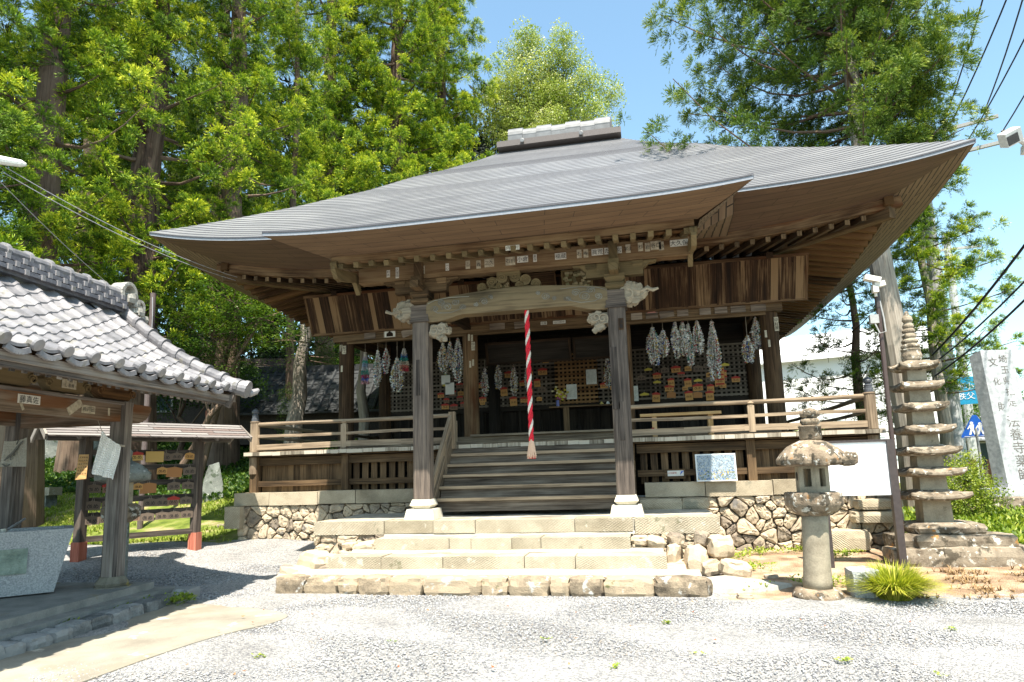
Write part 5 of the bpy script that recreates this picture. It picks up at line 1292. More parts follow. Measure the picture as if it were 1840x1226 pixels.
for b_ in (-.18, -.92, -1.66):   # boat brackets with scroll ends
    b = MB(); b.prism([(-.32, .04), (-.22, -.07), (.22, -.07), (.32, .04), (.30, .09), (-.30, .09)], K(.0, b_, 2.33), ku, Z3, kr, .11, col=.7)
    for s_ in (-1, 1):
        pts = [K(.062, b_+s_*(.27-.055*math.cos(t)*(1-t/13)), 2.34+.055*math.sin(t)*(1-t/13)) for t in np.linspace(0, 9, 20)]; b.tube(pts, .009, 5, col=1.)
    b.build('scroll_bracket', [W_RAFT if b_ > -.5 else W_PALE], pav, bevel=.008)
b = MB(); b.beam(K(-.12, -.15, 2.28), K(-.10, -.62, 2.40), .05, .08, col=.9); b.build('brace', [W_PALE], pav)
for a in (.0, -1.4): kbox('purlin', W_KI, (a, -1.5, 2.47), (.12, 4.1, .13), .3)
b = MB()
for i in range(34):
    bb = BF-.08-i*.118
    for s_ in (1, -1):
        b.beam(K(AR, bb, ZR-.14), K(AR+s_*(AE-.14-AR), bb, ZE-.125), .045, .055, col=rnd.random())
b.build('rafters', [W_RAFT], pav)
b = MB()
for s_ in (1, -1):
    for k in range(12):
        f0, f1 = k/12, (k+1)/12; a0, z0 = slope_pt(f0, 0, s_); a1, z1 = slope_pt(f1, 0, s_)
        q = [K(a0, BF, z0-.06), K(a1, BF, z1-.06), K(a1, BN, z1-.06), K(a0, BN, z0-.06)]; b.face(q if s_ > 0 else q[::-1], [(0, f0), (0, f1), (4, f1), (4, f0)], rnd.random())
b.build('roof_boarding', [W_RAFT], pav)
b = MB(); b.box(K(AE-.05, (BN+BF)/2+.05, ZE-.105), (.05, BF-BN+.1, .075), R=RK, col=.75); b.box(K(AE-.09, (BN+BF)/2+.03, ZE-.155), (.05, BF-BN+.05, .06), R=RK, col=.3)
b.build('fascia', [W_KP], pav, bevel=.004)
for i in range(34):
    b = MB(); bb = BF-.08-i*.118; b.box(K(AE-.125, bb, ZE-.175), (.012, .047, .057), R=RK, col=rnd.choice([.1, .3, .95])); b.build('rafter_end', [W_KP], pav)
b = MB()   # gable barge boards
for s_ in (1, -1):
    pr = None
    for k in range(8):
        f = k/7; a_, z_ = slope_pt(f, 0, s_); p = K(a_, BF-.02, z_-.15)
        if pr: b.beam(pr, p, .045, .17, col=.4)
        pr = p
b.build('barge_boards', [W_KP], pav)
b = MB(); b.prism([(-1.3, 0), (1.3, 0), (0, 1.0)], K(AR, -.02, 2.55), kr, Z3, ku, .02, col=.3); b.build('gable_wall', [W_INT], pav)
# stickers on the beam
for b_, z, s, w_, rot in ((-1.42, 2.13, '藤真佐', .27, 0), (-.82, 2.11, '', .22, .6), (-.62, 2.10, '杉戸田', .2, 0), (-.30, 2.10, '', .03, 0), (-1.5, 2.06, '', .03, .5)):
    b = MB(); e1 = (ku*math.cos(rot)+Z3*math.sin(rot)); e2 = Z3*math.cos(rot)-ku*math.sin(rot)
    b.prism([(-w_/2, -.045), (w_/2, -.045), (w_/2, .045), (-w_/2, .045)], K(.0625, b_, z), e1, e2, kr, .003, mi=0)
    if s: put_text(b, s, K(.0665, b_, z), e1, e2, .078 if w_ > .25 else .06)
    b.build('votive_sticker', [WHITE if s == '藤真佐' else PAPER, INK], pav)
b = MB(); b.prism([(-.1, -.05), (.1, -.05), (.1, .05), (-.1, .05)], K(.062, -.92, 2.35), ku, Z3, kr, .004, mi=0); put_text(b, 'し喜貞', K(.067, -.92, 2.335), ku, Z3, .045); put_text(b, '浦和', K(.067, -.9, 2.38), ku, Z3, .022); b.build('name_plate', [PAPER, INK], pav)

# slab, rim stones, concrete path
def sheet_poly(name, pts, z0, mat, thick=.0, fn=None, label=None, cat=None):
    b = MB(); n = len(pts); cx, cy = sum(p[0] for p in pts)/n, sum(p[1] for p in pts)/n
    zf = fn or (lambda x, y: z0); rings = 8
    for r in range(rings):
        s0, s1 = r/rings, (r+1)/rings
        for i in range(n):
            p, q = pts[i], pts[(i+1) % n]; P_ = lambda pt, s: (cx+(pt[0]-cx)*s, cy+(pt[1]-cy)*s, zf(cx+(pt[0]-cx)*s, cy+(pt[1]-cy)*s))
            if r == 0: b.face([(cx, cy, zf(cx, cy)), P_(p, s1), P_(q, s1)], None, .5)
            else: b.face([P_(p, s0), P_(p, s1), P_(q, s1), P_(q, s0)], None, .5)
    for i in range(n):
        p, q = pts[i], pts[(i+1) % n]; b.face([(p[0], p[1], zf(*p)), (p[0], p[1], zf(*p)-.3), (q[0], q[1], zf(*q)-.3), (q[0], q[1], zf(*q))], None, .5)
    return b.build(name, [mat])
def smoothpoly(pts, k=4):
    out = []; n = len(pts)
    for i in range(n):
        p0, p1, p2, p3 = [pts[(i+j-1) % n] for j in range(4)]
        for s_ in range(k):
            t = s_/k; out.append(tuple(.5*((2*p1[d])+(-p0[d]+p2[d])*t+(2*p0[d]-5*p1[d]+4*p2[d]-p3[d])*t*t+(-p0[d]+3*p1[d]-3*p2[d]+p3[d])*t**3) for d in (0, 1)))
    return out
o_ = sheet_poly('concrete_path', smoothpoly([(-1.98, -3.05), (-2.8, -2.68), (-3.75, -2.72), (-4.6, -3.6), (-5.6, -6.2), (-4.2, -8.6), (-2.5, -8.2), (-2.28, -5.6), (-2.2, -4.6), (-2.08, -3.9), (-1.88, -3.4)]), 0, CONC, fn=lambda x, y: gh(x, y)+.012+.012*math.sin(x*3)*math.sin(y*2)); struct(o_)
b = MB(); b.box(K(-1.15, -1.25, -.04), (2.95, 3.1, .22), R=RK, col=.5); b.box(K(-1.15, -1.3, -.09), (3.35, 3.45, .16), R=RK, col=.5)
slab = b.build('pavilion_slab', [stone_mat('slab_concrete', (.17,.17,.155), (.30,.29,.26), scale=3., per=.1, patches=[((.22,.18,.10), 3., .62)])], None, bevel=.02); struct(slab)
RIM = stone_mat('rim_stone', (.07,.075,.075), (.24,.24,.23), scale=5., per=.5, bump=.6)
rim_pts = [K(.72, .35-.25*i+rnd.uniform(-.02, .02), 0) for i in range(14)]+[K(.70-.3*i, .42, 0) for i in range(1, 5)]
for i, p in enumerate(rim_pts):
    b = MB(); b.stone((p.x, p.y, gh(p.x, p.y)+.03), (rnd.uniform(.2, .27), rnd.uniform(.2, .28), rnd.uniform(.15, .21)), col=rnd.random(), rough=.1)
    tag(b.build('rim_stone', [RIM]), 'half-buried dark rim stone of the pavilion plinth, %s from its far corner%s' % (ORD[i] if i < 14 else ORD[i-14], '' if i < 14 else ' along the back'), 'stone', 'dark rim stones round the water pavilion')
# basin
basin = thing('water_basin', 'speckled grey granite water trough with a rough greenish panel inside the pavilion', 'stone basin', K(-1.0, -.85, .08))
be, bn = Vector((.69, .724, 0)), Vector((.724, -.69, 0)); bo = Vector((-4.72, -3.16, 0))
def B_(u, v, z): return bo+be*u-bn*v+Z3*z
b = MB()
def frus(b, a0, a1, b0, b1, z0, z1, tp, mi=0, inv=False):
    P = [B_(a0+tp, b0+tp*.3, z0), B_(a1-tp, b0+tp*.3, z0), B_(a1-tp, b1-tp*.3, z0), B_(a0+tp, b1-tp*.3, z0)]; Qq = [B_(a0, b0, z1), B_(a1, b0, z1), B_(a1, b1, z1), B_(a0, b1, z1)]
    for i in range(4):
        j = (i+1) % 4; f = [P[i], P[j], Qq[j], Qq[i]]; b.face(f[::-1] if inv else f, None, .5, mi)
    return P, Qq
P, Qo = frus(b, -1.75, .14, 0, .75, .09, .775, .15); Pi, Qi = frus(b, -1.66, .05, .09, .66, .35, .775, .04, inv=True)
for i in range(4): j = (i+1) % 4; b.face([Qo[i], Qo[j], Qi[j], Qi[i]], None, .5)
b.face(Pi, None, .5); b.face(P[::-1], None, .5); b.build('trough', [S_GRAN], basin, bevel=.008)
b = MB()
for i in range(10):
    for j in range(4):
        q = []
        for u, v in ((i, j), (i+1, j), (i+1, j+1), (i, j+1)):
            a = -1.25+.98*u/10; z = .32+.27*v/4; e = min(u, 10-u, v*2, (4-v)*2); bb = .045*(1-(z-.09)/.685)-.004+(.010 if e > 0 else 0)
            q.append(B_(a, bb-.014, z))
        b.face(q, None, .5)
b.build('rough_panel', [stone_mat('green_panel', (.13,.17,.14), (.27,.33,.28), scale=8., bump=1., per=.1)], basin)
b = MB(); b.face([B_(-1.66, .09, .70), B_(.05, .09, .70), B_(.05, .66, .70), B_(-1.66, .66, .70)], None, .5)
WAT, n_, l_, p_ = new_mat('water'); p_.inputs['Base Color'].default_value = (.02,.03,.03,1); p_.inputs['Roughness'].default_value = .05
b.build('water', [WAT], basin)
b = MB()
for k in range(3): b.tube([B_(-1.6, .2+.05*k, .80), B_(-.75, .2+.08*k, .81)], .02, 8, col=.3)
tag(b.build('dipper_rack', [plain('dark_pipe', (.09,.09,.10), .35)]), 'dark pipes laid across the granite trough to hold the dippers', 'dipper rack')
b = MB(); b.tube([B_(-.5, .3, .77), B_(-.32, .35, .90)], .012, 6); b.lathe([(.03, 0), (.045, .0), (.045, .07), (.03, .07)], B_(-.52, .3, .73), 12)
tag(b.build('dipper', [plain('dipper_metal', (.45,.46,.46), .3, metal=.8)]), 'metal dipper leaning on the rim of the granite trough', 'dipper')
# cloths
def cloth(name, TL, TR, BR, BL, mat, label, folds=.012, n=16, seed=0, extra=None):
    b = MB(); TL, TR, BR, BL = map(Vector, (TL, TR, BR, BL)); nrm = (TR-TL).cross(BL-TL).normalized()
    G = {}
    for i in range(n+1):
        for j in range(n+1):
            u, v = i/n, j/n; p = TL.lerp(TR, u).lerp(BL.lerp(BR, u), v)
            G[i, j] = p+nrm*(folds*math.sin(u*15+seed+v*2)*(.3+v)+.3*folds*math.sin(u*31+v*6))-Vector((0, 0, .02*math.sin(u*PI)*(1-v)))
    for i in range(n):
        for j in range(n): b.face([G[i, j], G[i, j+1], G[i+1, j+1], G[i+1, j]], None, .5)
    o = b.build(name, [mat]+([INK] if extra else []), smooth=True)
    sm = o.modifiers.new('thick', 'SOLIDIFY'); sm.thickness = .004
    return tag(o, label, 'towel')
CL = plain('towel_white', (.82,.82,.80), .9, noise=.06, scale=80., bump=.2)
cloth('towel', (-4.44, -2.95, 1.88), (-4.17, -2.95, 1.70), (-4.25, -2.93, 1.31), (-4.58, -2.93, 1.39), CL, 'plain white towel hanging askew from a cord in front of the pavilion pillar', .016)
CG = plain('towel_grey', (.30,.285,.24), .9, noise=.1, scale=40.)
o_ = cloth('towel', (-5.64, -3.1, 1.80), (-5.32, -3.1, 1.83), (-5.32, -3.08, 1.49), (-5.69, -3.08, 1.50), CG, 'beige printed towel with a brushed plant design on the far pavilion pillar', .004, seed=2)
b = MB()
for path in ([(-.05, -.20), (.0, -.16), (.06, -.12), (.12, -.05), (.16, .0)], [(-.08, -.24), (-.02, -.27), (.03, -.25)], [(.10, -.02), (.13, .04)], [(.14, -.03), (.19, .02)], [(.03, -.13), (.04, -.2)], [(.08, -.09), (.08, -.15)]):
    b.tube([(-5.55+x, -3.112, 1.77+z) for x, z in path], [.006]+[.014]*(len(path)-2)+[.006], 5)
b.build('brush_print', [plain('print_grey', (.10,.10,.09), .9)], o_)
b = MB(); b.tube([(-4.44, -2.95, 1.88), (-4.60, -2.85, 2.02)], .004, 4); b.tube([(-4.17, -2.95, 1.70), (-4.12, -2.95, 1.69)], .012, 5); b.build('cord', [STRING], bpy.data.objects['towel'])

# ================================================================= VOTIVE RACK
rl_, rr_ = Vector((-6.38, -1.17, 0)), Vector((-5.50, .20, 0)); rdir = (rr_-rl_).normalized(); rn = Vector((rdir.y, -rdir.x, 0)); RL = (rr_-rl_).length
def Q_(u, v, z): return rl_+rdir*(u*RL)+rn*v+Vector((0, 0, z))
RR = Matrix((rdir, -rn, Z3)).transposed()
rack = thing('votive_rack', 'roofed open timber rack for votive plaques, standing on two red-painted feet', 'votive rack', Q_(.5, 0, .1), rz=0)
REDF = wood('red_painted', (.26,.07,.045), (.42,.14,.09), (.52,.24,.17), contrast=.8)
zs0 = (.12, .08)
for i, u in enumerate((0, 1)):
    b = MB(); b.beam(Q_(u, 0, .40), Q_(u, 0, 1.98), .12, .12, col=.4); p_ = b.build('post', [W_POST], rack, bevel=.006)
    b = MB(); b.beam(Q_(u, 0, zs0[i]-.12), Q_(u, 0, .43), .145, .145, col=.5); b.build('red_foot', [REDF], p_, bevel=.006)
rail_z = [.46, .80, 1.02, 1.26, 1.50, 1.73]
for z in rail_z:
    b = MB(); b.beam(Q_(0, 0, z), Q_(1, 0, z), .04, .085, col=.3); b.build('crossbar', [W_POST], rack, bevel=.004)
b = MB(); b.beam(Q_(-.30, 0, 1.95), Q_(1.32, 0, 1.95), .10, .09, col=.3)
for u in (-.1, .3, .7, 1.1): b.beam(Q_(u, -.36, 1.97), Q_(u, 0, 2.06), .04, .05, col=.8); b.beam(Q_(u, .36, 1.93), Q_(u, 0, 2.06), .04, .05, col=.8)
b.build('roof_frame', [W_KP], rack)
b = MB(); RB = plain('roof_strip', (.42,.41,.44), .55, noise=.25, scale=8.); u = 0
for s_ in (1, -1):
    for r in range(6):
        v0, v1 = r*.075, (r+1)*.075+.006; z0, z1 = 2.20-v0*.55, 2.20-v1*.55; x = -.36
        while x < 1.42:
            w_ = min(Q.uniform(.3, .55), 1.42-x); lift = .012
            q = [Q_(x, s_*v0, z0), Q_(x+w_-.004, s_*v0, z0), Q_(x+w_-.004, s_*v1, z1+lift), Q_(x, s_*v1, z1+lift)]; c_ = Q.random()
            b.face(q if s_ < 0 else q[::-1], None, c_); e = [q[3], q[2], q[2]-Z3*.02, q[3]-Z3*.02]; b.face(e if s_ < 0 else e[::-1], None, 0, 1); x += w_
b.build('plank_roof', [multi('roof_planks', [(0, (.19,.175,.17)), (.5, (.24,.225,.215)), (.8, (.16,.125,.115))], .6), W_KP], rack)
b = MB()
for s_ in (1, -1): b.face([Q_(-.35, 0, 2.17), Q_(1.41, 0, 2.17), Q_(1.41, s_*.44, 1.94), Q_(-.35, s_*.44, 1.94)], None, .5)
for u in (-.36, 1.42):
    for s_ in (1, -1): b.beam(Q_(u, 0, 2.16), Q_(u, s_*.46, 1.93), .03, .09, col=.9)
b.build('roof_underside', [W_KP], rack)
rz = math.atan2(rdir.y, rdir.x)
for ri, z in enumerate(reversed(rail_z[1:])):
    for ci in range(8):
        if (ri, ci) in ((1, 4), (3, 3), (2, 5)): continue
        if Q.random() < .08: continue
        u = .09+ci*.115+Q.uniform(-.015, .015); k = Q.choice([3, 3, 3, 3, 5, 5, 2, 1, 7]); p = Q_(u, .035, z+.0)
        ema(k, p, '%s, %s from left on the %s crossbar of the roofed rack' % (EMD[k], ORD[ci], ORD[ri]), 'votive plaques on the roofed rack', Q.uniform(1.15, 1.45), rz)
b = MB(); b.box(Q_(.58, .05, 1.66), (.26, .015, .17), R=RR, col=.95); tag(b.build('votive_plaque', [EMAW]), 'large dark unpainted plaque at the top of the roofed rack', 'votive plaque', 'votive plaques on the roofed rack')
b = MB(); pc = [Vector(v) for v in ((-6.24, -1.42, 1.69), (-6.13, -1.36, 1.69), (-6.15, -1.36, 1.34), (-6.27, -1.43, 1.33))]
nn = (pc[1]-pc[0]).cross(pc[3]-pc[0]).normalized(); b.face(pc, None, .5, 0); b.face([p+nn*.012 for p in pc][::-1], None, .5, 0); b.face([p-nn*.002 for p in pc], None, .5)
for k in range(4):
    for j, ch in enumerate('絵馬は願い事'[:6] if k == 0 else '家内安全を祈り'[:6]):
        u = .86-.22*k; v = .12+.13*j; p = pc[0].lerp(pc[1], u).lerp(pc[3].lerp(pc[2], u), v)-nn*.006
        ax = (pc[1]-pc[0]).normalized(); put_text(b, ch, p, ax, Z3, .026)
o_ = tag(b.build('instruction_board', [W_FRESH, INK]), 'small orange wooden board with columns of black writing on the left post of the rack', 'notice board')

# ================================================================= STONE LANTERNS, PAGODA, STELE
def lantern_hex(b, prof, c, n=6, ph=0, col_=None, mi=0, lean=0, jit=0):
    b.lathe(prof, c, n, ph=ph, col=col_, mi=mi, jit=jit, R=Matrix.Rotation(lean, 3, 'Y') if lean else None)
L0 = Vector((3.50, -1.87, -.17)); lean = .045
lan = thing('stone_lantern', 'tall lichen-spotted stone lantern with a round shaft in front of the white notice board', 'stone lantern', L0)
def LP_(z, dx=0, dy=0): return Vector((L0.x+dx+lean*(z+.17), L0.y+dy, z))
def weathered(o, st=.02, sc=.12):
    t = bpy.data.textures.get('weather') or bpy.data.textures.new('weather', 'CLOUDS'); t.noise_scale = sc
    s_ = o.modifiers.new('sub', 'SUBSURF'); s_.subdivision_type = 'SIMPLE'; s_.levels = s_.render_levels = 2
    d = o.modifiers.new('wear', 'DISPLACE'); d.texture = t; d.strength = st; d.mid_level = .5; d.texture_coords = 'OBJECT' if False else 'LOCAL'
    return o
b = MB(); b.lathe([(.24, 0), (.26, .06), (.22, .12), (.17, .13)], LP_(-.17), 14, jit=.04, col=.6); b.build('base_stone', [S_LICH], lan, merge=True)
b = MB(); b.tube([LP_(-.06+.79*k/8) for k in range(9)], [.148, .142, .138, .135, .133, .132, .132, .133, .134], 28, col=.6); b.build('shaft', [S_LANT], lan, smooth=False, merge=True)
b = MB(); b.lathe([(.17, 0), (.25, .05), (.295, .11), (.30, .13), (.295, .235), (.28, .245)], LP_(.71), 6, ph=R_(38), col=.5); weathered(b.build('plate', [S_LICH], lan, merge=True, bevel=.01))
# fire box: six posts with openings
fb = LP_(.955); b = MB(); r0 = .175; hh = .30; ph0 = R_(60+30)
vs = [Vector((fb.x+r0*math.cos(ph0+k*PI/3), fb.y+r0*math.sin(ph0+k*PI/3), fb.z)) for k in range(6)]
for k in range(6):
    p, q = vs[k], vs[(k+1) % 6]; mid = (p+q)/2; out = Vector((mid.x-fb.x, mid.y-fb.y, 0)).normalized(); front = out.y < -.85
    e = (q-p); L = e.length; e.normalize(); th = .05
    def pane(u0, u1, z0, z1):
        A = [p+e*u0+Z3*z0, p+e*u1+Z3*z0, p+e*u1+Z3*z1, p+e*u0+Z3*z1]; B_ = [a-out*th for a in A]
        b.face(A, None, .5); b.face(B_[::-1], None, .5)
        for i in range(4): j = (i+1) % 4; b.face([A[j], A[i], B_[i], B_[j]], None, .5)
    if abs(out.y) > .85: pane(0, .048, 0, hh); pane(L-.048, L, 0, hh); pane(.048, L-.048, 0, .06); pane(.048, L-.048, hh-.05, hh)
    else: pane(0, L, 0, hh)
fbx = b.build('fire_box', [S_LANT], lan)
b = MB()
for k in range(6):
    p, q = vs[k], vs[(k+1) % 6]; mid = (p+q)/2; out = Vector((mid.x-fb.x, mid.y-fb.y, 0)).normalized()
    if abs(out.y) > .85: continue
    e = (q-p).normalized(); c_ = mid+out*.002+Z3*.17
    if out.x < 0: pts = [c_+e*(.04*math.cos(t))+Z3*(.048*math.sin(t)) for t in np.linspace(0, 2*PI, 17)[:-1]]
    else: pts = [c_+e*.035, c_+Z3*.075, c_-e*.035, c_-Z3*.075]
    b.face(pts, None, .1)
b.build('opening_shade', [SHADE_BLACK], fbx)  # flat black faces on closed sides paint the shade of openings
b = MB()
prof = [(.24, 0), (.355, .02), (.365, .07), (.33, .13), (.27, .19), (.18, .245), (.11, .27)]
b.lathe(prof, LP_(1.235), 18, col=.5, jit=.015); 
for k in range(6):
    a = ph0+k*PI/3
    if k in (1, 2): continue
    if math.sin(a) > .3: continue
    c_ = LP_(1.30)+Vector((.36*math.cos(a), .36*math.sin(a), .0)); b.stone(c_, (.15, .15, .14), col=.5, rough=.06)
b.stone(LP_(1.31)+Vector((.36, -.08, .0)), (.15, .15, .13), col=.6, rough=.05, rd=.7)
weathered(b.build('cap', [S_LICH], lan, merge=True), .03)
b = MB(); b.lathe([(.10, 0), (.115, .03), (.115, .15), (.125, .16), (.11, .17)], LP_(1.50), 16, col=.4, jit=.02); b.lathe([(.075, 0), (.105, .04), (.10, .07), (.075, .085)], LP_(1.665), 16, col=.5); b.lathe([(.06, 0), (.105, .035), (.10, .075), (.05, .105), (.02, .115)], LP_(1.745), 16, col=.6)
b.build('finial', [S_LICH], lan, merge=True)

M0 = Vector((-5.36, -1.55, -.05))
l2 = thing('stone_lantern', 'small mossy stone lantern half hidden behind the pavilion pillar', 'stone lantern', M0)
def M_(z): return Vector((M0.x, M0.y, z))
b = MB(); b.tube([M_(-.1), M_(.74)], [.115, .11], 16, col=.4); b.build('shaft', [S_OLD], l2)
b = MB(); b.lathe([(.15, 0), (.27, .08), (.28, .20), (.2, .25)], M_(.73), 6, col=.4, ph=.2); weathered(b.build('plate', [S_LICH], l2, merge=True))
b = MB(); b.lathe([(.15, 0), (.15, .3)], M_(.98), 6, col=.6, ph=.2); fb2 = b.build('fire_box', [S_LANT], l2)
b = MB(); b.lathe([(.05, 0), (.05, .01)], (M0.x+.05, M0.y-.138, 1.13), 12, R=Matrix.Rotation(PI/2, 3, 'X')); b.build('opening_shade', [SHADE_BLACK], fb2)  # thin black disc paints the shaded inside of an opening
b = MB(); b.lathe([(.2, 0), (.38, .04), (.39, .12), (.25, .24), (.12, .3), (.1, .36), (.12, .42), (.03, .5)], M_(1.27), 6, col=.4, ph=.2); weathered(b.build('cap', [S_OLD], l2, merge=True), .04)

# pagoda
px0, py0 = 5.58, .42; plean = .085
def G_(z, dx=0): return Vector((px0+dx-plean*0, py0, z))
PGL = -.02
pag = thing('stone_pagoda', 'seven-tiered weathered stone pagoda on a stepped rough base by the deck corner', 'stone pagoda', (px0, py0, -.1))
b = MB(); q = random.Random(8)
for (x, y, z, sx, sy, sz, c_) in ((4.98, .06, .02, .34, .5, .26, .3), (5.32, .02, .0, .42, .4, .30, .4), (5.85, .0, .02, 1.0, .4, .30, .8), (6.3, .3, .0, .5, .6, .3, .5)):
    b.stone((x, y, z), (sx, sy, sz), col=c_, seed=int(x*100), rough=.05)
b.build('lowest_course', [S_PAG], pag)
b = MB()
for (x, y, z, sx, c_) in ((5.02, .22, .21, .25, .3), (5.42, .14, .215, .6, .5), (5.95, .14, .215, .72, .45)): b.stone((x, y, z), (sx, .5, .19), col=c_, seed=int(x*77), rough=.035)
b.build('middle_course', [S_PAG], pag)
b = MB(); b.stone((5.60, .36, .365), (.86, .8, .15), col=.4, seed=5, rough=.03); b.build('upper_course', [S_PAG], pag)
bx = 5.56; PX = lambda z: bx-.018*(z-.4)
tiers = [(.74, .365, .165), (1.05, .345, .155), (1.335, .335, .150), (1.62, .31, .140), (1.93, .28, .130), (2.22, .265, .125), (2.50, .245, .115)]
zb = .43
for i, (zr_, rw, bw) in enumerate(tiers):
    b = MB(); x = PX(zb); b.lathe([(bw*1.42*1.05, 0), (bw*1.42, zr_-zb+.01)], (x, py0, zb), 4, ph=PI/4+R_(-4), col=.5+.05*i); bd = b.build('tier_body', [S_LANT], pag, bevel=.006)
    b = MB(); x = PX(zr_); h = .10
    # four-sided eave with upturned corners
    N_ = 6; ring = lambda s, z, upc: [(lambda u, v: Vector((x+u*s, py0+v*s, z+upc*(max(abs(u), abs(v)) > .99)*(min(abs(u), abs(v))**3))))(*uv) for uv in [(-1+2*k/N_, -1) for k in range(N_)]+[(1, -1+2*k/N_) for k in range(N_)]+[(1-2*k/N_, 1) for k in range(N_)]+[(-1, 1-2*k/N_) for k in range(N_)]]
    rings = [ring(bw*.9, zr_-.02, 0), ring(rw*.90, zr_-.012, .03), ring(rw, zr_+.008, .05), ring(rw*.985, zr_+.045, .055), ring(rw*.75, zr_+.075, .02), ring(bw*1.15, zr_+.118, .0), ring(bw*.9, zr_+.125, 0)]
    for a_, c_ in zip(rings, rings[1:]):
        for k in range(len(a_)): j = (k+1) % len(a_); b.face([a_[k], a_[j], c_[j], c_[k]], None, .3+.1*(i % 3))
    b.face(rings[-1], None, .4)
    weathered(b.build('tier_roof', [S_PAG], pag, merge=True), .016, .09); zb = zr_+.12
b = MB(); prof = [(.10, 0), (.125, .04), (.13, .10), (.115, .15), (.125, .19)]
z = .19
for k in range(5): r = .118-.012*k; prof += [(r*.85, z+.012), (r, z+.03), (r, z+.055), (r*.86, z+.07)]; z += .072
prof += [(.05, z+.02), (.07, z+.05), (.06, z+.10), (.03, z+.13), (.025, z+.17), (0, z+.19)]
b.lathe(prof, (PX(2.7), py0, 2.60), 16, col=.8, jit=.02); weathered(b.build('ringed_finial', [S_PAG], pag, merge=True), .012, .05)

# inscribed stone pillar
ST0 = Vector((9.33, 6.29, .10)); st = thing('inscribed_stone', 'tall pale granite pillar cut with columns of Japanese characters at the right edge', 'stone monument', ST0)
b = MB(); zt = 3.55
base_pts = [(8.82, 6.25), (9.06, 6.05), (9.95, 6.22), (9.85, 6.75)]
F0 = [Vector((9.00, 6.32, .62)), Vector((9.16, 6.10, .62)), Vector((9.86, 6.22, .62)), Vector((9.74, 6.62, .62))]
F1 = [Vector((8.86, 6.34, 3.46)), Vector((8.99, 6.12, 3.55)), Vector((9.62, 6.20, 3.54)), Vector((9.56, 6.60, 3.50))]
b.face(F0[::-1], None, .5); b.face(F1, None, .5)
for i in range(4): j = (i+1) % 4; b.face([F0[i], F0[j], F1[j], F1[i]], None, .5 if i != 0 else .2)
sp = b.build('pillar', [S_STELE], st, bevel=.02)
b = MB(); fx = lambda u, z: F0[1].lerp(F0[2], u).lerp(F1[1].lerp(F1[2], u), (z-.62)/2.92); nrm = (F0[2]-F0[1]).cross(F1[1]-F0[1]).normalized()
ax = (F0[2]-F0[1]).normalized(); ay = (F1[1]-F0[1]).normalized()
if nrm.y > 0: nrm = -nrm
for ch, u, z, s_ in [(c, .66, 3.34-.235*i, .19) for i, c in enumerate('埼玉県指定')]+[('文', .33, 3.28, .20), ('化', .33, 2.86, .17), ('財', .33, 2.32, .20)]+[(c, .55, 1.92-.0*i-.275*i+.08, .27) for i, c in enumerate('法養寺薬師')]+[('堂', .62, .80, .27)]:
    put_text(b, ch, fx(u, z)+nrm*.006, ax, ay, s_, mi=0)
b.build('carved_characters', [plain('cut_shadowed_stone', (.12,.11,.10), .9)], sp)
b = MB(); b.stone((9.36, 6.40, .36), (1.30, 1.0, .56), col=.5, rough=.04, seed=4); b.build('rough_base', [S_GRAN], st)
b = MB(); b.stone((8.75, 5.35, .28), (.75, .55, .4), col=.2, rough=.08); tag(b.build('boulder', [S_PAG]), 'dark rounded boulder among the plants below the inscribed stone', 'boulder')

# white notice board on dark posts
sg_ = thing('white_notice_board', 'large white notice board on two dark brown metal posts behind the lantern', 'notice board', (4.45, -.26, -.1))
MET = plain('dark_metal', (.045,.035,.033), .45, noise=.2)
BRD = plain('board_white', (.80,.80,.80), .35, noise=.01, spec=.5)
b = MB(); b.box((4.46, -.235, 1.17), (.80, .03, .68), mi=0)
for k in range(22):
    for j in range(14):
        if rnd.random() < .7: b.box((4.10+.034*k, -.2515, 1.44-.04*j), (.010, .001, .02), mi=1)
bd = b.build('board', [BRD, plain('pale_print', (.66,.66,.67), .6)], sg_)
for x in (4.03, 4.88):
    b = MB(); b.box((x+.01, -.24, .70), (.085, .085, 1.65), R=Matrix.Rotation(-.0, 3, 'Y')); b.build('post', [MET], sg_, bevel=.005)
b = MB(); b.box((4.46, -.24, 1.525), (.92, .05, .03)); b.build('top_rail', [MET], sg_)

# security light on a thin pole
sp_ = thing('light_pole', 'thin brown pole carrying a white sensor light beside the pagoda', 'light pole', (5.0, .15, -.08))
b = MB(); b.tube([(5.03, .10, -.1), (5.06, .10, 3.42)], .03, 10, col=.3); b.build('pole', [plain('pole_brown', (.06,.04,.035), .45)], sp_)
b = MB(); b.tube([(5.06, .10, 3.35), (5.06, .10, 3.55)], .036, 10); b.build('pole_sleeve', [MET], sp_)
GRY = plain('fitting_grey', (.30,.30,.29), .45)
b = MB(); b.box((4.98, .08, 3.19), (.11, .07, .12)); b.build('junction_box', [GRY], sp_, bevel=.008)
b = MB(); b.tube([(4.98, .05, 3.12), (5.02, .03, 2.98), (5.10, .04, 3.0), (5.10, .06, 3.2), (5.08, .08, 3.45)], .010, 6); b.build('cable_loop', [GRY], sp_)
b = MB(); b.box((4.99, .0, 3.74), (.20, .10, .07), R=Matrix.Rotation(.3, 3, 'Y')); b.box((5.08, .03, 3.66), (.13, .10, .07), R=Matrix.Rotation(-.2, 3, 'Y')); b.tube([(5.03, .05, 3.5), (5.03, .05, 3.72)], .02, 8); b.box((5.02, .02, 3.60), (.07, .08, .1))
b.build('sensor_light', [WHITE], sp_, bevel=.01)
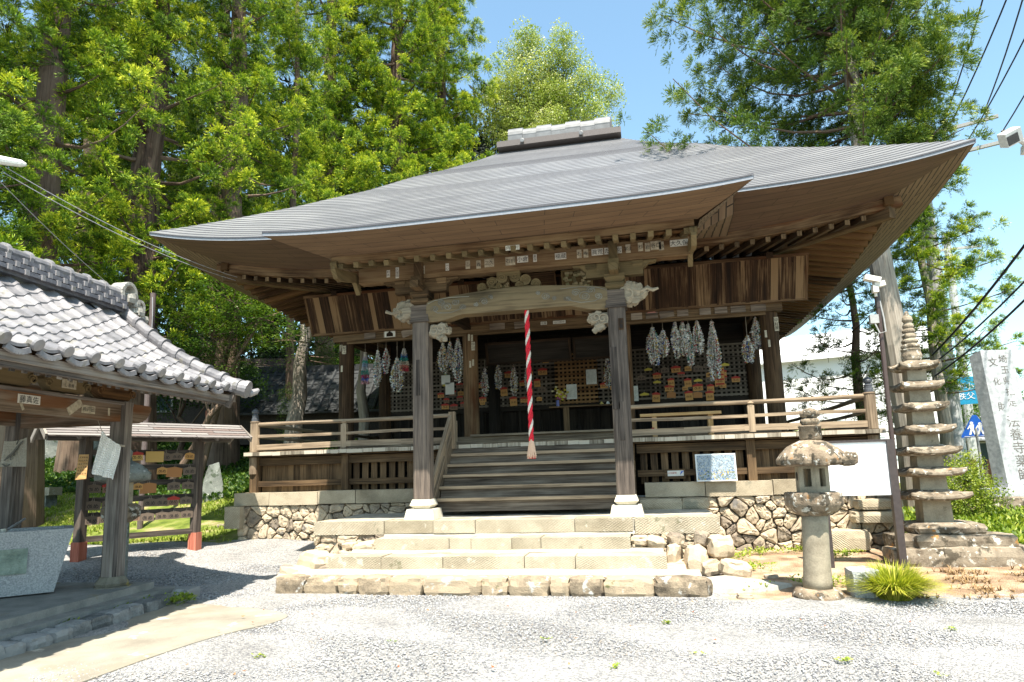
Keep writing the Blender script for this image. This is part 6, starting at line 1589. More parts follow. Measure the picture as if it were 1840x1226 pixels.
# stone block and grass tussock
b = MB(); b.stone((3.98, -1.78, -.03), (.30, .32, .36), col=.4, rough=.06, seed=6); tag(b.build('stone_block', [S_GRAN]), 'low squared grey stone between the tall lantern and the yellow grass tuft', 'stone block')
def blades(name, c, n, h, spread, mat, wd=.008, seed=0, up=1.):
    q = np.random.default_rng(seed); a = q.uniform(0, 2*PI, n); r = q.uniform(0, 1, n)**.6; out = q.uniform(.25, 1, n)*spread; hh = h*q.uniform(.6, 1.1, n)
    bx_, by_ = c[0]+r*spread*.35*np.cos(a), c[1]+r*spread*.35*np.sin(a); pts = []
    for t in (0, .35, .7, 1):
        zz = hh*(1.5*t-.85*t*t*(out/spread)**1.0*1.25)*up; rr = out*(t**1.3)
        pts.append(np.stack([bx_+rr*np.cos(a), by_+rr*np.sin(a), c[2]+zz], 1))
    px_, py_ = -np.sin(a)*wd, np.cos(a)*wd; off = np.stack([px_, py_, 0*px_], 1); V = []
    for p, k in zip(pts, (1, .9, .6, .08)): V += [p-off*k, p+off*k]
    V = np.stack(V, 1).reshape(-1, 3); f = np.array([(0,1,3,2), (2,3,5,4), (4,5,7,6)]); F = (np.arange(n)[:, None, None]*8+f).reshape(-1, 4)
    b = MB(); b.arr(V, F, np.zeros((len(F)*4, 2)), np.repeat(q.uniform(0, 1, n), 3)); return b.build(name, [mat])
GY = multi('yellow_grass', [(0, (.14,.20,.02)), (.4, (.36,.38,.03)), (1, (.60,.54,.10))], .6, trans=.35)
tag(blades('grass_tussock', (4.22, -1.95, -.13), 2600, .30, .44, GY, wd=.005, seed=4), 'rounded tuft of yellow-green striped grass at the edge of the gravel', 'ornamental grass')

# ================================================================= ROADSIDE THINGS AT THE RIGHT
BLUE = plain('sign_blue', (.01,.09,.42), .4); BLUE2 = plain('sign_sky_blue', (.02,.26,.46), .4); SW = plain('sign_white', (.72,.72,.72), .5)
def face_dir(p): d = Vector((1.8-p[0], -9.58-p[1], 0)).normalized(); return d
p = Vector((9.45, 7.81, 1.98)); d = face_dir(p); e = Vector((-d.y, d.x, 0)); e = e if e.x > 0 else -e
t = thing('crossing_sign', 'blue triangular pedestrian sign with two white walking figures on a grey pole', 'road sign', (p.x, p.y, .2))
b = MB(); b.prism([(-.30, -.24), (.30, -.24), (.30, -.20), (.04, .28), (-.04, .28), (-.30, -.20)], p, e, Z3, d, .02, mi=0)
for (dx, hgt) in ((-.07, 1.), (.09, .78)):
    o = p+d*.014; 
    b.prism([(dx+.035*math.cos(t_), .115*hgt-.02+.035*math.sin(t_)) for t_ in np.linspace(0, 2*PI, 10)[:-1]], o, e, Z3, d, .004, mi=1)
    b.prism([(dx-.045, .06*hgt), (dx+.045, .06*hgt), (dx+.03, -.06), (dx+.07, -.18), (dx+.03, -.18), (dx, -.08), (dx-.03, -.18), (dx-.075, -.18), (dx-.035, -.06)], o, e, Z3, d, .004, mi=1)
    b.prism([(dx-.045, .05), (dx-.10, -.04), (dx-.08, -.05), (dx-.02, .03)], o, e, Z3, d, .004, mi=1)
b.prism([(-.24, -.222), (.24, -.222), (.24, -.212), (-.24, -.212)], p+d*.014, e, Z3, d, .004, mi=1)
b.build('sign_plate', [BLUE, SW], t)
b = MB(); b.tube([(p.x+.03, p.y, .1), (p.x, p.y, 1.95)], .03, 8); b.build('pole', [GRY], t)
p = Vector((10.75, 10.55, 3.10)); d = face_dir(p); e = Vector((-d.y, d.x, 0)); e = e if e.x > 0 else -e
t = thing('direction_sign', 'sky-blue direction board with white lettering behind the inscribed stone', 'road sign', (p.x, p.y, .3))
b = MB(); b.box(p, (1.7, .04, .75), R=Matrix((e, -d, Z3)).transposed(), mi=0); put_text(b, '皆野小鹿野', p+d*.03+Z3*.12-e*.1, e, Z3, .2); put_text(b, '秩父', p+d*.03-Z3*.15-e*.2, e, Z3, .2)
b.prism([(-.03, -.2), (.03, -.2), (.03, .1), (.1, .1), (0, .25), (-.1, .1), (-.03, .1)], p+d*.03+e*.62, e, Z3, d, .01, mi=1); b.build('sign_plate', [BLUE2, SW], t)
b = MB(); b.tube([p+e*.8-Z3*2.9, p+e*.8+Z3*.4], .05, 8); b.build('pole', [GRY], t)
CPOLE = plain('concrete_pole', (.34,.35,.35), .7, noise=.15, scale=6.)
up_ = thing('utility_pole', 'concrete utility pole with crossarms and insulators rising behind the right trees', 'utility pole', (9.45, 8.87, .2))
b = MB(); b.tube([(9.45, 8.87, z) for z in (0, 3, 6, 9.9)], [.20, .18, .16, .13], 14); b.build('pole', [CPOLE], up_)
b = MB(); b.beam((9.3, 8.7, 9.72), (10.95, 7.95, 9.72), .08, .08); b.beam((9.3, 8.7, 9.02), (11.15, 7.85, 9.02), .08, .08); b.build('crossarm', [GRY], up_)
INS = plain('insulator', (.40,.36,.33), .3)
ins = [(9.95, 8.41, 9.78), (10.75, 8.05, 9.78), (9.75, 8.5, 9.08), (10.35, 8.22, 9.08), (11.0, 7.93, 9.08)]
for p in ins:
    b = MB(); b.lathe([(.03, 0), (.03, .06), (.07, .08), (.045, .12), (.075, .14), (.045, .19), (.06, .22), (0, .26)], p, 12); b.build('insulator', [INS], up_)
WIRE = plain('wire_black', (.02,.015,.03), .5)
def wire(name, a, c, sag, r=.012, label='', n=14):
    a, c = Vector(a), Vector(c); b = MB(); b.tube([a.lerp(c, i/n)-Z3*(sag*4*(i/n)*(1-i/n)) for i in range(n+1)], r, 5); o = b.build(name, [WIRE]); return tag(o, label, 'power line', 'overhead wires at the right')
near = [(8.4, -.6, 13.2), (8.9, -.6, 13.0), (9.2, -.6, 12.8), (9.9, -.9, 12.8), (10.2, -1.0, 12.7)]
names_ = ['leftmost', 'second from the left', 'middle', 'second from the right', 'rightmost']
for i, (p, q) in enumerate(zip(ins, near)): wire('power_line', (p[0], p[1], p[2]+.24), q, .5, .017, '%s of the steep black wires climbing from the pole insulators' % names_[i])
wire('service_cable', (9.5, 8.8, 8.8), (11.0, 12.5, 5.0), .3, .012, 'black cable dropping behind the trees from the pole with crossarms')
for i, (z0, z1, r) in enumerate(((3.1, 6.2, .026), (2.9, 5.3, .018), (2.6, 5.0, .022))):
    wire('telephone_cable', (8.6, 7.5, z0+.6), (8.6, -.5, z1+.35), .25, r, ['topmost', 'middle', 'lowest'][i]+' thick black cable slanting up to the right edge')
b = MB(); b.tube([(15.7, 22.5, 0), (15.74, 22.5, 11.3)], [.2, .14], 10); p2 = thing('utility_pole', 'distant utility pole with one crossarm above the slender right tree', 'utility pole', (15.7, 22.5, .3)); b.build('pole', [CPOLE], p2)
b = MB(); b.beam((15.2, 22.5, 10.6), (17.0, 22.3, 10.6), .1, .1); b.build('crossarm', [GRY], p2)
# floodlight at the right edge
fl = thing('floodlight', 'white boxy floodlight on a bracket arm at the upper right edge', 'floodlight', (5.83, -2.0, 4.5))
FLW = plain('flood_white', (.55,.55,.52), .35)
b = MB(); fr = Matrix.Rotation(R_(-25), 3, 'Y') @ Matrix.Rotation(R_(30), 3, 'X'); c_ = Vector((5.80, -2.08, 4.63)); b.box(c_, (.17, .12, .15), R=fr); b.build('housing', [FLW], fl, bevel=.01)
b = MB(); b.box(c_+fr @ Vector((-.02, -.062, -.01)), (.12, .006, .10), R=fr); b.build('lens', [plain('lens_dark', (.05,.05,.05), .1)], fl)
b = MB(); b.tube([(5.88, -2.05, 4.62), (5.93, -2.03, 4.60), (6.0, -2.0, 4.55)], .03, 8); b.box((6.05, -2.0, 4.50), (.22, .09, .09), R=Matrix.Rotation(.15, 3, 'Y')); b.tube([(6.1, -2.0, 4.5), (6.9, -1.9, 4.2), (6.95, -1.9, -.1)], .035, 10); b.build('arm', [FLW], fl)
# street lamp head at the left edge and its wires
ls = thing('street_lamp', 'slim white street lamp head reaching in at the left edge', 'street lamp', (-9.0, -3.2, 0))
b = MB(); b.tube([(-6.50, -2.37, 5.73), (-6.55, -2.40, 5.74), (-6.75, -2.6, 5.73), (-7.3, -3.0, 5.70)], [.02, .05, .065, .06], 10); b.build('lamp_head', [plain('lamp_white', (.62,.62,.58), .3)], ls, smooth=True)
b = MB(); b.tube([(-7.2, -2.9, 5.68), (-8.2, -3.5, 5.5), (-8.4, -3.6, 4.8), (-8.4, -3.6, -.1)], .04, 8); b.build('pole', [GRY], ls)
GW = plain('wire_grey', (.25,.25,.27), .5)
wl = [((-6.7, -2.5, 5.66), (-5.45, 1.02, 4.98)), ((-6.75, -2.5, 5.6), (-5.5, 1.05, 4.93)), ((-7.2, -2.9, 6.1), (-8.1, 1.85, 4.7))]
for i, (a, c) in enumerate(wl):
    a, c = Vector(a), Vector(c); b = MB(); b.tube([a.lerp(c, k/14)-Z3*(.14*4*(k/14)*(1-k/14)) for k in range(15)], .006, 5)
    tag(b.build('lamp_wire', [GW]), '%s thin grey wire running from the left street lamp towards the %s' % (['upper', 'lower', 'short'][i], 'temple eave' if i < 2 else 'post behind the pavilion'), 'wire', 'thin wires at the left')
t = thing('iron_post', 'slim brown post with a wire behind the pavilion roof', 'post', (-7.95, 1.85, .3))
b = MB(); b.tube([(-7.95, 1.85, 0), (-7.93, 1.85, 5.1)], .055, 10); b.build('post_shaft', [plain('post_brown', (.10,.075,.07), .5)], t)
b = MB(); b.tube([(-7.9, 1.8, 5.0), (-7.86, 1.78, 4.6), (-7.88, 1.8, 4.2)], .01, 5); b.build('post_cable', [GW], t)

# ================================================================= TREES AND PLANTS
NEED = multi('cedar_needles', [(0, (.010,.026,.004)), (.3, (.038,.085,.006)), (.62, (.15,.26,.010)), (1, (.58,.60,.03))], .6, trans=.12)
NEEDD = multi('dark_needles', [(0, (.014,.034,.008)), (.4, (.05,.10,.012)), (.8, (.13,.20,.018)), (1, (.27,.30,.03))], .6, trans=.18)
LEAFY = multi('pale_leaves', [(0, (.10,.15,.03)), (.45, (.26,.32,.06)), (.8, (.46,.48,.16)), (1, (.62,.60,.34))], .4, trans=.25)
LEAFG = multi('green_leaves', [(0, (.02,.05,.012)), (.5, (.06,.12,.02)), (1, (.17,.24,.04))], .45, trans=.35)
BARK = wood('cedar_bark', (.022,.013,.009), (.065,.04,.028), (.15,.105,.075), contrast=1.4, bump=1.)
BARKG = wood('grey_bark', (.07,.058,.046), (.19,.16,.13), (.36,.32,.265), contrast=1.4, bump=1.)
TWIG = plain('twig', (.10,.075,.05), .9)
def tuft_template(seed, twigs=44, per=6, nl=.215, nw=.045):
    q = np.random.default_rng(seed); V = []; T = []
    d = q.normal(0, 1, (twigs, 3))+np.array([.7, 0, .8]); d /= np.linalg.norm(d, axis=1)[:, None]
    for i in range(twigs):
        L = q.uniform(.62, .85)
        t = np.repeat(np.linspace(.35, 1, per), 2)
        c = d[i]*L*t[:, None]+np.array([0, 0, -.12])*(t**2)[:, None]
        nd_ = d[i]*1.25+q.normal(0, .45, (len(t), 3)); nd_ /= np.linalg.norm(nd_, axis=1)[:, None]
        s = np.cross(nd_, q.normal(0, 1, (len(t), 3))); s /= np.linalg.norm(s, axis=1)[:, None]
        l = nl*q.uniform(.7, 1.2, (len(t), 1)); w_ = nw*q.uniform(.7, 1.2, (len(t), 1))
        V.append(np.stack([c, c+nd_*l*.5+s*w_*.5, c+nd_*l, c+nd_*l*.5-s*w_*.5], 1)); T.append(t)
    return np.concatenate(V), np.concatenate(T)
def leaf_template(seed, n=150, ls=.17):
    q = np.random.default_rng(seed); c = q.normal(0, 1, (n, 3)); c /= np.linalg.norm(c, axis=1)[:, None]; c *= q.uniform(.45, 1., (n, 1))**.6
    a = q.normal(0, 1, (n, 3)); a /= np.linalg.norm(a, axis=1)[:, None]; nrm = q.normal(0, .6, (n, 3))+np.array([0, 0, .9]); s = np.cross(a, nrm); s /= np.linalg.norm(s, axis=1)[:, None]
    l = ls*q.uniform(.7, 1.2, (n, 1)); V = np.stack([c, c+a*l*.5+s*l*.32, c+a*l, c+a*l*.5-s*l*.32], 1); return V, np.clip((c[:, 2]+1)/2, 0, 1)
TT = [tuft_template(i) for i in range(6)]; TTn = [tuft_template(10+i, 30, 6, .23, .048) for i in range(5)]
TTf = [tuft_template(20+i, 12, 6, .30, .09) for i in range(4)]
LT = [leaf_template(i) for i in range(6)]
LTm = [(lambda v: (v[0]*np.array([1, 1, .35]), v[1]))(leaf_template(30+i, 130, .15)) for i in range(5)]
def place_tufts(b, P, S, Az, temps, q, mi=0, tl=None, bright=1.):
    for k, tm in enumerate(temps):
        idx = np.nonzero(np.arange(len(P)) % len(temps) == k)[0]
        if not len(idx): continue
        V0, t0 = tm; n = len(V0); c, s = np.cos(Az[idx]), np.sin(Az[idx])
        x, y, z = V0[..., 0], V0[..., 1], V0[..., 2]
        X = c[:, None, None]*x-s[:, None, None]*y; Y = s[:, None, None]*x+c[:, None, None]*y; Z = np.broadcast_to(z, X.shape)
        V = np.stack([X, Y, Z], -1)*S[idx][:, None, None, None]+P[idx][:, None, None, :]
        V = V.reshape(-1, 3); F = np.arange(len(V)).reshape(-1, 4)
        tv = q.uniform(0, 1, len(idx)) if tl is None else tl[idx]
        C_ = np.clip(.50*tv[:, None]+.42*t0[None]**1.5+.26*q.uniform(0, 1, (len(idx), n))-.08, 0, 1)*bright*1.1  # inner faces darker, outer ones paler: crown shade put into the colour
        b.arr(V, F, np.zeros((len(F)*4, 2)), np.clip(C_, 0, 1).ravel(), mi)
def trunk_mesh(base, top, r0, r1, q, n=9, wob=.12, flare=True, sides=12):
    b = MB(); pts = []; rs = []
    for i in range(n+1):
        t = i/n; p = Vector(base).lerp(Vector(top), t)+Vector((q.normal(0, wob), q.normal(0, wob), 0))*(t*(1-t)*2)
        pts.append(p); rs.append((r0+(r1-r0)*t)*(1.25 if i == 0 and flare else 1))
    b.tube(pts, rs, sides, col=q.uniform(.2, .8), jit=.06); return b, pts, rs
def conifer(label, x, y, H, r, lo, crown, seed, mat=NEED, bark=BARK, tuft=.55, limbs=46, per=4, lean=(0, 0), name='cedar_tree', group=None, temps=None, asym=None, hi=None, bright=1., stubs=0, cat='tree'):
    q = np.random.default_rng(seed); z0 = gh(x, y); t = thing(name, label, cat, (x, y, z0), group)
    b, pts, rs = trunk_mesh((x, y, z0-.3), (x+lean[0], y+lean[1], z0+H), r, r*.25, q)
    tr = b.build('trunk', [bark], t)
    hi = hi or H; P, S, A, TLv = [], [], [], []; lb = MB()
    limbs = int(limbs*.95); tuft = tuft*(.58 if mat is NEED else .66)
    for i in range(limbs):
        h = lo+(hi-lo)*((i+q.uniform(0, 1))/limbs); f = h/H; a = i*2.399+q.normal(0, .3); R0 = crown(h/H)*q.uniform(.7, 1.15)
        if asym: R0 *= asym(a)
        c = Vector((x+lean[0]*f, y+lean[1]*f, z0+h)); sag = q.uniform(-.05, .22)
        path = []
        for k in range(6):
            u = k/5; path.append(c+Vector((math.cos(a+.15*u), math.sin(a+.15*u), 0))*R0*u+Z3*(R0*(-sag*math.sin(u*PI)+.22*u*u-.05)))
        lb.tube(path, [.06*r/.35, .045*r/.35, .03*r/.35, .022*r/.35, .014, .008], 5, caps=False)
        m_ = int(per*(3.5 if mat is NEED else 2.9))
        for k in range(m_):
            u = 1.-.62*q.uniform(0, 1)**1.4; i0 = min(4, int(u*5)); p = path[i0].lerp(path[i0+1], u*5-i0)
            sc = tuft*q.uniform(.6, 1.35)*(1.1-.25*u); P.append(tuple(p+Vector((q.normal(0, .62), q.normal(0, .62), q.normal(.25*u, .34)))*tuft*1.55)); S.append(sc); A.append(a+q.normal(0, .7)); TLv.append((q.uniform(0, 1)**1.3)*.62+.38*u**2)  # tufts near limb ends get brighter colour, painting sunlit tips over dark interior
    if stubs:
        for k in range(stubs):
            h = q.uniform(1.5, lo+2); a = q.uniform(0, 6.28); c = Vector((x+lean[0]*h/H, y+lean[1]*h/H, z0+h)); L = q.uniform(.3, 1.1); lb.tube([c, c+Vector((math.cos(a)*L, math.sin(a)*L, q.uniform(-.2, .2)))], [.025, .006], 4, caps=False)
    lb.build('limbs', [BARK], t)
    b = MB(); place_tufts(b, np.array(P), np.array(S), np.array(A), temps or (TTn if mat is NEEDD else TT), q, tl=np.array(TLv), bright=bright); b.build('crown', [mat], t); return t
def broadleaf(label, x, y, lobes, seed, mat, r=.2, trunk_top=None, bark=BARK, temps=None, dens=7., size=.5, name='broadleaf_tree', group=None, bright=1., flat=1., cat='tree'):
    """lobes = [(x, y, z, radius)]"""
    q = np.random.default_rng(seed); z0 = gh(x, y); t = thing(name, label, cat, (x, y, z0), group)
    top = trunk_top or (lobes[0][0], lobes[0][1], lobes[0][2]); b, pts, rs = trunk_mesh((x, y, z0-.2), top, r, r*.3, q, wob=.2); b.build('trunk', [bark], t)
    lb = MB(); P, S = [], []
    for (lx, ly, lz, lr) in lobes:
        k = min(range(len(pts)), key=lambda i: (pts[i]-Vector((lx, ly, lz-lr*1.2))).length); a = pts[k]; c = Vector((lx, ly, lz)); m_ = a.lerp(c, .5)+Z3*.15
        lb.tube([a, m_, c], [max(.02, rs[k]*.5), max(.015, rs[k]*.3), .012], 5, caps=False)
        n = max(3, int(dens*lr*lr/size/size*.8)); d = q.normal(0, 1, (n, 3)); d /= np.linalg.norm(d, axis=1)[:, None]; d[:, 2] *= .8*flat
        P += [tuple(v) for v in np.array([lx, ly, lz])+d*lr*q.uniform(.35, 1., (n, 1))]; S += list(size*q.uniform(.6, 1.15, n))
        for v in P[-n::3]: lb.tube([c, Vector(v)], [.02, .006], 4, caps=False)
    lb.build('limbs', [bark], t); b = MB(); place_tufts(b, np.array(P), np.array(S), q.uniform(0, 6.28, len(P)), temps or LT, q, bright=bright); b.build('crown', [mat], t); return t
LG = 'tall cedars behind the temple on the left'
cone = lambda R: (lambda f: R*(1-f)**.55*(.75+.25*math.sin(f*23)))
conifer('massive dark-trunked cedar at the extreme left edge', -11.0, 1.97, 23, .42, 3.6, cone(3.1), 1, group=LG, limbs=60, per=4, hi=17, tuft=.58)
conifer('cedar partly outside the left edge, nearest of the row', -10.8, -.6, 22, .35, 4.5, cone(2.7), 2, group=LG, limbs=46, hi=15, tuft=.58, bright=.8)
conifer('large cedar with a dark reddish trunk rising behind the pavilion ridge', -10.45, 4.42, 25, .46, 3.9, cone(3.2), 3, group=LG, limbs=66, per=4, hi=18, tuft=.58)
conifer('cedar further back between the two dark leftmost trunks', -14.6, 6.9, 26, .4, 4, cone(3.6), 4, mat=NEEDD, group=LG, limbs=50, hi=20, tuft=.75)
conifer('dark-trunked cedar standing between the pavilion roof and the temple eave', -9.64, 6.82, 25, .36, 4.6, cone(3.0), 5, group=LG, limbs=56, hi=18, tuft=.55)
conifer('deep background cedar seen between the middle trunks', -14.2, 12.4, 28, .4, 5, cone(3.8), 6, mat=NEEDD, group=LG, limbs=50, hi=22, tuft=.8)
conifer('cedar with a bare leaning pale trunk just left of the temple', -7.45, 6.5, 6.6, .26, 4.6, lambda f: 1.6, 7, bark=BARKG, group=LG, lean=(.5, .2), limbs=12, hi=6.4, tuft=.5, stubs=6)
conifer('bright cedar rising behind the left slope of the temple roof', -10.6, 14.5, 28, .42, 6, cone(4.4), 8, group=LG, limbs=74, per=5, hi=23, tuft=.72)
conifer('broad bright cedar filling the sky behind the roof, left of the ridge', -8.2, 16.3, 28, .45, 6, cone(4.9), 9, group=LG, limbs=84, per=5, hi=24, tuft=.72)
conifer('rightmost cedar of the left grove, its edge against the blue sky', -7.1, 19.6, 29, .4, 8, cone(3.9), 10, group=LG, limbs=70, per=5, hi=26, tuft=.72)
conifer('thin-trunked cedar between the leaning trunk and the dark ones', -9.2, 9.4, 20, .15, 5.5, cone(2.4), 11, group=LG, limbs=26, hi=15, tuft=.55)
conifer('crooked pale trunk seen between the hall pillars at the left', -5.75, 7.3, 6.3, .17, 5.2, cone(1.2), 12, bark=BARKG, group=LG, limbs=8, hi=6.2, stubs=3, tuft=.35)
conifer('young slanting cedar stem at the corner of the left deck rail', -9.3, 5.2, 7, .10, 3.5, cone(1.6), 13, group=LG, lean=(1.2, .5), limbs=14, hi=6.5, tuft=.4)
# right side
conifer('large spreading conifer behind the right roof corner with a thick pale trunk', 7.25, 5.45, 17, .30, 7.1, lambda f: 3.0*(1-f)**.35, 20, mat=NEEDD, bark=BARKG, name='conifer_tree', group='conifers to the right of the temple', lean=(-.6, .2), limbs=135, per=8, hi=15.5, tuft=.45, asym=lambda a: 1+.82*max(0, -math.cos(a-.25))-.38*max(0, math.cos(a)))
conifer('slender bright green conifer between the pagoda and the inscribed stone', 8.9, 8.04, 9.0, .17, 2.6, lambda f: 1.9*(1-f)**.5, 21, name='conifer_tree', bark=BARKG, group='conifers to the right of the temple', limbs=44, per=4, tuft=.40, asym=lambda a: 1+.35*math.cos(a))
conifer('small dark conifer between the deck corner post and the thick pale trunk', 6.85, 7.3, 6.6, .17, 1.9, lambda f: 1.7*(1-f)**.45, 22, mat=NEEDD, name='conifer_tree', group='conifers to the right of the temple', limbs=34, per=3, tuft=.36)
conifer('conifer at the right edge reaching in over the inscribed stone', 13.0, 7.4, 7.5, .18, 3.0, lambda f: 2.6*(1-f)**.5, 23, name='conifer_tree', bark=BARKG, group='conifers to the right of the temple', limbs=34, per=3, tuft=.42)
# broadleaf trees
lob = [(-2.9, 23.9, 19.8, 1.3), (-1.5, 24.2, 18.8, 1.5), (-.5, 24.2, 19.3, .9), (-3.1, 23.8, 17.6, 1.6), (-1.5, 24.2, 17.2, 1.6), (.5, 24.2, 17.7, 1.1), (1.7, 24.3, 16.9, .75), (-4.2, 23.6, 16.6, 1.5), (-.6, 24.0, 20.4, .7), (-2.6, 23.8, 21.0, .6), (-2.4, 24, 15, 2.2), (.2, 24, 15.2, 1.8), (-1, 25, 16.5, 2)]
lob = [(x-.7, y-1, z+3.9, r*1.05) for x, y, z, r in lob]+[(-3.4, 23, 15, 2.2), (.2, 23, 15.5, 2)]
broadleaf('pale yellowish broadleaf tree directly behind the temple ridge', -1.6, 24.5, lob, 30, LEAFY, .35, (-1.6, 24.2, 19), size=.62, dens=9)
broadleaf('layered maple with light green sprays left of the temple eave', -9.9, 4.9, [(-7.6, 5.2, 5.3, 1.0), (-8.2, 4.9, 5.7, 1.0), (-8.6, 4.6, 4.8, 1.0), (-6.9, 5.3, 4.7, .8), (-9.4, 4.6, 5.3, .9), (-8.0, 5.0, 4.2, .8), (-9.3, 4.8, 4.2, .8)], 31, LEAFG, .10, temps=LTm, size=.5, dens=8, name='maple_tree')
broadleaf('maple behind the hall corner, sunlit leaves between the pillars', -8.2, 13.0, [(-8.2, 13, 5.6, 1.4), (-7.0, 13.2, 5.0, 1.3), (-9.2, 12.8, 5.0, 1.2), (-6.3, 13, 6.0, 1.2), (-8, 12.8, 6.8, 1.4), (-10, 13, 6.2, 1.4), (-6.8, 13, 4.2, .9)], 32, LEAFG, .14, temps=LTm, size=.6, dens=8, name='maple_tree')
broadleaf('dark shrub-like broadleaf under the cedars behind the votive rack', -11.5, 7.5, [(-11.5, 7.5, 4.4, 1.2), (-12.6, 7.8, 4.0, 1.1), (-10.3, 8, 4.2, 1.0), (-11.2, 8, 5.6, 1.1)], 33, LEAFG, .1, size=.5, dens=7, bright=.7)
broadleaf('light green round bush beyond the right deck rail', 6.9, 14.2, [(6.6, 14, 1.9, .7), (7.4, 14.3, 1.7, .7), (6.0, 14, 1.5, .6)], 34, LEAFY, .08, size=.3, dens=10, name='garden_bush', cat='bush')
broadleaf('yellow-green leafy bush in front of the road sign', 7.5, 3.9, [(7.4, 3.8, .75, .45), (7.8, 4.05, .5, .35), (7.0, 3.6, .45, .38), (7.55, 3.9, 1.15, .28), (6.8, 3.4, .8, .25)], 35, multi('bush_leaves', [(0, (.05,.09,.01)), (.5, (.16,.22,.02)), (1, (.33,.36,.05))], .45, trans=.35), .03, size=.26, dens=11, name='garden_bush', cat='bush')
broadleaf('dark distant trees at the right edge beyond the road', 21, 21, [(21, 21, 3.4, 2.2), (23, 22, 4.2, 2.4), (19.5, 20, 2.6, 1.5), (25, 23, 4, 2.6)], 36, LEAFG, .2, size=.7, dens=7, bright=.8)
broadleaf('green trees beyond the road behind the blue road sign', 15, 24, [(13, 24, 2.8, 1.8), (15.5, 24, 3.2, 2.), (18, 25, 3, 1.9), (10.5, 24, 2.4, 1.5)], 37, LEAFG, .2, size=.7, dens=7)
# ivy on trunks
b = MB(); q = np.random.default_rng(5); n = 42; zz = q.uniform(1.0, 4.0, n); aa = q.uniform(PI*.9, PI*2.1, n); place_tufts(b, np.stack([6.85+.2*np.cos(aa), 7.3+.2*np.sin(aa), zz], 1), q.uniform(.14, .26, n), aa, LT, q)
tag(b.build('ivy', [LEAFG]), 'dark ivy wrapped round the trunk of the small conifer beyond the deck', 'ivy')
b = MB(); n = 26; zz = q.uniform(1.7, 3.8, n); aa = q.uniform(PI*.9, PI*2.1, n); place_tufts(b, np.stack([-7.8+.28*np.cos(aa)+.06*(zz-1.7), 7.0+.28*np.sin(aa), zz], 1), q.uniform(.12, .24, n), aa, LT, q)
tag(b.build('ivy', [LEAFG]), 'ivy climbing the pale leaning trunk left of the temple', 'ivy')
# far wood
b = MB(); q = np.random.default_rng(9); n = 1400; ang = q.uniform(-1.02, -.12, n); D = q.uniform(34, 48, n); zz = q.uniform(3, 24, n)
place_tufts(b, np.stack([1.8+D*np.sin(ang), -9.6+D*np.cos(ang), zz], 1), q.uniform(1.0, 1.9, n), q.uniform(0, 6.28, n), TTf, q, bright=.7)
n = 260; ang = q.uniform(-.8, -.2, n); D = q.uniform(28, 34, n); zz = q.uniform(2.5, 7, n)
place_tufts(b, np.stack([1.8+D*np.sin(ang), -9.6+D*np.cos(ang), zz], 1), q.uniform(.7, 1.1, n), q.uniform(0, 6.28, n), LT, q, bright=.9)
tag(b.build('distant_wood', [multi('wood_mass', [(0, (.006,.014,.004)), (.6, (.02,.045,.008)), (1, (.07,.12,.02))], .7)]), 'dark mass of woodland closing the view behind the cedars', 'woodland', kind='stuff')
# low growth
def scatter(name, n, reg, h, sp, mat, seed, label, k=5, wd=.006, leafy=False):
    q = np.random.default_rng(seed); P = reg(q, n); P = P[:n]; n = len(P); V, Cc = [], []
    a = q.uniform(0, 2*PI, (n, k)); hh = h*q.uniform(.4, 1.2, (n, k)); o = sp*q.uniform(.3, 1, (n, k))
    base = np.stack([P[:, 0], P[:, 1], gh(P[:, 0], P[:, 1])], 1)[:, None, :]+np.zeros((n, k, 3)); tip = base+np.stack([o*np.cos(a), o*np.sin(a), hh], -1); mid = base+np.stack([o*.4*np.cos(a), o*.4*np.sin(a), hh*.65], -1)
    s = np.stack([-np.sin(a), np.cos(a), 0*a], -1)*(wd*q.uniform(.7, 1.4, (n, k, 1)))
    if leafy: V = np.stack([mid, (mid+tip)/2+s, tip, (mid+tip)/2-s], 2)
    else: V = np.stack([base-s, base+s, mid+s*.8, mid-s*.8], 2); V2 = np.stack([mid-s*.8, mid+s*.8, tip+s*.1, tip-s*.1], 2); V = np.concatenate([V, V2], 1)
    V = V.reshape(-1, 3); F = np.arange(len(V)).reshape(-1, 4); b = MB(); b.arr(V, F, np.zeros((len(F)*4, 2)), q.uniform(0, 1, len(F)))
    return tag(b.build(name, [mat]), label, 'plants', kind='stuff')
GRS = multi('grass', [(0, (.09,.15,.015)), (.5, (.24,.32,.03)), (.85, (.40,.44,.07)), (1, (.46,.38,.17))], .6, trans=.3)
def regL(q, n):
    x = q.uniform(-19, -4.6, n*3); y = q.uniform(-.6, 13, n*3); d = ((2.4)*(y+.05)-(1.2)*(x+7.6))/2.68
    ok = (d > .12*np.sin(x*3+y*2)) & (y > -.3+.0*x) & (np.abs(((4.5)*(y-.9)-(1.7)*(x+9.5))/4.81) > .55+.3*np.sin(x*2.3)) & ~((x > -5.75) & (y > 1.0)) & (np.sin(x*1.7+y*2.3)+np.sin(x*.6-y*1.1) > -1.1); return np.stack([x[ok], y[ok]], 1)
scatter('grass', 26000, regL, .075, .06, GRS, 1, 'short patchy grass and weeds on the slope behind the votive rack', wd=.006)
GCV = multi('ground_cover', [(0, (.015,.04,.01)), (.6, (.045,.10,.018)), (1, (.12,.19,.03))], .5, trans=.3)
def regH(q, n):
    x = q.uniform(-26, -6, n*2); y = q.uniform(3.5, 16, n*2); ok = y > 3.2-.25*(x+8)+.5*np.sin(x); return np.stack([x[ok], y[ok]], 1)
scatter('ground_cover', 26000, regH, .18, .14, GCV, 2, 'dark leafy ground cover on the shaded bank under the cedars', k=5, wd=.03, leafy=True)
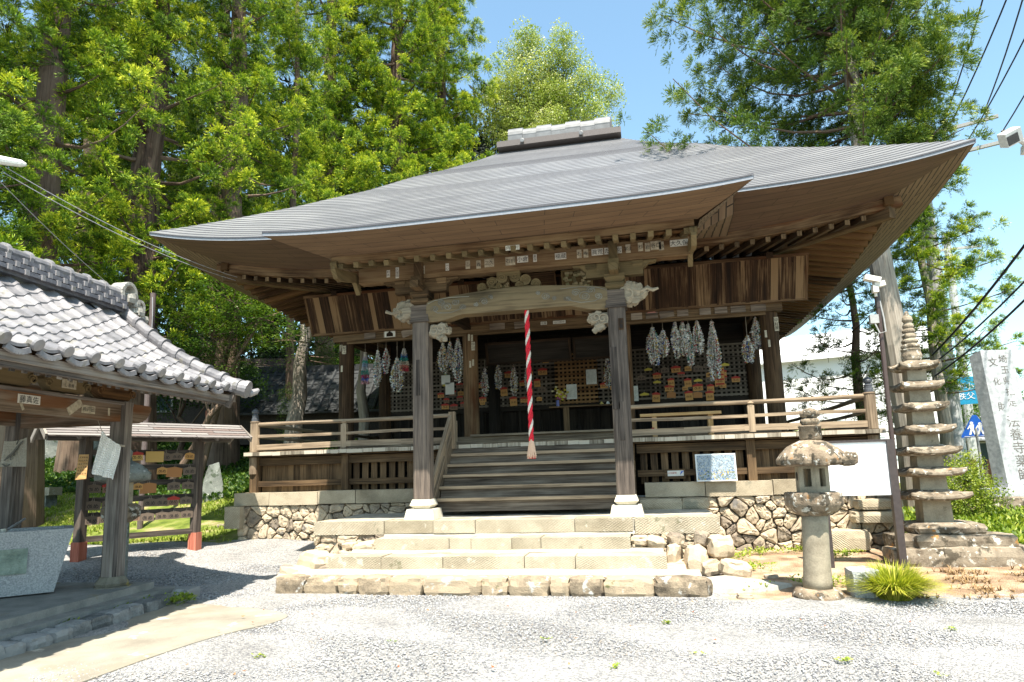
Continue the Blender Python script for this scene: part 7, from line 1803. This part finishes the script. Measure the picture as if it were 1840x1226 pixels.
def regR(q, n):
    x = q.uniform(5.7, 16, n*3); y = q.uniform(.3, 9, n*3); ok = (y > .6-.1*(x-5.7)+.3*np.sin(x*2)) & (x > 6.1-.2*y) & ~((x > 6.9) & (x < 7.2) & (y < 0)); return np.stack([x[ok], y[ok]], 1)
scatter('ground_cover', 9000, regR, .22, .16, multi('right_cover', [(0, (.06,.11,.012)), (.5, (.15,.22,.02)), (1, (.32,.36,.05))], .5, trans=.35), 3, 'bright green weeds round the foot of the pagoda and the inscribed stone', k=6, wd=.022, leafy=True)
def regR2(q, n):
    x = q.uniform(4.4, 12, n*3); y = q.uniform(-1.9, 1.2, n*3); ok = (np.sin(x*5.1+y*6.1)*np.sin(x*3.3-y*7.7+1)+q.uniform(-.5, .5, n*3) > .35) & ~((x < 6.6) & (y > -.35)); return np.stack([x[ok], y[ok]], 1)
scatter('dry_grass', 3000, regR2, .055, .10, multi('dry', [(0, (.20,.12,.05)), (.6, (.34,.23,.12)), (1, (.22,.26,.05))], .8), 4, 'dry brown grass on the bare earth in front of the pagoda', wd=.005)
def regW(q, n):
    c = np.array([(2.9, .4), (3.3, .8), (3.9, .9), (4.3, .5), (3.6, -1.3), (2.9, -1.4), (4.6, .9), (3.8, -1.2), (3.1, -.3)]); i = q.integers(0, len(c), n); return c[i]+q.normal(0, .13, (n, 2))
scatter('weeds', 420, regW, .07, .06, GRS, 5, 'small weeds on the bare earth between the deck and the lantern', k=5, wd=.012, leafy=True)
def regE(q, n):
    c = np.array([(-3.75, -2.78), (-3.95, -3.15), (-4.05, -3.5), (-4.3, -4.2), (-3.6, -2.6), (-3.9, -3.9)]); i = q.integers(0, len(c), n); return c[i]+q.normal(0, .07, (n, 2))
scatter('weeds', 260, regE, .11, .09, multi('weed_leaf', [(0, (.08,.14,.015)), (1, (.30,.36,.05))], .5, trans=.3), 6, 'bright weeds growing between the rim stones and the concrete path', k=6, wd=.014, leafy=True)
def regG(q, n):
    c = np.array([(.9, -3.9), (1.5, -4.6), (2.1, -4.2), (2.6, -5.1), (-.4, -4.1), (3.1, -4.3), (.2, -5.2), (2.3, -5.3), (3.6, -4.6), (1.9, -3.2), (-1.3, -4.6), (4.2, -3.3)]); i = q.integers(0, len(c), n); return c[i]+q.normal(0, .02, (n, 2))
scatter('weeds', 60, regG, .035, .045, GRS, 7, 'tiny isolated weeds poking through the gravel', k=5, wd=.009, leafy=True)
FLO = plain('orange_petals', (.75,.22,.01), .6)
for i, (x, y) in enumerate(((8.6, 2.9), (9.0, 3.3), (9.2, 2.6), (8.9, 3.7), (9.4, 3.1), (7.9, 2.2))):
    b = MB(); z = gh(x, y)
    for k in range(8): a = k*PI/4; b.face([(x, y, z+.42), (x+.03*math.cos(a-.3), y+.03*math.sin(a-.3), z+.43), (x+.05*math.cos(a), y+.05*math.sin(a), z+.43), (x+.03*math.cos(a+.3), y+.03*math.sin(a+.3), z+.43)], None, .5)
    b.tube([(x, y, z), (x, y, z+.42)], .006, 4, mi=1); tag(b.build('orange_flower', [FLO, GRS]), 'single orange flower head on a thin stem among the weeds by the inscribed stone', 'flower', 'orange flowers at the right edge')
# old stones on the bank
OSM = S_OLD
def old_stone(x, y, w_, h, label, seed, d=.25, sharp=.3):
    b = MB(); z = gh(x, y)-.1; q = random.Random(seed); prof = [(-.5, 0), (.5, 0), (.48, .45), (.36+q.uniform(-.08, .1), .85), (.1+q.uniform(-.2, .2), 1.), (-.3+q.uniform(-.1, .1), .93), (-.46, .6), (-.52, .3)]
    fd = face_dir((x, y)); e = Vector((-fd.y, fd.x, 0)); b.prism([(p[0]*w_, p[1]*h) for p in prof], (x, y, z), e, Z3, fd, d, col=.5)
    o = b.build('standing_stone', [OSM], bevel=.03); weathered(o, .03, .15); return tag(o, label, 'standing stone')
old_stone(-7.77, 3.79, .42, .92, 'small rounded white-grey standing stone on the grass right of the rack', 1)
old_stone(-17.3, 8.67, 1.1, 1.75, 'left one of two tall grey standing stones under the pavilion beam', 2)
old_stone(-15.6, 8.3, 1.15, 1.85, 'right one of two tall grey standing stones beside the orange board', 3)
t = thing('stone_bench', 'low pale stone bench on the bank behind the far pavilion pillar', 'bench', (-12.4, 3.4, .8))
b = MB(); b.box((-12.4, 3.4, 1.12), (1.7, .35, .18)); b.build('seat', [S_CUT], t, bevel=.02)
for dx in (-.6, .6): b = MB(); b.box((-12.4+dx, 3.4, .9), (.3, .3, .3)); b.build('leg', [S_OLD], t)
for i, (x, y) in enumerate(((3.2, -.9), (2.75, -1.95), (4.5, 1.0), (-6.2, 1.9))):
    b = MB(); b.stone((x, y, gh(x, y)+.01), (.16, .12, .07), rough=.1); tag(b.build('loose_stone', [S_RUB]), ['small flat stone on the bare earth behind the tall lantern', 'small stone at the end of the step kerb', 'small stone against the right foundation', 'small stone by the left foundation corner'][i], 'stone')

# ================================================================= BUILDINGS BEHIND
DT = plain('old_roof_tile', (.022,.024,.025), .6, noise=.35, scale=8.); WALLW = plain('white_wall', (.80,.80,.80), .8, noise=.02); WALLD = plain('dark_wall', (.05,.04,.035), .85, noise=.3)
GLS = plain('glass_dark', (.04,.06,.07), .1)
def house(name, label, c, w_, d_, hw, hr, rz, wall, roof, over=.5, windows=(), ribs=0):
    z0 = gh(c[0], c[1])-.3; t = thing(name, label, 'building', (c[0], c[1], z0), rz=rz); M = Matrix.Translation((c[0], c[1], z0)) @ Matrix.Rotation(rz, 4, 'Z')
    b = MB(); b.box(M @ Vector((0, 0, hw/2)), (w_, d_, hw), R=M.to_3x3(), col=.5)
    for s_ in (-1, 1): b.face([M @ Vector((s_*w_/2, -d_/2, hw)), M @ Vector((s_*w_/2, d_/2, hw)), M @ Vector((s_*w_/2, 0, hw+hr*.92))][::s_], None, .5)
    b.build('wall', [wall], t)
    b = MB()
    for s_ in (-1, 1):
        n = ribs or 8; run = d_/2+over
        for r in range(8):
            f0, f1 = r/8, (r+1)/8
            z = lambda f: hw+hr*(1-f*run/(d_/2))
            b.face([M @ Vector(p) for p in ((-w_/2-over, s_*run*f0, z(f0)+.06), (w_/2+over, s_*run*f0, z(f0)+.06), (w_/2+over, s_*run*f1, z(f1)+.1), (-w_/2-over, s_*run*f1, z(f1)+.1))], None, rnd.random())
            b.face([M @ Vector(p) for p in ((-w_/2-over, s_*run*f1, z(f1)+.1), (w_/2+over, s_*run*f1, z(f1)+.1), (w_/2+over, s_*run*f1, z(f1)+.03), (-w_/2-over, s_*run*f1, z(f1)+.03))], None, .2)
        if ribs:
            for k in range(ribs): x = -w_/2-over+(w_+2*over)*(k+.5)/ribs; b.tube([M @ Vector((x, 0, hw+hr+.09)), M @ Vector((x, s_*run, hw+hr*(1-run/(d_/2))+.09))], .06, 6)
    b.build('roof', [roof], t)
    b = MB(); b.beam(M @ Vector((-w_/2-over, 0, hw+hr+.12)), M @ Vector((w_/2+over, 0, hw+hr+.12)), .22, .2); b.build('ridge', [roof], t)
    for (x, z, ww, wh) in windows:
        b = MB(); b.box(M @ Vector((x, -d_/2-.02, z)), (ww, .06, wh), R=M.to_3x3()); f = b.build('window', [GLS], t); b = MB()
        for s_ in (-1, 1): b.box(M @ Vector((x+s_*ww/2, -d_/2-.04, z)), (.06, .08, wh), R=M.to_3x3()); b.box(M @ Vector((x, -d_/2-.04, z+s_*wh/2)), (ww+.06, .08, .06), R=M.to_3x3())
        b.build('window_frame', [GRY], f)
    return t
house('tiled_outbuilding', 'low outbuilding with an old dark tiled roof behind the left deck rail', (-8.0, 11.2), 6.5, 3.6, 1.2, 1.3, .2, WALLD, DT, .5, ribs=26)
house('dark_shed', 'dark shed in the shade behind the votive rack', (-14.5, 12.5), 7, 3.5, 2.0, 1.0, .35, WALLD, WALLD, .5, windows=((1.5, 1.5, .9, .9), (-1, 1.5, .9, .9)))
for i, (x, y) in enumerate(((-11.2, 10.4), (-10.2, 11.0), (-12.4, 9.9))):
    b = MB(); b.box((x, y, gh(x, y)+.5), (.16, .16, 1.5)); tag(b.build('red_post', [REDF]), ['right', 'rightmost', 'left'][i]+' red post in the shade between the rack and the deck corner', 'post', 'red posts in the shade')
house('white_building', 'bright white building visible between the hall corner and the small conifer', (10.6, 24.5), 8, 9, 5.6, 1.6, -.3, WALLW, WALLW, .3)
house('shrine_roofed_gate', 'small grey building with a swept roof beyond the right deck rail', (8.8, 15.5), 2.2, 2.0, 1.5, .9, .8, plain('grey_wall', (.28,.30,.28), .8), plain('grey_roof', (.25,.28,.27), .6), .4)
house('roadside_house', 'low house with a grey roof and dark fence across the road at the right', (17.5, 26), 9, 6, 2.2, 1.5, -.45, plain('house_wall', (.30,.25,.2), .8), plain('house_roof', (.30,.31,.34), .5), .6, windows=((-2.5, 1.3, 1.4, 1.1), (0, 1.3, 1.4, 1.1), (2.5, 1.3, 1.4, 1.1)))
house('roadside_house', 'second low house with a pale roof at the extreme right edge', (25.5, 21), 8, 6, 2.4, 1.5, -.7, plain('house_wall_b', (.34,.30,.25), .8), plain('house_roof_b', (.42,.42,.44), .5), .6, windows=((-2, 1.3, 1.4, 1.1), (1, 1.3, 1.4, 1.1)))
b = MB()
for k in range(40): b.box((11.5+.2*k, 14.5-.07*k, .75), (.15, .03, .9), R=Matrix.Rotation(-.34, 3, 'Z'), col=rnd.random())
tag(b.build('board_fence', [W_DARK]), 'dark low board fence across the road behind the road sign', 'fence')
b = MB(); xs = np.linspace(8, 40, 12)
for x0, x1 in zip(xs, xs[1:]): b.face([(x0, 9.6+.12*(x0-8), gh(x0, 9.6+.12*(x0-8))+.02), (x1, 9.6+.12*(x1-8), gh(x1, 9.6+.12*(x1-8))+.02), (x1, 13.2+.12*(x1-8), gh(x1, 13.2+.12*(x1-8))+.02), (x0, 13.2+.12*(x0-8), gh(x0, 13.2+.12*(x0-8))+.02)], None, .5)
struct(b.build('road', [plain('asphalt', (.06,.06,.062), .85, noise=.2)]))
# a few fallen leaves on the gravel
LF = multi('fallen_leaf', [(0, (.28,.09,.03)), (.5, (.35,.16,.06)), (1, (.2,.1,.04))], .8)
LG_ = 'fallen brown leaves on the gravel'
for i in range(26):
    x, y = rnd.uniform(-2.5, 4.5), rnd.uniform(-5.3, -2.2); 
    if abs((x-1.8)/(y+9.6)) > .8: continue
    z = gh(x, y)+.035; a = rnd.uniform(0, 6); l = rnd.uniform(.03, .055); b = MB()
    b.face([(x, y, z+.01), (x+l*.5*math.cos(a+.5), y+l*.5*math.sin(a+.5), z), (x+l*math.cos(a), y+l*math.sin(a), z+.012), (x+l*.5*math.cos(a-.5), y+l*.5*math.sin(a-.5), z)], None, rnd.random()); tag(b.build('fallen_leaf', [LF]), 'small curled brown leaf lying on the pale gravel', 'leaf', LG_)
